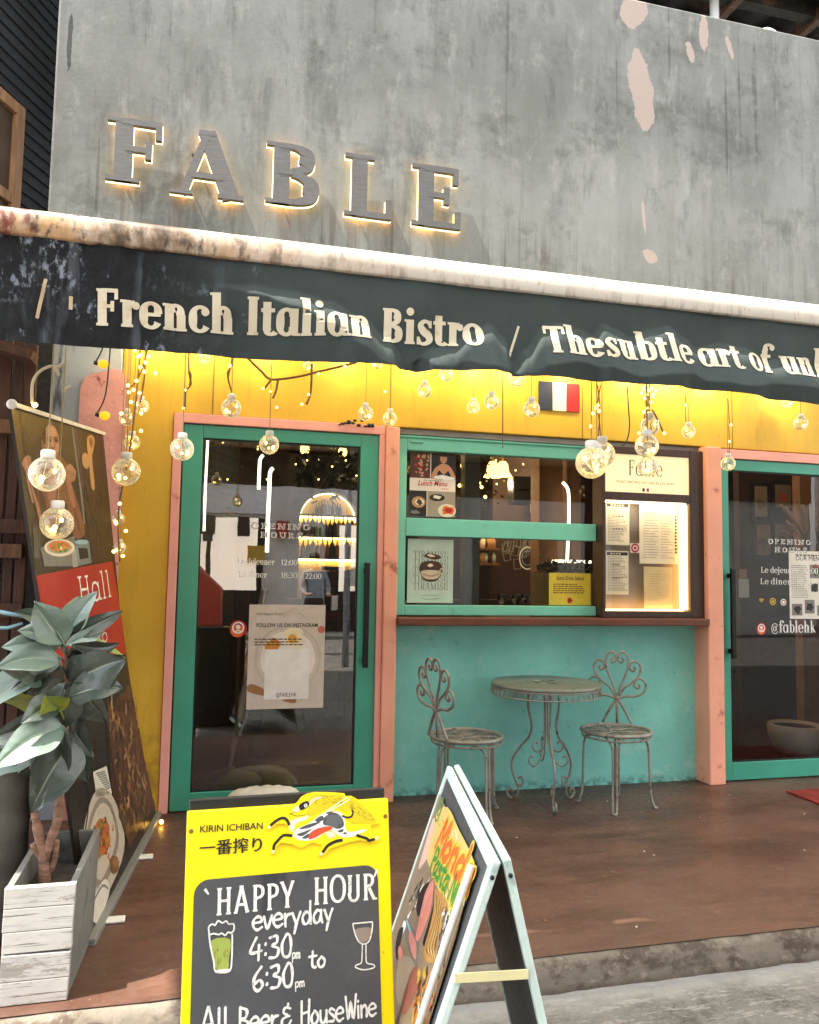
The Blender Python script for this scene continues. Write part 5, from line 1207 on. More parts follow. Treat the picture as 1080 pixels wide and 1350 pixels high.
wire('twig_lights', 'short pale twig stub floating before the blue grey pier', [W(-1.5, (83, 517), (88, 512), (93, 510))], .006, pale)
wire('twig_lights', 'looped brown wire hanging above the left door frame', [W(-.7, (249, 463), (249, 490), (252, 505), (248, 512), (245, 515), (244, 540)), W(-.7, (249, 488), (252, 495), (250, 508))], .004, twig, W(-.72, (244, 514), (242, 538)), .006)
wire('twig_lights', 'tangled brown wire hanging above the middle of the left door', [W(-.7, (306, 465), (305, 482), (300, 492), (303, 508), (306, 518)), W(-.7, (306, 480), (301, 497), (304, 512))], .004, twig, W(-.72, (303, 482), (306, 520)), .007)
wire('twig_lights', 'thin brown cord hanging straight over the lunch poster', [W(-.4, (663, 492), (663, 540), (663, 591))], .003, twig)
wire('twig_lights', 'dark thin cord curling over the lit sign box', [W(-.3, (827, 508), (829, 540), (830, 565), (826, 582), (820, 588))], .004, pm('dark_cord', '3a2a16', .6))
wire('twig_lights', 'twisted strand of tiny lights dropping to the globe cluster by the sign box', [W(-1.1, (788, 508), (791, 535), (790, 560), (788, 585)), W(-1.1, (792, 508), (788, 535), (791, 560), (792, 585))], .003, twig, W(-1.12, (788, 534), (790, 542), (782, 545), (779, 562), (786, 538)), .008)
pc = [(848, 512), (856, 515), (862, 520), (850, 525), (858, 530), (853, 538), (861, 522), (846, 518), (855, 545), (849, 543), (843, 571), (876, 571), (859, 512), (865, 515), (853, 520)]
wire('twig_lights', 'dense tangle of tiny lights bunched under the awning over the sign box', [W(-1., (852, 510), (856, 530), (850, 550), (854, 575)), W(-1., (858, 510), (852, 530), (858, 550), (858, 572)), W(-1., (860, 540), (868, 555), (875, 571))], .005, twig, W(-1.02, *pc), .008)
pcl = [(186, 468), (178, 462), (192, 478), (185, 484), (190, 490), (182, 470), (196, 470), (205, 492), (180, 502), (176, 514), (170, 517), (184, 518), (173, 530), (160, 545), (186, 545), (186, 568), (166, 700), (153, 690), (158, 664), (150, 727), (162, 733), (169, 508)]
wire('twig_lights', 'brown strand of tiny lights trailing down the left end of the yellow wall', [W(-.9, (194, 462), (188, 485), (178, 505), (168, 512)), W(-.9, (192, 462), (190, 500), (185, 530)), W(-.9, (185, 462), (178, 540), (170, 600), (158, 660), (156, 700), (158, 740))], .004, twig, W(-.92, *pcl), .0075)
wire('twig_lights', 'thin brown cord with a bead over the far end of the sign box', [W(-.4, (904, 520), (904, 545), (905, 560)), W(-.4, (961, 560), (962, 590), (961, 603)), W(-.4, (960, 525), (962, 560))], .003, twig, W(-.42, (904, 534), (962, 582), (964, 560)), .007)
for px, py, lab in ((138, 548, 'amber egg shaped bulb before the pink plaster, lower of two'), (136, 480, 'amber egg shaped bulb at the top of the pink plaster')):
    p = at(px, py, y=-1.2); t_ = thing('amber_bulb', lab, 'bulb', tuple(p), 'amber bulbs by the pink plaster')
    b = MB(emit('amber_glow', 'e08a10', .4)); b.ball(p, .021, 14, 10, (1, .8, .85)); b.build('bulb', t_)
    b = MB(M['black']); b.tube([p+Vector((-.02, 0, .0)), p+Vector((-.035, 0, .004))], .008, 8); b.tube(cat_rom([p+Vector((-.03, 0, .004)), p+Vector((.0, 0, .09)), p+Vector((.01, 0, .3)), (p.x+.02, p.y, under(-1.2))], 4), .003, 5); b.build('cord', t_)
# little wall lamps tucked up behind the valance
lp = None
for px, py in ((200, 462), (268, 466), (350, 471), (462, 478), (560, 488), (640, 490), (690, 498), (765, 505), (850, 512), (905, 520), (958, 525), (1050, 535)):
    p = at(px, py, y=-.14); p.z = 2.64
    if lp is None:
        b = MB(emit('wall_lamp_glow', 'ffc940', 3)); b.lathe([(0, -.03), (.02, -.02), (.024, 0), (.014, .03), (.01, .05), (0, .05)], (0, 0, 0), 12); o = b.build('wall_lamp', loc=(0, 0, 0)); lp = o; o.location = p
        tag(o, 'tiny warm bulb behind the awning edge lighting the yellow wall', 'bulb', 'tiny warm bulbs over the yellow wall')
    else: o = dup(lp, p)
    point('wall_lamp_light', p+Vector((0, .02, -.03)), 1.0, .02, (1, .84, .48))
# ------------------------------------------------------------------ bistro set
M['iron'] = pm('weathered_grey_iron', '8e8b82', .55, .35, .2, 14, .2, 90, spots=(('4a453e', 30, .58, .7),))
def sp3(pts, n=5): return cat_rom(pts, n)
CX = -.19
def make_chair(label, loc, rz):
    c = thing('bistro_chair', label, 'chair', (0, 0, 0), 'iron chairs beside the bistro table')
    zs, r0 = .42, .195
    b = MB(M['iron']); n = 40
    ringp = lambda r, z: [(r*math.cos(2*math.pi*k/n), r*math.sin(2*math.pi*k/n), z) for k in range(n)]
    b.tube(ringp(r0, zs), .011, 8, True); b.tube(ringp(r0-.004, zs-.028), .006, 6, True)
    for k in range(12):
        a = R(30*k); b.tube([(r0*math.cos(a), r0*math.sin(a), zs-.026), (r0*math.cos(a+.13), r0*math.sin(a+.13), zs)], .003, 4)
    b.build('seat_rim', c)
    b = MB(M['iron'])
    for k in range(6):
        a = R(60*k); ca, sa = math.cos(a), math.sin(a); pet = []
        for t in range(21):
            q = t/20; u = .02+.165*math.sin(math.pi*q)**.8*(1 if q <= .5 else 1); u = .02+.16*(1-abs(2*q-1)**1.6); v = .062*math.sin(2*math.pi*q)
            pet.append((u*ca-v*sa, u*sa+v*ca, zs-.004))
        b.tube(pet, .0042, 5)
        for j in range(1, 9):
            u = .035+.015*j; v = .055*math.sin(math.pi*min(1, j/8.5)); b.tube([(u*ca-v*sa, u*sa+v*ca, zs-.006), (u*ca+v*sa, u*sa-v*ca, zs-.006)], .0018, 4)
        for j in (-.035, -.018, 0, .018, .035): b.tube([((.03)*ca-j*sa*.3, .03*sa+j*ca*.3, zs-.007), (.17*ca-j*sa, .17*sa+j*ca, zs-.007)], .0018, 4)
        a2 = a+R(30); b.tube([(.06*math.cos(a2), .06*math.sin(a2), zs-.006), (r0*math.cos(a2), r0*math.sin(a2), zs-.004)], .003, 4)
    b.tube(ringp(.04, zs-.004)[::2], .004, 5, True); b.build('seat', c)
    for a in (0, 90, 180, 270):
        ca, sa = math.cos(R(a)), math.sin(R(a)); b = MB(M['iron'])
        for s_ in (-1, 1):
            ox, oy = -sa*.011*s_, ca*.011*s_
            prof = [(.1, zs-.02, 5.5), (.15, zs-.03, 3.5), (.178, zs-.07, 1.2), (.184, .25, 1), (.19, .08, 1), (.205, .02, .9), (.215, .006, .8)]
            b.tube(sp3([(r*ca+ox*k, r*sa+oy*k, z) for r, z, k in prof]), .0068, 7)
        b.lathe([(0, 0), (.016, 0), (.016, .01), (0, .014)], (.215*ca, .215*sa, 0), 10)
        b.build('leg', c)
    hub = .575
    b = MB(M['iron'])
    bx = lambda s_, h: (CX-.02-.10*h, s_, hub+h)
    for s_ in (-1, 1):
        b.tube(sp3([bx(0, 0), bx(.04*s_, -.06), bx(.085*s_, -.145)]), .0085, 7)
        b.tube(sp3([bx(0.004*s_, 0), bx(.016*s_, .06), bx(.045*s_, .13), bx(.066*s_, .2), bx(.062*s_, .25), bx(.036*s_, .275), bx(.01*s_, .26), bx(.006*s_, .228), bx(.024*s_, .212), bx(.036*s_, .226), bx(.03*s_, .24)], 6), .0075, 7)
        b.tube(sp3([bx(0.006*s_, 0), bx(.04*s_, .06), bx(.088*s_, .098), bx(.128*s_, .14), bx(.138*s_, .19), bx(.112*s_, .222), bx(.08*s_, .21), bx(.074*s_, .178), bx(.094*s_, .164), bx(.106*s_, .178), bx(.098*s_, .19)], 6), .0075, 7)
        b.tube(sp3([bx(0.008*s_, -.005), bx(.05*s_, .012), bx(.105*s_, .016), bx(.152*s_, .04), bx(.168*s_, .085), bx(.145*s_, .118), bx(.112*s_, .112), bx(.1*s_, .08), bx(.12*s_, .064), bx(.132*s_, .078), bx(.124*s_, .09)], 6), .0075, 7)
    b.tube(sp3([bx(0, 0), bx(0, -.145)]), .0085, 7); b.ball(bx(0, 0), .017, 10, 8)
    b.build('backrest', c)
    c.location = loc; c.rotation_euler = (0, 0, rz)
    return c
make_chair('grey iron scroll back chair left of the bistro table, half hidden by the mint board', (1.46, -.34, .001), R(19))
make_chair('grey iron scroll back chair right of the table, its fan back in full view', (2.37, -.34, .001), R(-121))
tc = at(720, 899, y=-.24); ZT = tc.z; TR_ = (at(788, 903, y=-.24).x-at(653, 898, y=-.24).x)/2*.985
tb = thing('bistro_table', 'round grey iron bistro table with a lace rim and scrolled legs', 'table', (tc.x, -.24, 0))
c0 = (tc.x, -.24, 0)
M['table_top'] = pm('grey_green_table_paint', '6f7468', .4, .15, .1, 6, .08, 60, spots=(('4c5048', 18, .6, .7), ('a9aca0', 34, .7, .74)))
b = MB(M['table_top']); b.lathe([(0, ZT), (TR_-.012, ZT), (TR_-.003, ZT-.004), (TR_, ZT-.012), (TR_, ZT-.02), (TR_-.01, ZT-.022), (0, ZT-.02)], c0, 64); b.build('table_top', tb)
b = MB(M['in_dark']); b.lathe([(.012, ZT+.0008), (.022, ZT+.0008)], c0, 12)
for k in range(9):
    a = R(40*k); cx, cy = c0[0]+.07*math.cos(a), c0[1]+.07*math.sin(a)
    b.m(M['in_dark'] if k % 3 else flat('pale_chip', 'c9cabc')); b.lathe([(0, ZT+.0008), (.012+.006*(k % 2), ZT+.0008)], (cx, cy, 0), 8)
b.build('pierced_centre', tb)
b = MB(M['iron']); rr = TR_-.004; n = 26
circ = lambda z, r=rr, m=60: [(c0[0]+r*math.cos(2*math.pi*k/m), c0[1]+r*math.sin(2*math.pi*k/m), z) for k in range(m)]
b.tube(circ(ZT-.066), .0045, 6, True); b.tube(circ(ZT-.026), .0045, 6, True)
for k in range(n*2):
    for s_ in (-1, 1):
        a0 = math.pi*k/n; seg = []
        for t in range(7):
            q = t/6; a = a0+s_*(q-.5)*math.pi/n*1.25; seg.append((c0[0]+rr*math.cos(a), c0[1]+rr*math.sin(a), ZT-.066+.04*math.sin(math.pi*q)))
        b.tube(seg, .003, 5)
b.build('lace_rim', tb)
for k in range(3):
    a = R(-100+120*k); ca, sa = math.cos(a), math.sin(a)
    def lp_(pts, r): b.tube(sp3([(c0[0]+q*ca, c0[1]+q*sa, z) for q, z in pts], 6), r, 8)
    b = MB(M['iron'])
    lp_([(.06, ZT-.03), (.1, ZT-.06), (.105, ZT-.16), (.085, ZT-.25), (.1, ZT-.32), (.15, ZT-.38), (.195, ZT-.45), (.205, .19), (.185, .12), (.155, .085), (.135, .105), (.145, .135), (.165, .125)], .0072)
    lp_([(.185, .12), (.165, .07), (.17, .025), (.2, .008), (.228, .025), (.225, .055), (.203, .06), (.197, .043)], .0072)
    b.build('leg', tb)
    b = MB(M['iron'])
    a = R(-100+60+120*k); ca, sa = math.cos(a), math.sin(a)
    lp_([(.012, ZT-.02), (.012, ZT-.3), (.03, ZT-.37), (.075, ZT-.39), (.1, ZT-.36), (.085, ZT-.33), (.065, ZT-.345)], .005)
    lp_([(.012, ZT-.3), (.035, ZT-.42), (.09, ZT-.47), (.13, ZT-.44), (.118, ZT-.41), (.1, ZT-.42)], .004)
    b.build('scroll', tb)

# ------------------------------------------------------------------ helper: a leaning flat face described by its frame
class Face:
    def __init__(s, O, U, V):
        s.O = Vector(O); s.U = Vector(U).normalized(); s.V = Vector(V).normalized(); s.N = s.U.cross(s.V).normalized()
    def uv(s, px, py):
        d = ray(px, py); t = (s.O-CAM).dot(s.N)/d.dot(s.N); q = CAM+d*t-s.O; return q.dot(s.U), q.dot(s.V)
    def p(s, u, v, w_=0): return s.O+s.U*u+s.V*v+s.N*w_
    def slab(s, b, u0, v0, u1, v1, w0, w1):
        b.prism([s.p(u0, v0, w1), s.p(u1, v0, w1), s.p(u1, v1, w1), s.p(u0, v1, w1)], s.N*(w0-w1))
# ------------------------------------------------------------------ yellow beer board
TL = at(247, 1070, y=-2.8); TRp = at(512, 1052.5, z=TL.z); BW = (TRp-TL).length
Ub = (TRp-TL).normalized(); Nb = Vector((Ub.y, -Ub.x, 0)); th = R(11); Vb = Vector((0, 0, 1))*math.cos(th)-Nb*math.sin(th)
BH = (TL.z+.105)/Vb.z; fb = Face(TL-Vb*BH, Ub, Vb)
bb = thing('chalk_board_sign', 'yellow beer board with a chalk happy hour panel standing in front of the step', 'sign board', (TL+TRp)/2*1.0-Vector((0, 0, TL.z+.105)))
def yb_hook(t, c):
    n = t.noise(26, 6, (1, 1, .7), .75); m_ = t.noise(4, 3, None, .5, (3, 3, 3)); return t.mix(t.math('MULTIPLY', t.rng(n, .63, .68, 0, .8), t.rng(m_, .5, .6)), c, lin('5a4a1a'))
M['board_yellow'] = pm('bright_yellow_board', 'f6de04', .35, 0, .03, 6, .04, 50, hook=yb_hook)
b = MB(M['board_yellow']); fb.slab(b, 0, 0, BW, BH, -.022, 0); b.build('panel', bb, bevel=.003)
b = MB(M['black']); fb.slab(b, .005, BH-.012, BW-.002, BH+.022, -.05, -.0225); fb.slab(b, .005, .02, BW-.002, BH-.012, -.05, -.0225); b.build('back_board', bb, bevel=.003)
for s_ in (.03, BW-.06):
    b = MB(M['black']); p = fb.p(s_, BH-.05, -.055); q = Vector((p.x-Nb.x*.36, p.y-Nb.y*.36, -.104)); b.bar(p, q, .03, .02); b.build('rear_leg', bb)
M['slate'] = pm('chalk_slate', '47484a', .55, 0, .08, 4, .06, 60, spots=(('2f3032', 7, .6, .72, (1, 1, .35)), ('5d5e60', 3, .55, .75)))
b = MB(M['slate']); A = Art(b, fb.O, Ub, Vb, .001, .0003)
u0, v1 = fb.uv(256, 1161); u1, _ = fb.uv(498, 1145); A.rrect(u0, .06, u1, v1, .03, 0); b.build('chalk_panel', bb, recalc=False)
b = MB(M['white']); A = Art(b, fb.O, Ub, Vb, .0022, .0002)
M['chalk'] = pm('chalk_white', 'e2e1da', .85, 0, .1, 30, .05, 120, spots=(('8f8f8d', 120, .56, .74), ('b5b5b2', 22, .6, .76)))
def bt(txt, p0, p1, cap, font, ref=.7, col='chalk', tr_=0., jit=.0):
    a, e = fb.uv(*p0), fb.uv(*p1); A.col(M[col]) if isinstance(col, str) else A.col(col)
    size = (fb.uv(p0[0], p0[1]-cap)[1]-a[1])/ref; rot = math.atan2(e[1]-a[1], e[0]-a[0])
    A.glyphs(txt, a[0], a[1], size, font, 0, track=tr_, rot=rot, end=a[0]+math.hypot(e[0]-a[0], e[1]-a[1]), jit=jit)
hand = serif_font(.092, .07, .05, .05)
bt('HAPPY', (283, 1207), (389, 1196), 36, hand, jit=.012); bt('HOUR', (412, 1193), (497, 1185), 36, hand, jit=.012)
A.col(M['chalk']); A.rib([(*fb.uv(270, 1172), .006), (*fb.uv(275, 1179), .003)]); A.rib([(*fb.uv(497, 1147), .006), (*fb.uv(493, 1156), .003)])
bt('everyday', (333, 1226), (440, 1214), 31, chalk_font(.12), 1., jit=.02)
bt('4:30', (329, 1267), (387, 1260), 30, chalk_font(.13), 1.); bt('pm', (385, 1264), (396, 1263), 15, chalk_font(.12), 1.); bt('to', (407, 1276), (430, 1274), 25, chalk_font(.14), 1.)
bt('6:30', (333, 1307), (389, 1299), 31, chalk_font(.13), 1.); bt('pm', (389, 1302), (402, 1300), 14, chalk_font(.12), 1.)
bt('All', (264, 1366), (302, 1361), 34, chalk_font(.12), 1.); bt('Beer', (314, 1362), (367, 1356), 34, chalk_font(.12), 1.); bt('&', (371, 1354), (386, 1352), 25, chalk_font(.14), 1.); bt('House', (396, 1352), (454, 1345), 32, chalk_font(.11), 1.); bt('Wine', (456, 1344), (497, 1338), 29, chalk_font(.12), 1.)
Z = lambda x, y: fb.uv(220+.287*x, 1020+.287*y)
def zp(pts): return [Z(*p) for p in pts]
px_m = (fb.uv(400, 1200)[0]-fb.uv(300, 1200)[0])/100
# beer glass and wine glass in chalk
A.col(flat('chalk_lime', '9aa84e')); A.shape(zp(((205, 765), (290, 760), (285, 850), (280, 895), (230, 900), (215, 850))), 0, 3)
A.col(M['chalk']); A.rib(zp(((193, 730), (200, 790), (215, 860), (222, 905), (255, 912), (290, 903), (298, 850), (300, 780), (300, 735))), 2.1*px_m, 1, smooth=4); A.rib(zp(((195, 735), (192, 705), (208, 690), (222, 695), (235, 675), (255, 685), (272, 676), (285, 690), (306, 690), (308, 715), (296, 730), (280, 728), (268, 742), (252, 732), (238, 738), (215, 734), (195, 740))), 2.0*px_m, 1, smooth=4); A.rib(zp(((222, 908), (255, 903), (292, 900))), 3.*px_m, 2, smooth=3)
A.col(flat('chalk_amber', '8a7c2e'))
for k in range(14): x = random.uniform(218, 282); y = random.uniform(780, 880); A.rib(zp(((x, y), (x+2, y+14))), 1.1*px_m, 1.5)
A.col(flat('chalk_taupe', '8d7f74')); A.shape(zp(((864, 715), (942, 708), (930, 755), (905, 775), (880, 768))), 0, 3)
A.col(M['chalk']); A.rib(zp(((853, 688), (900, 684), (944, 680))), 1.8*px_m, 1); A.rib(zp(((853, 688), (862, 730), (880, 770), (905, 782), (930, 765), (942, 715), (944, 682))), 1.7*px_m, 1, smooth=4); A.rib(zp(((897, 782), (896, 830), (892, 868), (870, 878), (868, 890), (905, 900), (950, 890), (948, 876), (918, 868), (914, 830), (914, 780))), 1.6*px_m, 1, smooth=4)
A.col(M['ink']); a, e = Z(152, 270), Z(440, 253); sz = (Z(152, 238)[1]-a[1])/.72; A.btext('KIRIN ICHIBAN', a[0], a[1], sz, 0, math.hypot(e[0]-a[0], e[1]-a[1]), offset=.012, rot=math.atan2(e[1]-a[1], e[0]-a[0]))
a, e = Z(148, 372), Z(438, 352); sz = (Z(148, 305)[1]-a[1])/.88; [A.btext('一番搾り', a[0]+kk*.45*px_m, a[1]+(kk % 2)*.3*px_m, sz, kk*.6, math.hypot(e[0]-a[0], e[1]-a[1])-1.2*px_m, rot=math.atan2(e[1]-a[1], e[0]-a[0])) for kk in range(3)]
for x, y in ((112, 265), (1003, 196)): 
    p = Z(x, y); A.col(flat('screw_brown', '7a5a28')); A.disc(p[0], p[1], 3*px_m, 0, 10)
b.build('lettering', bb, recalc=False)
# embossed emblem: running beast cut out of yellow board
b = MB(M['board_yellow'])
Z6 = lambda x, y: fb.uv(340+x/6, 1030+y/6)
def z6(pts): return [Z6(*p) for p in pts]
sil = z6(((235, 240), (270, 200), (315, 160), (345, 120), (395, 95), (450, 85), (600, 88), (680, 95), (690, 118), (735, 115), (800, 150), (870, 210), (930, 270), (965, 330), (890, 342), (882, 398), (950, 425), (955, 460), (900, 482), (800, 462), (700, 482), (620, 512), (560, 532), (525, 580), (480, 592), (474, 560), (510, 500), (420, 480), (340, 525), (270, 492), (180, 482), (142, 520), (138, 566), (105, 572), (103, 510), (150, 440), (232, 400), (238, 360), (215, 332), (150, 332), (85, 382), (63, 372), (73, 340), (130, 288), (200, 268), (240, 262)))
b.prism([fb.p(u, v, .0005) for u, v in sil], fb.N*.007)
A = Art(b, fb.O+fb.N*.0075, Ub, Vb, .0006, .0002)
k6 = px_m/6
A.col(flat('emblem_gold', 'd2bd0a')); A.shape(z6(((400, 130), (450, 108), (600, 105), (675, 112), (640, 165), (560, 205), (470, 250), (400, 270), (385, 240), (405, 190))), .5, 3); A.shape(z6(((700, 140), (735, 130), (800, 170), (870, 235), (930, 318), (800, 330), (740, 330), (700, 300), (750, 240), (735, 210), (690, 240), (620, 205))), .5, 3)
A.col(flat('emblem_ochre', '9a8a10'))
rg = random.Random(6)
for k in range(95):
    if k % 2: x, y = rg.uniform(420, 650), rg.uniform(112, 180)
    else: t = rg.random(); x, y = 710+t*190, 160+t*120+rg.uniform(-10, 60)
    A.rib(z6(((x, y), (x+10, y+rg.uniform(-8, 8)), (x+20, y+rg.uniform(-6, 10)))), 3.5*k6, 1, smooth=3)
A.col(M['chalk'])
for q in (((400, 190), (440, 150), (500, 120)), ((520, 250), (600, 190), (700, 125)), ((560, 235), (640, 190), (720, 140)), ((395, 180), (430, 140), (470, 125))): A.rib(z6(q), 7*k6, 1.5, smooth=4)
A.col(M['cream']); A.shape(z6(((240, 340), (270, 300), (330, 285), (400, 268), (380, 300), (300, 335), (275, 395), (250, 385))), 1, 3)
A.col(M['chalk']); A.shape(z6(((275, 420), (310, 370), (400, 330), (480, 268), (560, 235), (650, 245), (682, 300), (684, 350), (712, 400), (820, 378), (850, 385), (770, 424), (700, 442), (640, 428), (580, 388), (540, 392), (470, 442), (400, 466), (310, 457))), 1.5, 3)
A.col(flat('emblem_grey', '4a4c4e'))
for q in (((520, 285), (560, 255), (605, 245), (655, 280), (676, 345), (630, 375), (570, 352), (512, 338)), ((448, 302), (500, 270), (518, 298), (470, 322)), ((318, 374), (400, 336), (492, 320), (400, 366)), ((304, 418), (360, 396), (424, 374), (350, 430)), ((345, 444), (400, 410), (412, 430), (372, 452)), ((530, 248), (590, 234), (562, 258)), ((622, 392), (672, 374), (660, 402)), ((664, 410), (690, 398), (694, 416))): A.shape(z6(q), 2, 3)
A.col(flat('emblem_pale', '9a9c9c'))
for k in range(22): A.ring(*Z6(540+(k % 6)*22+(k//6 % 2)*10, 275+(k//6)*24), 8*k6, 2.2*k6, 2.6, 8)
A.col(flat('emblem_red', 'cc4a2e')); A.shape(z6(((398, 455), (412, 402), (480, 366), (570, 354), (582, 374), (520, 402), (450, 442))), 3, 3)
A.col(M['cream']); A.shape(z6(((530, 400), (590, 400), (610, 430), (560, 445))), 1.2, 3)
A.col(M['ink'])
for q, w6 in ((((245, 345), (222, 300), (185, 288), (130, 318), (95, 350)), 22), (((268, 428), (200, 424), (152, 468), (126, 500), (120, 540)), 22), (((665, 462), (612, 472), (552, 502), (522, 538), (506, 560)), 24), (((772, 424), (850, 448), (872, 465), (918, 454)), 22), (((660, 270), (700, 284), (735, 275), (746, 242), (736, 226)), 15)): A.rib(z6(q), w6*k6, 3, smooth=4)
A.shape(z6(((338, 172), (388, 154), (402, 184), (370, 214), (335, 226), (320, 200))), 3, 3); A.col(M['chalk']); A.disc(*Z6(373, 190), 15*k6, 3.5, 10); A.col(M['greyp']); A.disc(*Z6(373, 190), 7*k6, 4, 8)
A.col(M['cream']); A.shape(z6(((274, 218), (310, 195), (326, 220), (302, 242), (274, 236))), 3, 3); A.col(flat('emblem_line', '7a6a1a')); A.rib(z6(((248, 248), (290, 270), (340, 268), (372, 260))), 5*k6, 3, smooth=3); A.rib(z6(((250, 262), (285, 240), (300, 244))), 4*k6, 3, smooth=3)
A.col(M['cream'])
for x, y in ((88, 360), (117, 553), (497, 570), (934, 444)): A.disc(*Z6(x, y), 13*k6, 3.6, 8)
b.build('emblem', bb, recalc=False)

# ------------------------------------------------------------------ mint framed A-board seen from its edge
zt = .78; near = at(651, 1134, z=zt); far = at(590, 1009, z=zt)
Ua = (near-far).normalized(); AWd = (near-far).length; side = Vector((Ua.y, -Ua.x, 0))       # horizontal, perpendicular to the ridge
if side.x > 0: side = -side
def solve(px, sgn, start):
    best = None
    for k in range(5, 120):
        s_ = k*.005; foot = start+side*sgn*s_+Vector((0, 0, -.105-zt))
        d = foot-start
        # pixel x where the leg crosses row 1350
        for t in range(200):
            q = start+d*(t/200); w_ = q-CAM; dep = w_.dot(fw)
            py = 675-FPX*w_.dot(UP)/dep
            if py >= 1350 or t == 199:
                e = abs(540+FPX*w_.dot(RT)/dep-px)+(0 if py >= 1350 else 500)
                if best is None or e < best[0]: best = (e, s_)
                break
    return best[1]
sF = solve(578, 1, near); near2 = at(664, 1134, z=zt); sB = solve(712, -1, near2)
VaF = (Vector((0, 0, zt+.105))-side*sF).normalized(); HF = math.hypot(zt+.105, sF)
ff = Face(far-VaF*HF, Ua, VaF)
if ff.N.dot(side) < 0: ff.N = -ff.N
ab = thing('a_board', 'mint framed folding board with a pasta night poster, seen almost edge on', 'sign board', (near+far)/2*1.0-Vector((0, 0, zt+.105)))
M['mint_frame'] = pm('chipped_mint_frame', 'c4d4cb', .5, 0, .06, 8, .12, 60, stretch=None, spots=(('8fa39c', 10, .58, .72), ('ece9df', 22, .64, .72), ('5e6a66', 45, .7, .74)))
fw_ = .03
def framed(f, H, b, w0, w1):
    f.slab(b, 0, 0, fw_, H, w0, w1); f.slab(b, AWd-fw_, 0, AWd, H, w0, w1); f.slab(b, fw_, H-fw_*.8, AWd-fw_, H, w0, w1); f.slab(b, fw_, .08, AWd-fw_, .08+fw_, w0, w1)
b = MB(M['mint_frame']); framed(ff, HF, b, -.015, .0); b.build('front_frame', ab, bevel=.003)
b = MB(M['slate']); ff.slab(b, fw_, .08+fw_, AWd-fw_, HF-fw_*.8, -.012, -.005); b.build('front_panel', ab)
off = near2-near; off.z = 0; far2 = far+side*-.017; near3 = near+side*-.017
VaB = (Vector((0, 0, zt+.105))+side*sB).normalized(); HB = math.hypot(zt+.105, sB)
fbk = Face(far2-VaB*HB, Ua, VaB)
if fbk.N.dot(side) < 0: fbk.N = -fbk.N
b = MB(M['mint_frame']); framed(fbk, HB, b, -.015, .0); b.build('back_frame', ab, bevel=.003)
b = MB(M['slate']); fbk.slab(b, fw_, .08+fw_, AWd-fw_, HB-fw_*.8, -.011, -.005); b.build('back_panel', ab)
b = MB(flat('pale_brass', 'd8cf9c', .4)); p = ff.p(AWd-.006, HF*.62, -.03); q = fbk.p(AWd-.006, HB*.62, -.012); p = ff.p(AWd+.004, *ff.uv(603, 1302)[1:]) ; q = fbk.p(AWd+.004, fbk.uv(700, 1292)[1]); b.bar(p, q, .004, .016); b.build('stay', ab)
for f, H in ((ff, HF), (fbk, HB)):
    b = MB(M['black_metal']); b.ball(f.p(AWd+.001, H-.03, -.0075), .0045, 8, 6); b.build('hinge_bolt', ab)
# poster on the front panel
po = thing('pasta_poster', 'curling pasta night poster taped to the mint framed board', 'poster', ff.p(AWd/2, .2, .004))
b = MB(M['cream']); Zq = lambda x, y: ff.uv(500+.2667*x, 990+.2667*y)
O2 = ff.O+ff.N*.001
A = Art(b, O2, Ua, VaF, .0, .0002); A.N = ff.N
def cl(p): return (max(fw_+.003, min(AWd-fw_-.003, p[0])), p[1])
Zr = lambda x, y: cl(ff.uv(520+.2147*x, 1060+.2147*y))
def zr(pts): return [Zr(*p) for p in pts]
def zq(pts): return [cl(Zq(*p)) for p in pts]
M['photo_taupe'] = flat('photo_taupe', '8f7d68', .4); b.mats[0] = M['photo_taupe']
top_ = zq(((300, 215), (340, 300), (390, 420), (440, 510), (482, 578)))
A.poly(top_+[Zr(470, 470), Zr(380, 820), Zr(215, 1350), (cl(Zr(215, 1350))[0], .14), (fw_+.003, .14), (fw_+.003, top_[0][1]-.03)], 0)
rg = random.Random(12)
M['wheat'] = flat('poster_wheat', 'd9bd72', .4)
A.col(flat('photo_rose', 'd8b4a4', .4)); A.shape(zr(((240, 90), (262, 140), (240, 230), (200, 340), (150, 400), (190, 250))), 1, 3)
A.col(M['wheat']); A.shape(zr(((262, 60), (330, 20), (400, 160), (500, 380), (450, 560), (375, 720), (340, 690), (270, 520), (215, 380), (205, 310), (240, 180))), 1.3, 3)
A.col(flat('photo_beige', 'ab9a80', .4)); A.shape(zr(((30, 960), (90, 940), (130, 1000), (110, 1150), (60, 1250), (15, 1180))), 1, 3)
for k in range(60):
    x, y = rg.uniform(270, 450), rg.uniform(80, 640)
    if y > 690-abs(x-380)*.5 or (y < 380 and x > 320+(y-20)*.48) : continue
    A.col(rg.choice((M['gold'], M['tanp'], M['cream'], M['wheat'], M['greyp']))); A.rib(zr(((x, y), (x+rg.uniform(-8, 12), y+26), (x+rg.uniform(-12, 12), y+60))), .0045, 2, smooth=3)
for k in range(26):
    x = rg.uniform(100, 230); y = 640-1.5*(x-90)+rg.uniform(-70, 60); A.col(rg.choice((M['white'], M['ink'], M['greyp'], M['cream'], M['darkp']))); A.rib(zr(((x, y), (x-8, y+22), (x-22, y+44))), rg.uniform(.004, .012), 2+rg.random(), smooth=3)
A.col(M['greyp']); A.shape(zr(((75, 690), (110, 760), (150, 840), (142, 1000), (100, 920), (70, 800))), 2.5, 3); A.col(M['white']); A.shape(zr(((62, 720), (76, 750), (40, 830), (30, 830))), 2.8, 3); A.col(M['bluep']); A.rib(zr(((80, 715), (100, 780), (130, 860))), .006, 3, smooth=3)
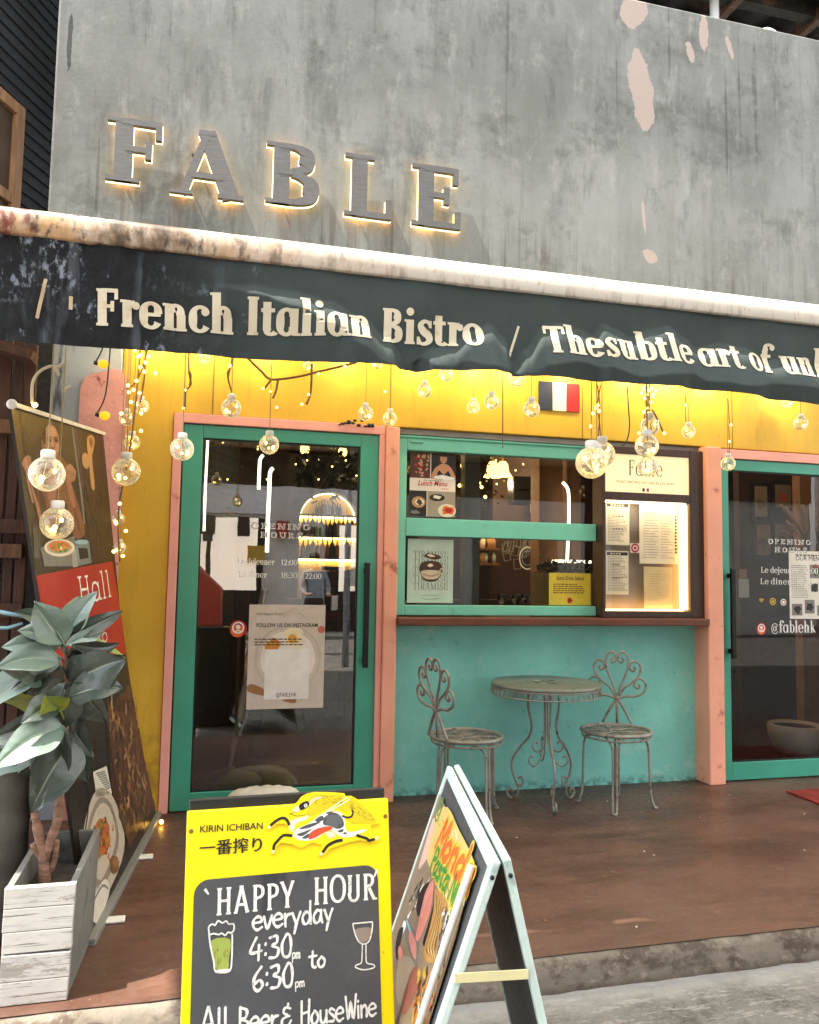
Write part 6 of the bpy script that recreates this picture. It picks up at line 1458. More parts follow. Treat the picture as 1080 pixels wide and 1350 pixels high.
A.col(M['darkp']); A.shape(zr(((218, 478), (172, 520), (138, 620), (150, 694), (178, 650), (194, 560))), 3, 3); A.shape(zr(((240, 520), (246, 600), (210, 740), (178, 850), (196, 866), (232, 740), (252, 600))), 3, 3); A.shape(zr(((10, 880), (30, 780), (60, 760), (40, 860), (20, 960))), 3, 3)
A.col(M['pinkp']); A.shape(zr(((244, 470), (200, 530), (168, 650), (145, 760), (135, 830), (160, 832), (212, 700), (238, 590))), 3.5, 3); A.shape(zr(((100, 780), (95, 850), (120, 940), (138, 950), (136, 850))), 3.5, 3); A.shape(zr(((38, 870), (26, 910), (40, 960), (56, 920))), 3.5, 3)
A.col(flat('photo_blush', 'e3b0a0', .4)); A.rib(zr(((232, 510), (196, 600), (172, 700))), .008, 4, smooth=3)
A.col(flat('pasta_tan', 'b88a50', .4)); A.shape(zr(((258, 520), (335, 620), (305, 760), (245, 870), (275, 960), (205, 975), (185, 900), (222, 760), (246, 640))), 3.2, 3)
for k in range(12):
    A.col(M['brownp'] if k % 3 == 0 else (M['tanp'] if k % 3 == 1 else M['wheat'])); A.rib(zr(((265+k*5, 560+k*8), (262+k*3, 680), (225+k*5, 800), (200+k*6, 890), (240+k*2, 950))), .0035, 4+.1*k, smooth=5)
for k in range(60):
    x, y = (rg.uniform(295, 350), rg.uniform(650, 790)) if k % 2 else (rg.uniform(262, 312), rg.uniform(800, 1000)); A.col(rg.choice((M['darkp'], M['white'], M['greyp'], M['purplep']))); A.blob(*Zr(x, y), rg.uniform(.004, .009), 4.5, 7, 1, .4, 0, rg)
A.col(flat('photo_dusty', '9a5e50', .4)); A.shape(zr(((120, 1005), (165, 1050), (120, 1200), (58, 1300), (50, 1220))), 3, 3)
for k in range(90):
    t = rg.random(); y = 1000+t*350; x = rg.uniform(190-t*100, 290-t*70); A.col(rg.choice((M['tanp'], M['brownp'], M['orange'], M['cream'], M['gold'], M['brownp'], M['skin']))); A.rib(zr(((x, y), (x-8, y+26), (x-rg.uniform(-6, 30), y+60))), rg.uniform(.004, .012), 4+rg.random(), smooth=3)
A.col(M['gold']); A.rib(zr(((150, 1030), (162, 1060), (145, 1090))), .014, 5.5, smooth=3); A.rib(zr(((190, 1240), (200, 1280), (175, 1330))), .014, 5.5, smooth=3)
def ptext(txt, p0, p1, cap, col, w_, l):
    a, e = Zr(*p0), Zr(*p1); A.col(col); A.glyphs(txt, a[0], a[1], cap, chalk_font(w_), l, rot=math.atan2(e[1]-a[1], e[0]-a[0]), end=a[0]+math.hypot(e[0]-a[0], e[1]-a[1]), shear=.15)
ptext('Monda', (258, 262), (462, 560), .072, M['lemon'], .44, 5.5); ptext('Monda', (258, 262), (462, 560), .072, M['orange'], .26, 7.5)
ptext('Pasta Nig', (222, 395), (392, 668), .054, M['lemon'], .38, 5.5); ptext('Pasta Nig', (222, 395), (392, 668), .054, M['leafgreen'], .22, 7.5)
A.col(M['leafgreen']); A.ring(*zq(((300, 290),))[0], .03, .006, 4, 12); A.ring(*zq(((302, 290),))[0], .016, .005, 4, 12)
b.build('print', po, recalc=False)
b = MB(M['paper']); a, e = Zq(484, 575), Zq(250, 1345); b.tube([ff.p(a[0], a[1], .012), ff.p((a[0]+e[0])/2, (a[1]+e[1])/2, .016), ff.p(e[0], .14, .012)], .0075, 10); b.build('curled_edge', po)

# ------------------------------------------------------------------ planter box and rubber plant
yF = -1.9
fl, fr_ = at(6, 1168, y=yF), at(100, 1168, y=yF); bl, br = at(-2, 1334, y=yF), at(88, 1318, y=yF)
zb0 = .002; fl.z = fr_.z = (fl.z+fr_.z)/2; bl.z = br.z = zb0
bk = Vector((.02, .44, 0))
pb = thing('planter_box', 'weathered planter box with a white plank front at the terrace edge', 'planter', ((bl+br)/2).to_tuple())
def plank_hook(t, c):
    a = t.noise(9, 8, (.3, 1, 5), .75); c = t.mix(t.rng(a, .54, .66, 0, .6), c, lin('7f8088')); d = t.noise(9, 7, (.3, 1, 13), .7, (2, 2, 2)); c = t.mix(t.rng(d, .57, .63, 0, .85), c, lin('38322c')); pe = t.noise(7, 7, (.6, 1, 2.2), .75, (8, 3, 1)); c = t.mix(t.rng(pe, .56, .6, 0, .7), c, lin('746e66'))
    e = t.noise(60, 4, None, .7, (5, 5, 5)); return t.mix(t.rng(e, .68, .72, 0, .5), c, lin('5f5850'))
M['plank'] = pm('peeling_white_planks', 'aeaba6', .8, 0, .08, 5, .2, 26, hook=plank_hook)
M['planter_grey'] = pm('grey_planter_side', '6d6c66', .8, 0, .15, 5, .3, 30, spots=(('4a4842', 5, .55, .7), ('a39f96', 12, .66, .74)))
b = MB(M['plank'])
for k, (a, c) in enumerate(((0, .2), (.2, .43), (.437, .62), (.62, .82), (.82, 1.0))):
    p0, p1 = bl.lerp(fl, a), br.lerp(fr_, a); p2, p3 = br.lerp(fr_, c), bl.lerp(fl, c)
    p2 = p2-Vector((0, 0, .0015+.004*(k == 1))); p3 = p3-Vector((0, 0, .0012)); p0 = p0+Vector((-.002*(k % 2), 0, 0)); p1 = p1+Vector((.0015*(k % 3), 0, 0))
    b.prism([p0, p1, p2, p3], (0, .022, 0))
b.build('front_plank', pb, bevel=.002)
inn = Vector((0, .0225, 0)); t_ = Vector((-.02, 0, 0))
b = MB(M['planter_grey'])
b.prism([br+inn, fr_+inn-Vector((0, 0, .004)), fr_+bk+Vector((0, 0, .03)), br+bk], t_)
b.prism([bl+inn, fl+inn-Vector((0, 0, .004)), fl+bk+Vector((0, 0, .03)), bl+bk], -t_)
b.prism([bl+bk-t_, br+bk+t_, fr_+bk+t_+Vector((0, 0, .03)), fl+bk-t_+Vector((0, 0, .03))], (0, -.02, 0))
b.build('side_board', pb, bevel=.002)
b = MB(pm('dry_soil', '3a342c', .95, 0, .3, 20, .8, 50)); q = .8
s0 = [bl.lerp(fl, q)+inn-t_, br.lerp(fr_, q)+inn+t_, br.lerp(fr_, q)+bk+t_*1.2-inn, bl.lerp(fl, q)+bk-t_*1.2-inn]; b.face(s0); b.build('soil', pb)
pl = thing('rubber_plant', 'rubber plant with broad grey green leaves growing in the white plank planter', 'plant', tuple(at(62, 1160, y=-1.7)))
M['bark'] = pm('pinkish_bark', '8a6652', .8, 0, .3, 14, .9, 50, stretch=(1, 1, 4), spots=(('6b4a3a', 20, .58, .7),))
def Y_(y, *p): return [at(a, c, y=y) for a, c in p]
b = MB(M['bark'])
b.tube(cat_rom(Y_(-1.7, (60, 1172), (58, 1145), (56, 1120), (48, 1085), (44, 1050), (44, 1010), (30, 960)), 5), [.019]*5+[.016]*10+[.012]*11+[.009]*5, 10)
b.tube(cat_rom(Y_(-1.7, (58, 1135), (66, 1108), (75, 1085), (78, 1062), (82, 1030), (84, 985), (88, 930), (88, 880), (86, 845)), 5), [.015]*16+[.011]*14+[.007]*11, 10)
b.tube(cat_rom(Y_(-1.7, (57, 1130), (48, 1122), (44, 1112)), 4), .012, 8); b.tube(cat_rom(Y_(-1.69, (66, 1150), (72, 1130), (74, 1108)), 4), .011, 8)
b.build('stem', pl)
def leaf_mat(nm, col, ven):
    return pm(nm, col, .38, 0, .12, 9, .15, 60, spots=((ven, 14, .6, .74),), coat=.25)
LM = [leaf_mat('leaf_grey_green', '58695c', '77877b'), leaf_mat('leaf_dark', '363f37', '535e54'), leaf_mat('leaf_lime', '7f8a32', 'a0a850'), leaf_mat('leaf_sunlit', '7f9186', 'a5b3aa')]  # last tone carries the sun's whitening in its colour
LRIB = leaf_mat('leaf_rib', '6f7a66', '8a9280')
def leaf(base, tip, wid, mt, fold=.25, curl=.1, roll=0., yb=-1.7, yt=-1.7):
    P_, Q = at(*base, y=yb), at(*tip, y=yt); d = Q-P_; L = d.length; d.normalize()
    view = (CAM-P_).normalized(); side_ = d.cross(view).normalized(); nrm = side_.cross(d).normalized()
    q = Matrix.Rotation(roll, 3, d); side_ = q@side_; nrm = q@nrm
    if nrm.z < -.2 and roll == 0: pass
    b = MB(mt); n = 22; SS = (-1, -.8, -.6, -.4, -.2, -.045, .045, .2, .4, .6, .8, 1); m_ = 11; rows = []
    ph = random.uniform(0, 6); droop = random.uniform(.06, .34); sway = random.uniform(-.12, .12); asy = random.uniform(-.14, .14); nib = random.uniform(.02, .09)
    for i in range(n+1):
        t = i/n; w_ = 1.18*wid*(math.sin(math.pi*min(1, t**.8*1.0)))**.75*(1-.25*t)*.5 if 0 < i < n else .0012
        c = P_+d*L*t+nrm*(-curl*L*(2*t-1)**2+curl*L)*.6-Vector((0, 0, 1))*droop*L*t*t+side_*sway*L*math.sin(2.2*t)
        row = []
        for j in range(m_+1):
            s_ = SS[j]; row.append(b.av(c+side_*w_*s_*(1+asy*(1 if s_ > 0 else -1)+nib*math.sin(13*t+ph+(2 if s_ > 0 else 0)))+nrm*(fold*w_*abs(s_)**1.2+.05*wid*math.sin(6*t+ph+2*s_)*abs(s_)+.016*wid*math.sin(46*t-9*abs(s_))*min(1, abs(s_)*3)*(1-abs(s_))-(.0035 if abs(s_) < .1 else 0))))
        rows.append(row)
    for i in range(n):
        for j in range(m_): b.m(LRIB if j == 5 else mt); b.fi((rows[i][j], rows[i+1][j], rows[i+1][j+1], rows[i][j+1]), True)
    b.m(mt)
    b.tube([at(base[0]+(-4 if tip[0] > base[0] else 4), base[1]+10, y=yb+.01), P_, P_+d*L*.25-nrm*.002], [.004, .004, .002], 6)
    o = b.build('leaf', pl, recalc=False); return o
LV = [((88, 900), (60, 958), .12, 1, .2, -.4), ((70, 860), (22, 862), .12, 0, .2, 1.0), ((90, 860), (142, 884), .1, 1, .2, .7), ((82, 905), (30, 925), .11, 1, .3, -.3), ((84, 960), (58, 1030), .11, 1, .2, .5), ((86, 846), (112, 782), .08, 0, .3, .25), ((83, 846), (22, 818), .09, 3, .25, .45), ((78, 872), (-8, 872), .1, 0, .3, .6), ((92, 900), (140, 945), .1, 1, .2, .3), ((84, 900), (40, 935), .09, 1, .25, .5), ((84, 940), (128, 985), .08, 1, .3, .1), ((60, 985), (-14, 1012), .1, 0, .25, .3), ((85, 842), (132, 772), .075, 3, .3, -.3), ((84, 848), (48, 782), .115, 0, .3, .5), ((80, 850), (3, 838), .085, 3, .2, .6), ((82, 868), (-30, 902), .14, 3, .25, .7), ((86, 842), (160, 792), .06, 1, .3, .2),
      ((92, 858), (166, 846), .075, 2, .5, -.8), ((94, 858), (164, 850), .06, 1, .3, 1.2), ((88, 850), (136, 815), .05, 3, .3, .1), ((96, 850), (160, 838), .05, 1, .3, .6), ((90, 905), (168, 858), .15, 1, .15, -.2), ((92, 918), (163, 900), .11, 1, .2, -.5), ((90, 895), (98, 962), .16, 1, .15, .1), ((84, 880), (16, 893), .085, 1, .3, .9),
      ((70, 940), (-8, 912), .07, 2, .3, -.7), ((80, 938), (66, 904), .09, 2, .2, .2), ((84, 958), (-12, 990), .12, 0, .25, .5), ((82, 962), (-25, 950), .10, 1, .3, -.1), ((80, 966), (8, 1000), .075, 3, .3, .4), ((96, 975), (46, 1062), .14, 1, .25, -.2), ((78, 985), (22, 1008), .09, 1, .25, .2), ((86, 970), (112, 1015), .09, 1, .3, .2), ((40, 1000), (2, 968), .09, 1, .3, .2), ((60, 900), (-6, 858), .11, 0, .25, .6), ((75, 930), (28, 948), .08, 1, .25, .3), ((78, 830), (20, 800), .07, 0, .3, .5)]
for k, (bs_, tp, wd_, mi, fo, ro) in enumerate(LV):
    yy = -1.7+random.uniform(-.1, .06); leaf(bs_, tp, wd_, LM[mi], fo, random.uniform(-.05, .2), ro, yy, yy+random.uniform(-.12, .1))
# ridged grey pot at the frame edge
q = at(-14, 1180, z=0); b = MB(pm('grey_ridged_pot', '5f5c53', .85, 0, .2, 6, .4, 30))
zt_ = at(0, 992, y=-1.45).z; cpx = at(-12, 1080, y=-1.45).x; prof = [(0, .003), (.1, .003)]
for k in range(20): prof.append((.1+.02*k/20+.006*math.sin(k*1.7), .003+(zt_-.003)*(k+1)/21))
prof += [(.122, zt_), (.105, zt_-.003), (.1, zt_-.06), (0, zt_-.06)]
b.lathe(prof, (cpx, -1.4, 0), 28); b.build('ridged_pot', label='grey ridged pot at the far left behind the planter', cat='pot')

# ------------------------------------------------------------------ tall poster stand leaning at the left
F0 = at(206, 1072, z=.02); N0 = at(117, 1236, z=.02); TF = at(136, 572, y=F0.y-.1)
Up_ = (F0-N0).normalized(); v_ = (TF-F0); v_ -= Up_*v_.dot(Up_); Vp_ = v_.normalized(); fp = Face(N0, Up_, Vp_)
ps = thing('poster_stand', 'tall leaning poster stand printed with a bare armed man, a red band and food photos', 'poster stand', ((F0+N0)/2-Vector((0, 0, .02))).to_tuple())
U = lambda px, py: fp.uv(px, py)
def us(pts): return [U(*p) for p in pts]
edge = us(((14, 533), (136, 572), (148, 700), (158, 800), (172, 900), (190, 1000), (206, 1072), (117, 1236), (65, 880)))
M['stand_dark'] = flat('dark_poster', '1c120c', .4)
b = MB(M['stand_dark']); b.prism([fp.p(u, v, 0) for u, v in edge], fp.N*-.012)
A = Art(b, fp.O, Up_, Vp_, .0008, .0003)
rg = random.Random(51)
S4 = lambda pts: us([(x/4.5, 500+y/4.5) for x, y in pts])
E4 = lambda x, y, rx, ry, l: A.poly(S4([(x+rx*math.cos(2*math.pi*q/26)*(1+rg.uniform(-.03, .03)), y+ry*math.sin(2*math.pi*q/26)) for q in range(26)]), l)
sk = [flat('skin_'+k_, c_, .4) for k_, c_ in (('shade', '4e2f20'), ('mid', '80513a'), ('light', 'a2705a'), ('glow', 'ba8a72'))]
A.col(flat('poster_dusk', '140e0a', .4)); A.poly(S4(((110, 170), (330, 240), (300, 700), (190, 720))), .5)
A.col(flat('poster_wood', '2a1b13', .4)); A.poly(S4(((330, 240), (610, 335), (665, 1060), (480, 1090))), .5)
for k in range(60): x = rg.uniform(470, 600); y = rg.uniform(300, 980); A.col(rg.choice((M['darkp'], M['brownp'], flat('bark_brown', '4a2f20', .4)))); A.rib(S4(((x, y), (x+rg.uniform(-6, 10), y+40), (x+rg.uniform(-6, 18), y+90))), rg.uniform(.006, .02), 1+rg.random(), smooth=3)
A.col(M['greyp']); A.rib(S4(((425, 275), (450, 450), (480, 680), (500, 860))), .03, 2, smooth=4); A.col(M['purplep']); A.rib(S4(((445, 300), (470, 470), (495, 690))), .012, 2.5, smooth=4)
A.col(M['tanp']); A.shape(S4(((515, 350), (540, 330), (560, 360), (552, 420), (545, 480), (560, 640), (540, 640), (525, 480), (516, 420))), 3, 4); A.col(flat('spoon_shadow', '7a5232', .4)); A.shape(S4(((525, 360), (540, 345), (548, 380), (538, 410))), 4, 3); A.col(M['tanp']); A.shape(S4(((485, 455), (505, 435), (530, 470), (525, 520), (505, 530), (488, 500))), 3.4, 3)
# torso, arms, head
A.col(sk[1]); A.shape(S4(((250, 440), (340, 440), (400, 520), (430, 640), (480, 800), (500, 920), (440, 940), (410, 820), (380, 720), (360, 830), (330, 900), (260, 880), (230, 760), (220, 640))), 2, 4)
A.col(sk[0]); A.shape(S4(((225, 640), (260, 700), (280, 800), (270, 870), (240, 800))), 3, 3); A.rib(S4(((330, 560), (340, 680), (330, 800))), .012, 3, smooth=4); A.rib(S4(((400, 620), (440, 780), (470, 900))), .02, 3, smooth=4)
A.col(sk[2]); A.shape(S4(((280, 560), (325, 560), (335, 650), (310, 760), (280, 700))), 3, 3); A.shape(S4(((385, 540), (415, 600), (445, 740), (430, 760), (400, 660))), 3.4, 3)
A.col(sk[2]); A.shape(S4(((380, 540), (400, 505), (425, 510), (445, 560), (440, 600), (410, 610), (390, 585))), 4, 3); A.col(sk[3]); 
for k in range(4): A.rib(S4(((395+10*k, 530+6*k), (412+10*k, 515+8*k), (425+7*k, 540+8*k))), .012, 5, smooth=3)
A.col(sk[2]); A.shape(S4(((125, 500), (150, 455), (178, 460), (182, 510), (170, 560), (190, 640), (240, 790), (232, 850), (205, 740), (185, 730), (160, 620), (145, 540))), 3, 4); A.col(sk[0]); A.rib(S4(((165, 570), (182, 650), (205, 740))), .012, 4, smooth=3); A.col(sk[3]); A.rib(S4(((148, 470), (150, 500), (160, 530))), .016, 4.5, smooth=3)
A.col(sk[2]); A.shape(S4(((262, 330), (270, 285), (295, 268), (325, 290), (345, 340), (350, 400), (340, 450), (305, 480), (275, 450), (262, 400))), 5, 4)
A.col(sk[3]); A.shape(S4(((280, 300), (300, 280), (325, 300), (330, 340), (300, 340), (280, 330))), 6, 3); A.shape(S4(((296, 380), (306, 350), (316, 390), (310, 402))), 6.4, 3); A.shape(S4(((325, 395), (342, 385), (344, 425), (325, 435))), 6, 3)
A.col(sk[0]); A.shape(S4(((264, 400), (272, 440), (290, 465), (282, 470), (262, 430))), 6, 3); A.rib(S4(((278, 350), (290, 342), (300, 348))), .009, 7, smooth=3); A.rib(S4(((318, 350), (332, 345), (342, 356))), .009, 7, smooth=3); A.rib(S4(((298, 405), (310, 410), (320, 402))), .006, 7, smooth=3)
A.col(M['darkp']); A.rib(S4(((280, 366), (290, 362), (299, 367))), .012, 7.5, smooth=3); A.rib(S4(((320, 366), (330, 363), (340, 369))), .012, 7.5, smooth=3); A.shape(S4(((252, 370), (256, 330), (266, 300), (268, 345), (264, 390))), 5.5, 3)
A.col(flat('lip_print', 'b06052', .4)); A.rib(S4(((292, 432), (308, 428), (326, 432))), .012, 7, smooth=3); A.col(sk[1]); A.shape(S4(((238, 365), (248, 360), (262, 400), (260, 445), (248, 420))), 5.4, 3)
# table, plate, glass
A.col(M['greyp']); A.poly(S4(((235, 1000), (440, 930), (460, 1110), (260, 1110))), 3); A.col(flat('tray_pale', '9c9a95', .4)); A.poly(S4(((420, 1010), (450, 1005), (460, 1112), (430, 1118))), 4)
A.col(M['cream']); E4(350, 1000, 92, 52, 4.5); A.col(flat('plate_shadow', 'a99a84', .4)); E4(348, 996, 74, 40, 5); A.col(M['orange']); E4(346, 992, 58, 30, 5.5)
for k in range(26): x, y = rg.gauss(345, 25), rg.gauss(992, 16); A.col(rg.choice((M['gold'], M['orange'], M['tanp'], M['leafgreen'], M['cream']))); A.rib(S4(((x, y), (x+rg.uniform(-14, 14), y+8), (x+rg.uniform(-14, 14), y+14))), .007, 6+rg.random(), smooth=3)
A.col(flat('glass_print', '6f7a7e', .4)); A.poly(S4(((440, 960), (525, 965), (540, 1090), (460, 1110))), 5); A.col(M['bluep']); E4(482, 966, 40, 14, 6); A.rib(S4(((452, 990), (465, 1090))), .01, 6); A.col(M['darkp']); A.poly(S4(((460, 1000), (515, 1003), (524, 1060), (470, 1070))), 5.6)
for k in range(14): x = rg.uniform(200, 235); A.col(M['greyp']); A.rib(S4(((x-5, rg.uniform(860, 900)), (x, 960), (x+5, 1060))), .004, 2)
A.col(flat('stand_red', 'a81d18', .4)); A.poly(us(((47, 759), (148, 740), (160, 815), (166, 862), (70, 880), (58, 820))), 2)
A.col(M['white']); a, e = U(103, 789), U(148, 788); A.glyphs('Hall', a[0], a[1]-.03, .17, serif_font(.1, .06, .05, .04), 4, end=e[0], rot=.03); a, e = U(96, 868), U(144, 860); A.glyphs('trento', a[0], a[1], .08, DISPLAY, 4, end=e[0], rot=.03)
UE = lambda x, y, rx, ry, l, jag=.05: A.poly(us([(x+rx*math.cos(2*math.pi*q/22)*(1+rg.uniform(-jag, jag)), y+ry*math.sin(2*math.pi*q/22)*(1+rg.uniform(-jag, jag))) for q in range(22)]), l)
cb = [flat('cutlet_'+n_, c_, .4) for n_, c_ in (('deep', '2c170d'), ('brown', '4d2c19'), ('crust', '6e4426'), ('gold', '8a5c34'), ('pale', 'a37c52'))]
A.col(cb[1]); A.poly(us(((138, 940), (172, 900), (192, 1010), (200, 1060), (170, 1120), (150, 1060))), 2)
for k in range(170):
    t = rg.random(); x = 140+rg.uniform(0, 38)+t*20; y = 915+t*175
    A.col(cb[min(4, int(rg.random()**1.3*5))]); A.rib(us(((x, y), (x+rg.uniform(-1.5, 3.5), y+7), (x+rg.uniform(-2, 5), y+15))), rg.uniform(.01, .028), 2.6+rg.random()*2.6, smooth=3)
A.col(cb[0]); A.rib(us(((140, 945), (148, 1010), (158, 1075), (168, 1110))), .02, 5.5, smooth=4)
pw = [flat('plate_'+n_, c_, .4) for n_, c_ in (('warm', 'b9ab98'), ('shade', '85786a'), ('light', 'd2c8b8'))]
A.col(pw[0]); A.shape(us(((112, 1080), (128, 1040), (148, 1050), (163, 1095), (160, 1135), (136, 1185), (116, 1170), (108, 1130))), 3, 3); A.col(pw[1]); A.shape(us(((116, 1085), (130, 1052), (146, 1060), (156, 1098), (152, 1130), (134, 1172), (120, 1158), (113, 1128))), 3.6, 3); A.col(pw[0]); A.shape(us(((119, 1090), (131, 1060), (144, 1066), (152, 1098), (148, 1126), (133, 1160), (122, 1148), (117, 1124))), 4.2, 3)
A.col(pw[2]); A.poly(us(((122, 1018), (140, 1010), (147, 1046), (127, 1052))), 3); A.col(M['greyp'])
for k in range(9): A.rib(us(((126+k*1.6, 1020+k*2.6), (138+k*.9, 1017+k*2.6))), .006, 4)
ps_c = [flat('sauce_'+n_, c_, .4) for n_, c_ in (('red', '8a3a1a'), ('orange', 'b05a24'), ('gold', 'b98238'), ('brown', '5a2c16'), ('green', '5a6a2c'))]
A.col(ps_c[1]); UE(133, 1103, 11.5, 25, 5, .12)
for k in range(120):
    x, y = rg.gauss(133, 4.6), rg.gauss(1103, 11); A.col(rg.choice(ps_c[:4]+ps_c[:3]+ps_c[4:])); A.rib(us(((x, y), (x+rg.uniform(-2.5, 2.5), y+4), (x+rg.uniform(-4, 4), y+8))), rg.uniform(.006, .014), 5.6+rg.random()*2.5, smooth=3)
A.col(M['darkp']); A.rib(us(((110, 1020), (116, 1060), (111, 1110), (121, 1160))), .014, 5, smooth=4)
A.col(pw[2]); A.shape(us(((118, 1195), (136, 1160), (144, 1168), (140, 1190), (126, 1218))), 4, 3); A.col(cb[2]); UE(150, 1140, 6, 12, 5, .2); A.col(cb[3]); UE(151, 1138, 3.5, 7, 6, .2); A.col(M['greyp']); A.rib(us(((122, 1190), (134, 1168), (142, 1172))), .01, 5, smooth=3)
b.build('print', ps, recalc=False)
b = MB(flat('dull_aluminium', '7d7d78', .4))
a, e = fp.p(-.02, -.012, .0), fp.p((F0-N0).length+.02, -.012, .0); b.bar(a, e, .05, .03); b.build('base_rail', ps, bevel=.004)
b = MB(M['white_plastic'])
for px, py in ((188, 1130), (148, 1213)):
    q = at(px, py, z=.006); b.box(q.x-.06, q.x+.045, q.y-.025, q.y+.025, .001, .012)
b.build('foot_plate', ps, bevel=.005)
b = MB(M['white_plastic']); a, e = fp.p(*U(14, 533), .004), fp.p(*U(136, 572), .004); b.bar(a, e, .016, .016); b.ball(a, .018, 8, 6); b.build('top_rail', ps)

# ------------------------------------------------------------------ timber clutter at the far left
tr = thing('timber_rack', 'tall rack of dark brown timber slats at the far left under the awning', 'rack', tuple(at(10, 1000, y=-.75))[:2]+(0,))
for k, (x0, x1, y0) in enumerate(((-40, -16, 440), (-12, 10, 448), (14, 26, 452), (29, 43, 455))):
    p0, p1 = at(x0, 600, y=-.8), at(x1, 600, y=-.8); b = MB(M['crate_wood']); zt = at(x1, y0, y=-.8).z; b.box(p0.x, p1.x, -.82, -.79, 0.001, zt); b.build('slat', tr, bevel=.003)
for py in (560, 690, 722, 800, 905):
    p0, p1 = at(-60, py, y=-.83), at(38 if py < 700 else 30, py+14, y=-.83); b = MB(M['old_wood'] if py in (560, 722) else M['crate_wood']); b.box(p0.x, p1.x, -.86, -.822, p1.z, p1.z+.06); b.build('rail', tr, bevel=.003)
b = MB(M['crate_wood']); p0, p1 = at(-60, 440, y=-.9), at(46, 472, y=-.9); b.bar(p0, p1, .12, .04); b.build('cap_board', tr)
b = MB(M['in_dark']); p0, p1 = at(-80, 600, y=-.5), at(62, 600, y=-.5); b.box(p0.x, p1.x, -.5, -.46, .001, 2.5); b.build('back_board', tr)  # dark sheet standing for the darkness behind the slats
b = MB(M['bluep']); b.tube([at(-20, 803, y=-1.55), at(44, 815, y=-1.5)], .007, 8); b.tube([at(-20, 828, y=-1.55), at(10, 828, y=-1.5), at(30, 822, y=-1.5)], .006, 8)
b.build('wire_rack', label='pale blue bent wire rods poking in at the left behind the leaves', cat='wire')
# sack in front of the left door, little bead at the wall foot
b = MB(pm('white_sack', 'c9c6bd', .8, 0, .08, 6, .3, 30)); q = at(345, 1066, z=0); rows = []
for i in range(9):
    t = i/8; th_ = math.pi/2*t; r = .235*math.cos(th_)**.55 if i < 8 else 0; z = .16*math.sin(th_)
    rows.append([b.av((q.x+r*math.cos(2*math.pi*j/28)*(1+.05*math.sin(3*j)), -.2+r*.45*math.sin(2*math.pi*j/28), z+.004+.006*math.sin(j*2.1+i))) for j in range(28)] if i < 8 else [b.av((q.x, -.2, z))])
for i in range(8):
    for j in range(28):
        k = (j+1) % 28
        if i < 7: b.fi((rows[i][j], rows[i][k], rows[i+1][k], rows[i+1][j]), True)
        else: b.fi((rows[i][j], rows[i][k], rows[8][0]), True)
b.build('sandbag', label='low white rounded bag before the left door, behind the yellow board', cat='bag')
b = MB(M['led']); q = at(213, 1082, z=.02); b.ball((q.x, q.y-.02, .02), .011, 8, 6); b.build('bead_light', label='single glowing bead on the floor at the foot of the pink surround', cat='light')

# tiny litter on the terrace
b = MB(M['paper']); rg = random.Random(64)
for k in range(34):
    x, y = rg.uniform(-.25, 3.6), rg.uniform(-1.9, -.1); r = rg.uniform(.003, .008); a = rg.uniform(0, 3)
    b.m(rg.choice((M['paper'], M['tanp'], M['greyp']))); ca, sa = math.cos(a), math.sin(a)
    b.prism([(x+r*ca, y+r*sa, .0015), (x-r*sa*.6, y+r*ca*.6, .0015), (x-r*ca, y-r*sa, .0015), (x+r*sa*.6, y-r*ca*.6, .0015)], (0, 0, .002))
b.build('floor_litter', label='scattered pale crumbs and specks on the brown terrace', cat='litter', kind='stuff')
# ------------------------------------------------------------------ across the street (seen only as reflections in the glass)
M['oppo'] = pm('brown_facade', '4a3226', .7, 0, .15, 1, .1, 20); M['oppo_pale'] = pm('pale_facade', 'dcd8ce', .8, 0, .1, 1, .1, 20)
ob = thing('opposite_building', 'brown block with pale shopfronts across the street, mirrored in the doors', 'building', (1, -14, -.11))
b = MB(M['oppo']); b.box(-12, 16, -18, -13.5, 3.4, 8.0); b.build('upper_wall', ob)
b = MB(M['oppo_pale']); b.box(-12, 16, -18, -13.6, -.115, 3.4); b.build('shop_wall', ob)
for k in range(6):
    x = -8+3.6*k; b = MB(M['black']); b.box(x, x+2.2, -13.6, -13.55, 0, 2.5); b.m(M['white_plastic']); b.box(x-.1, x+2.3, -13.62, -13.5, 2.6, 3.1); b.build('shopfront', ob)
for k in range(7):
    x = -9+3.2*k; b = MB(M['in_dark']); b.box(x, x+1.6, -13.5, -13.45, 4.6, 6.6); b.build('window', ob)
b = MB(emit('reflection_glow', 'fff2dc', .55)); b.box(-.9, .15, -13.545, -13.54, .5, 2.5); b.box(.25, 1.25, -13.545, -13.54, .9, 2.5); b.box(3.1, 4.3, -13.545, -13.54, .9, 2.4); b.build('glow_panel', ob)  # added glow standing in for the bright street mirrored in the door
rg = random.Random(90)
for k in range(26):
    x = rg.uniform(-4, 5); z = rg.uniform(.1, 2.2); b = MB(flat('street_goods_%d' % k, rg.choice(('b0281c', 'd8d2c4', '2a3a2c', 'c9a42c', '30343a', '7a4a2a', '8fa0a8', '1c1c1c', '5a7a3a')))); w_ = rg.uniform(.12, .5); b.box(x, x+w_, -13.5, -13.3, z, z+rg.uniform(.1, .55)); b.build('display_goods', ob)
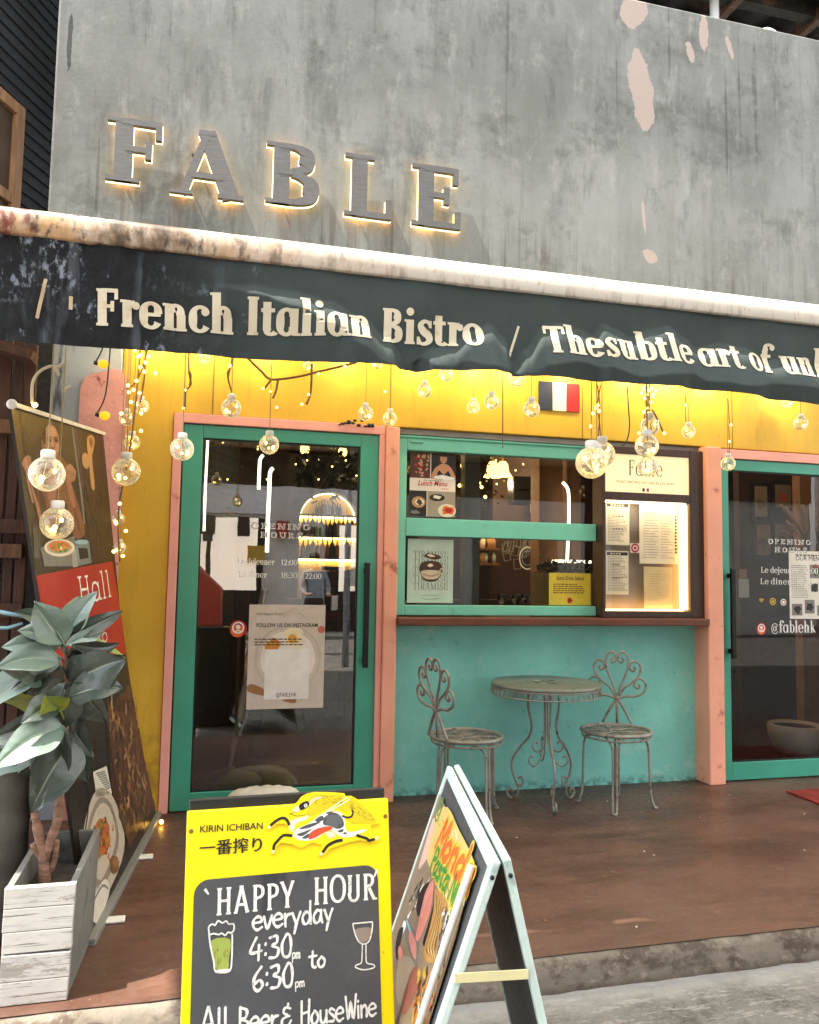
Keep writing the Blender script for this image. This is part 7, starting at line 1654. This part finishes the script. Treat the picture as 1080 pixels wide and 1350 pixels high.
# red parked van
vn = thing('parked_van', 'red parked van mirrored in the left door', 'van', (-1.2, -12.5, -.1))
M['van_red'] = pm('van_red_paint', 'a8281c', .3, 0, .05, 5, 0, 60, coat=.6)
b = MB(M['van_red']); side_ = [(-1.9, 0), (2.3, 0), (2.3, .75), (2.0, 1.02), (1.35, 1.75), (1.1, 1.85), (-1.75, 1.85), (-1.9, 1.7)]
b.prism([(x-1.8, -11.6, z+.22) for x, z in side_], (0, -1.7, 0)); b.build('body', vn, bevel=.05)
b = MB(M['in_dark']); b.box(-3.4, -2.2, -11.6, -11.585, 1.3, 1.85); b.box(-2.0, -.7, -11.6, -11.585, 1.3, 1.85); b.build('window', vn)
for x in (-2.9, -.3):
    b = MB(M['black']); b.T = Matrix.Translation((x, -11.62, .22))@Matrix.Rotation(math.pi/2, 4, 'X'); b.lathe([(0, 0), (.2, 0), (.33, .0), (.34, .03), (.34, .2), (0, .2)], seg=20); w2 = b.build('wheel', vn)
    b = MB(M['white_plastic']); b.T = Matrix.Translation((x, -11.6, .22))@Matrix.Rotation(math.pi/2, 4, 'X'); b.lathe([(0, -.01), (.19, -.01), (.2, .015), (0, .015)], seg=16); b.build('rim', w2)
# bucket
bk_ = thing('bucket', 'black bucket standing in the street, mirrored in the left door', 'bucket', (.05, -5.9, -.1))
b = MB(M['black']); b.lathe([(0, 0), (.12, 0), (.155, .3), (.165, .305), (.148, .3), (.115, .02), (0, .02)], (.35, -6.1, -.1), 24); b.build('vessel', bk_)
b = MB(M['white_plastic']); b.tube(cat_rom([(.19, -6.1, .18), (.24, -5.98, .1), (.35, -5.93, .06), (.46, -5.98, .1), (.51, -6.1, .18)], 5), .005, 6); b.build('handle', bk_)
# passer-by in a pale blue shirt
def person(loc, rz):
    t_ = thing('person', 'person in a pale blue shirt and dark trousers mirrored in the left door', 'person', (0, 0, 0))
    V_ = {'pel': ((0, 0, .95), .15), 'wst': ((0, 0, 1.1), .13), 'cst': ((0, .0, 1.32), .155), 'nck': ((0, 0, 1.48), .062), 'chn': ((0, -.01, 1.56), .07), 'hd': ((0, -.005, 1.66), .098), 'top': ((0, .01, 1.72), .075)}
    E_ = [('pel', 'wst'), ('wst', 'cst'), ('cst', 'nck'), ('nck', 'chn'), ('chn', 'hd'), ('hd', 'top')]
    for s_, n_ in ((-1, 'l'), (1, 'r')):
        V_['sh'+n_] = ((.19*s_, 0, 1.41), .065); V_['el'+n_] = ((.25*s_, -.03, 1.13), .048); V_['wr'+n_] = ((.2*s_, -.2, 1.02), .033); V_['ha'+n_] = ((.17*s_, -.27, 1.03), .038)
        V_['hp'+n_] = ((.1*s_, 0, .86), .1); V_['kn'+n_] = ((.11*s_, -.02, .48), .066); V_['an'+n_] = ((.115*s_, .02, .09), .045); V_['to'+n_] = ((.125*s_, -.15, .04), .038)
        E_ += [('cst', 'sh'+n_), ('sh'+n_, 'el'+n_), ('el'+n_, 'wr'+n_), ('wr'+n_, 'ha'+n_), ('pel', 'hp'+n_), ('hp'+n_, 'kn'+n_), ('kn'+n_, 'an'+n_), ('an'+n_, 'to'+n_)]
        for f, (dx, dy, dz) in enumerate(((-.03, -.07, .02), (-.01, -.085, .015), (.01, -.085, .005), (.028, -.075, -.005), (-.05, -.03, .025))):
            V_[f'f{n_}{f}'] = ((.17*s_+dx*s_, -.27+dy, 1.03+dz), .009); E_.append(('ha'+n_, f'f{n_}{f}'))
    ks = list(V_); me = bpy.data.meshes.new('body'); me.from_pydata([V_[k][0] for k in ks], [(ks.index(a), ks.index(c)) for a, c in E_], [])
    o = bpy.data.objects.new('body', me); COL.objects.link(o); o.parent = t_
    sk = o.modifiers.new('skin', 'SKIN'); sl = me.skin_vertices[0].data
    for k, q in zip(ks, sl): q.radius = (V_[k][1], V_[k][1])
    sl[0].use_root = True; o.modifiers.new('sub', 'SUBSURF').render_levels = 2
    m, t, bs = begin('person_skin_and_clothes'); x, y, z = NT.sep(t)
    tc = t.new('ShaderNodeTexCoord'); sp = t.new('ShaderNodeSeparateXYZ'); t.ln(tc.outputs['Object'], sp.inputs[0]); z = sp.outputs[2]; ay = sp.outputs[1]
    c = t.mix(t.rng(z, .96, .965), lin('23262c'), lin('8796a0')); c = t.mix(t.rng(z, 1.475, 1.48), c, lin('b98a6c')); c = t.mix(t.math('MULTIPLY', t.rng(ay, -.19, -.195), t.rng(z, .7, .71)), c, lin('b98a6c')); c = t.mix(t.rng(z, .1, .09), c, lin('1a1a1a'))
    t.ln(c, bs.inputs['Base Color']); me.materials.append(m)
    b = MB(M['in_dark']); b.T = None; b.ball((0, .018, 1.7), .106, 14, 8, (1, 1.05, .85)); h = b.build('hair', t_)
    b = MB(M['skin']); b.ball((0, -.105, 1.645), .018, 8, 6, (.8, 1, 1.3)); b.ball((-.1, 0, 1.645), .022, 8, 6, (.5, 1, 1.4)); b.ball((.1, 0, 1.645), .022, 8, 6, (.5, 1, 1.4)); b.m(M['in_dark']); b.ball((-.036, -.092, 1.665), .012, 8, 6); b.ball((.036, -.092, 1.665), .012, 8, 6); b.m(M['pinkp']); b.ball((0, -.095, 1.598), .02, 8, 6, (1.2, .5, .35)); b.build('face', t_)
    t_.location = loc; t_.rotation_euler = (0, 0, rz); return t_
person((2.0, -9.6, -.105), R(170))
# street tree, pale awning sign in the reflection
tt = thing('street_tree', 'leafy street tree across the road, mirrored in the left door', 'tree', (-1.3, -11.8, -.1))
b = MB(M['old_wood']); b.tube(cat_rom([(-1.3, -11.8, -.1), (-1.27, -11.8, 1.2), (-1.35, -11.75, 2.2), (-1.2, -11.7, 3.4)], 4), [.12]*4+[.1]*4+[.08]*5, 10); b.tube([(-1.33, -11.76, 2.0), (-.8, -11.6, 3.0)], .05, 8); b.build('trunk', tt)
b = MB(pm('tree_leaf', '5a6a24', .6, 0, .3, 6, 0, 40)); rg = random.Random(71)
for k in range(1600):
    c = rg.choice(((-1.3, -11.8, 3.6, .9), (-.7, -11.5, 3.2, .6), (-1.9, -11.7, 3.1, .7), (-1.2, -11.6, 2.4, .6))); p = Vector((c[0]+rg.gauss(0, c[3]*.5), c[1]+rg.gauss(0, c[3]*.4), c[2]+rg.gauss(0, c[3]*.4)))
    d = Vector((rg.uniform(-1, 1), rg.uniform(-1, 1), rg.uniform(-1, .5))).normalized()*rg.uniform(.1, .18); s_ = d.orthogonal().normalized()*.04; b.face((p, p+d*.5+s_, p+d, p+d*.5-s_))
b.build('crown', tt, recalc=False)
# added unseen canopy: shades the street before the terrace and spreads soft fill light
M['sheeting'] = pm('translucent_sheet', 'd8d8d0', .6)
def translucent(m, col):
    t = m.node_tree; o = t.nodes['Material Output']; a = t.nodes.new('ShaderNodeBsdfTranslucent'); d = t.nodes.new('ShaderNodeBsdfDiffuse'); x = t.nodes.new('ShaderNodeMixShader')
    a.inputs[0].default_value = (*col, 1); d.inputs[0].default_value = (.7, .7, .68, 1); x.inputs[0].default_value = .62
    t.links.new(d.outputs[0], x.inputs[1]); t.links.new(a.outputs[0], x.inputs[2]); t.links.new(x.outputs[0], o.inputs[0])
translucent(M['sheeting'], (.78, .79, .76))
lc = thing('added_shade_canopy', 'added translucent shade sheet over the lane, out of frame above the boards', 'canopy', (3, -5, 4.6))
b = MB(M['sheeting']); n = 60; rows = []
for y, z in ((-2.265, 4.55), (-7.5, 4.95)): rows.append([b.av((-2.16+13*i/n, y, z+.03*math.sin(i*1.57))) for i in range(n+1)])
for i in range(n): b.fi((rows[0][i], rows[0][i+1], rows[1][i+1], rows[1][i]), True)
b.build('sheet', lc, recalc=False)
for x in (-1.9, 2.2, 6.4, 10.8):
    b = MB(M['grey_paint']); b.bar((x, -2.36, 4.5), (x, -7.5, 4.9), .06, .08); b.build('joist', lc)
    b = MB(M['grey_paint']); b.tube([(x, -7.45, -.1), (x, -7.45, 4.86)], .05, 10); b.build('post', lc)
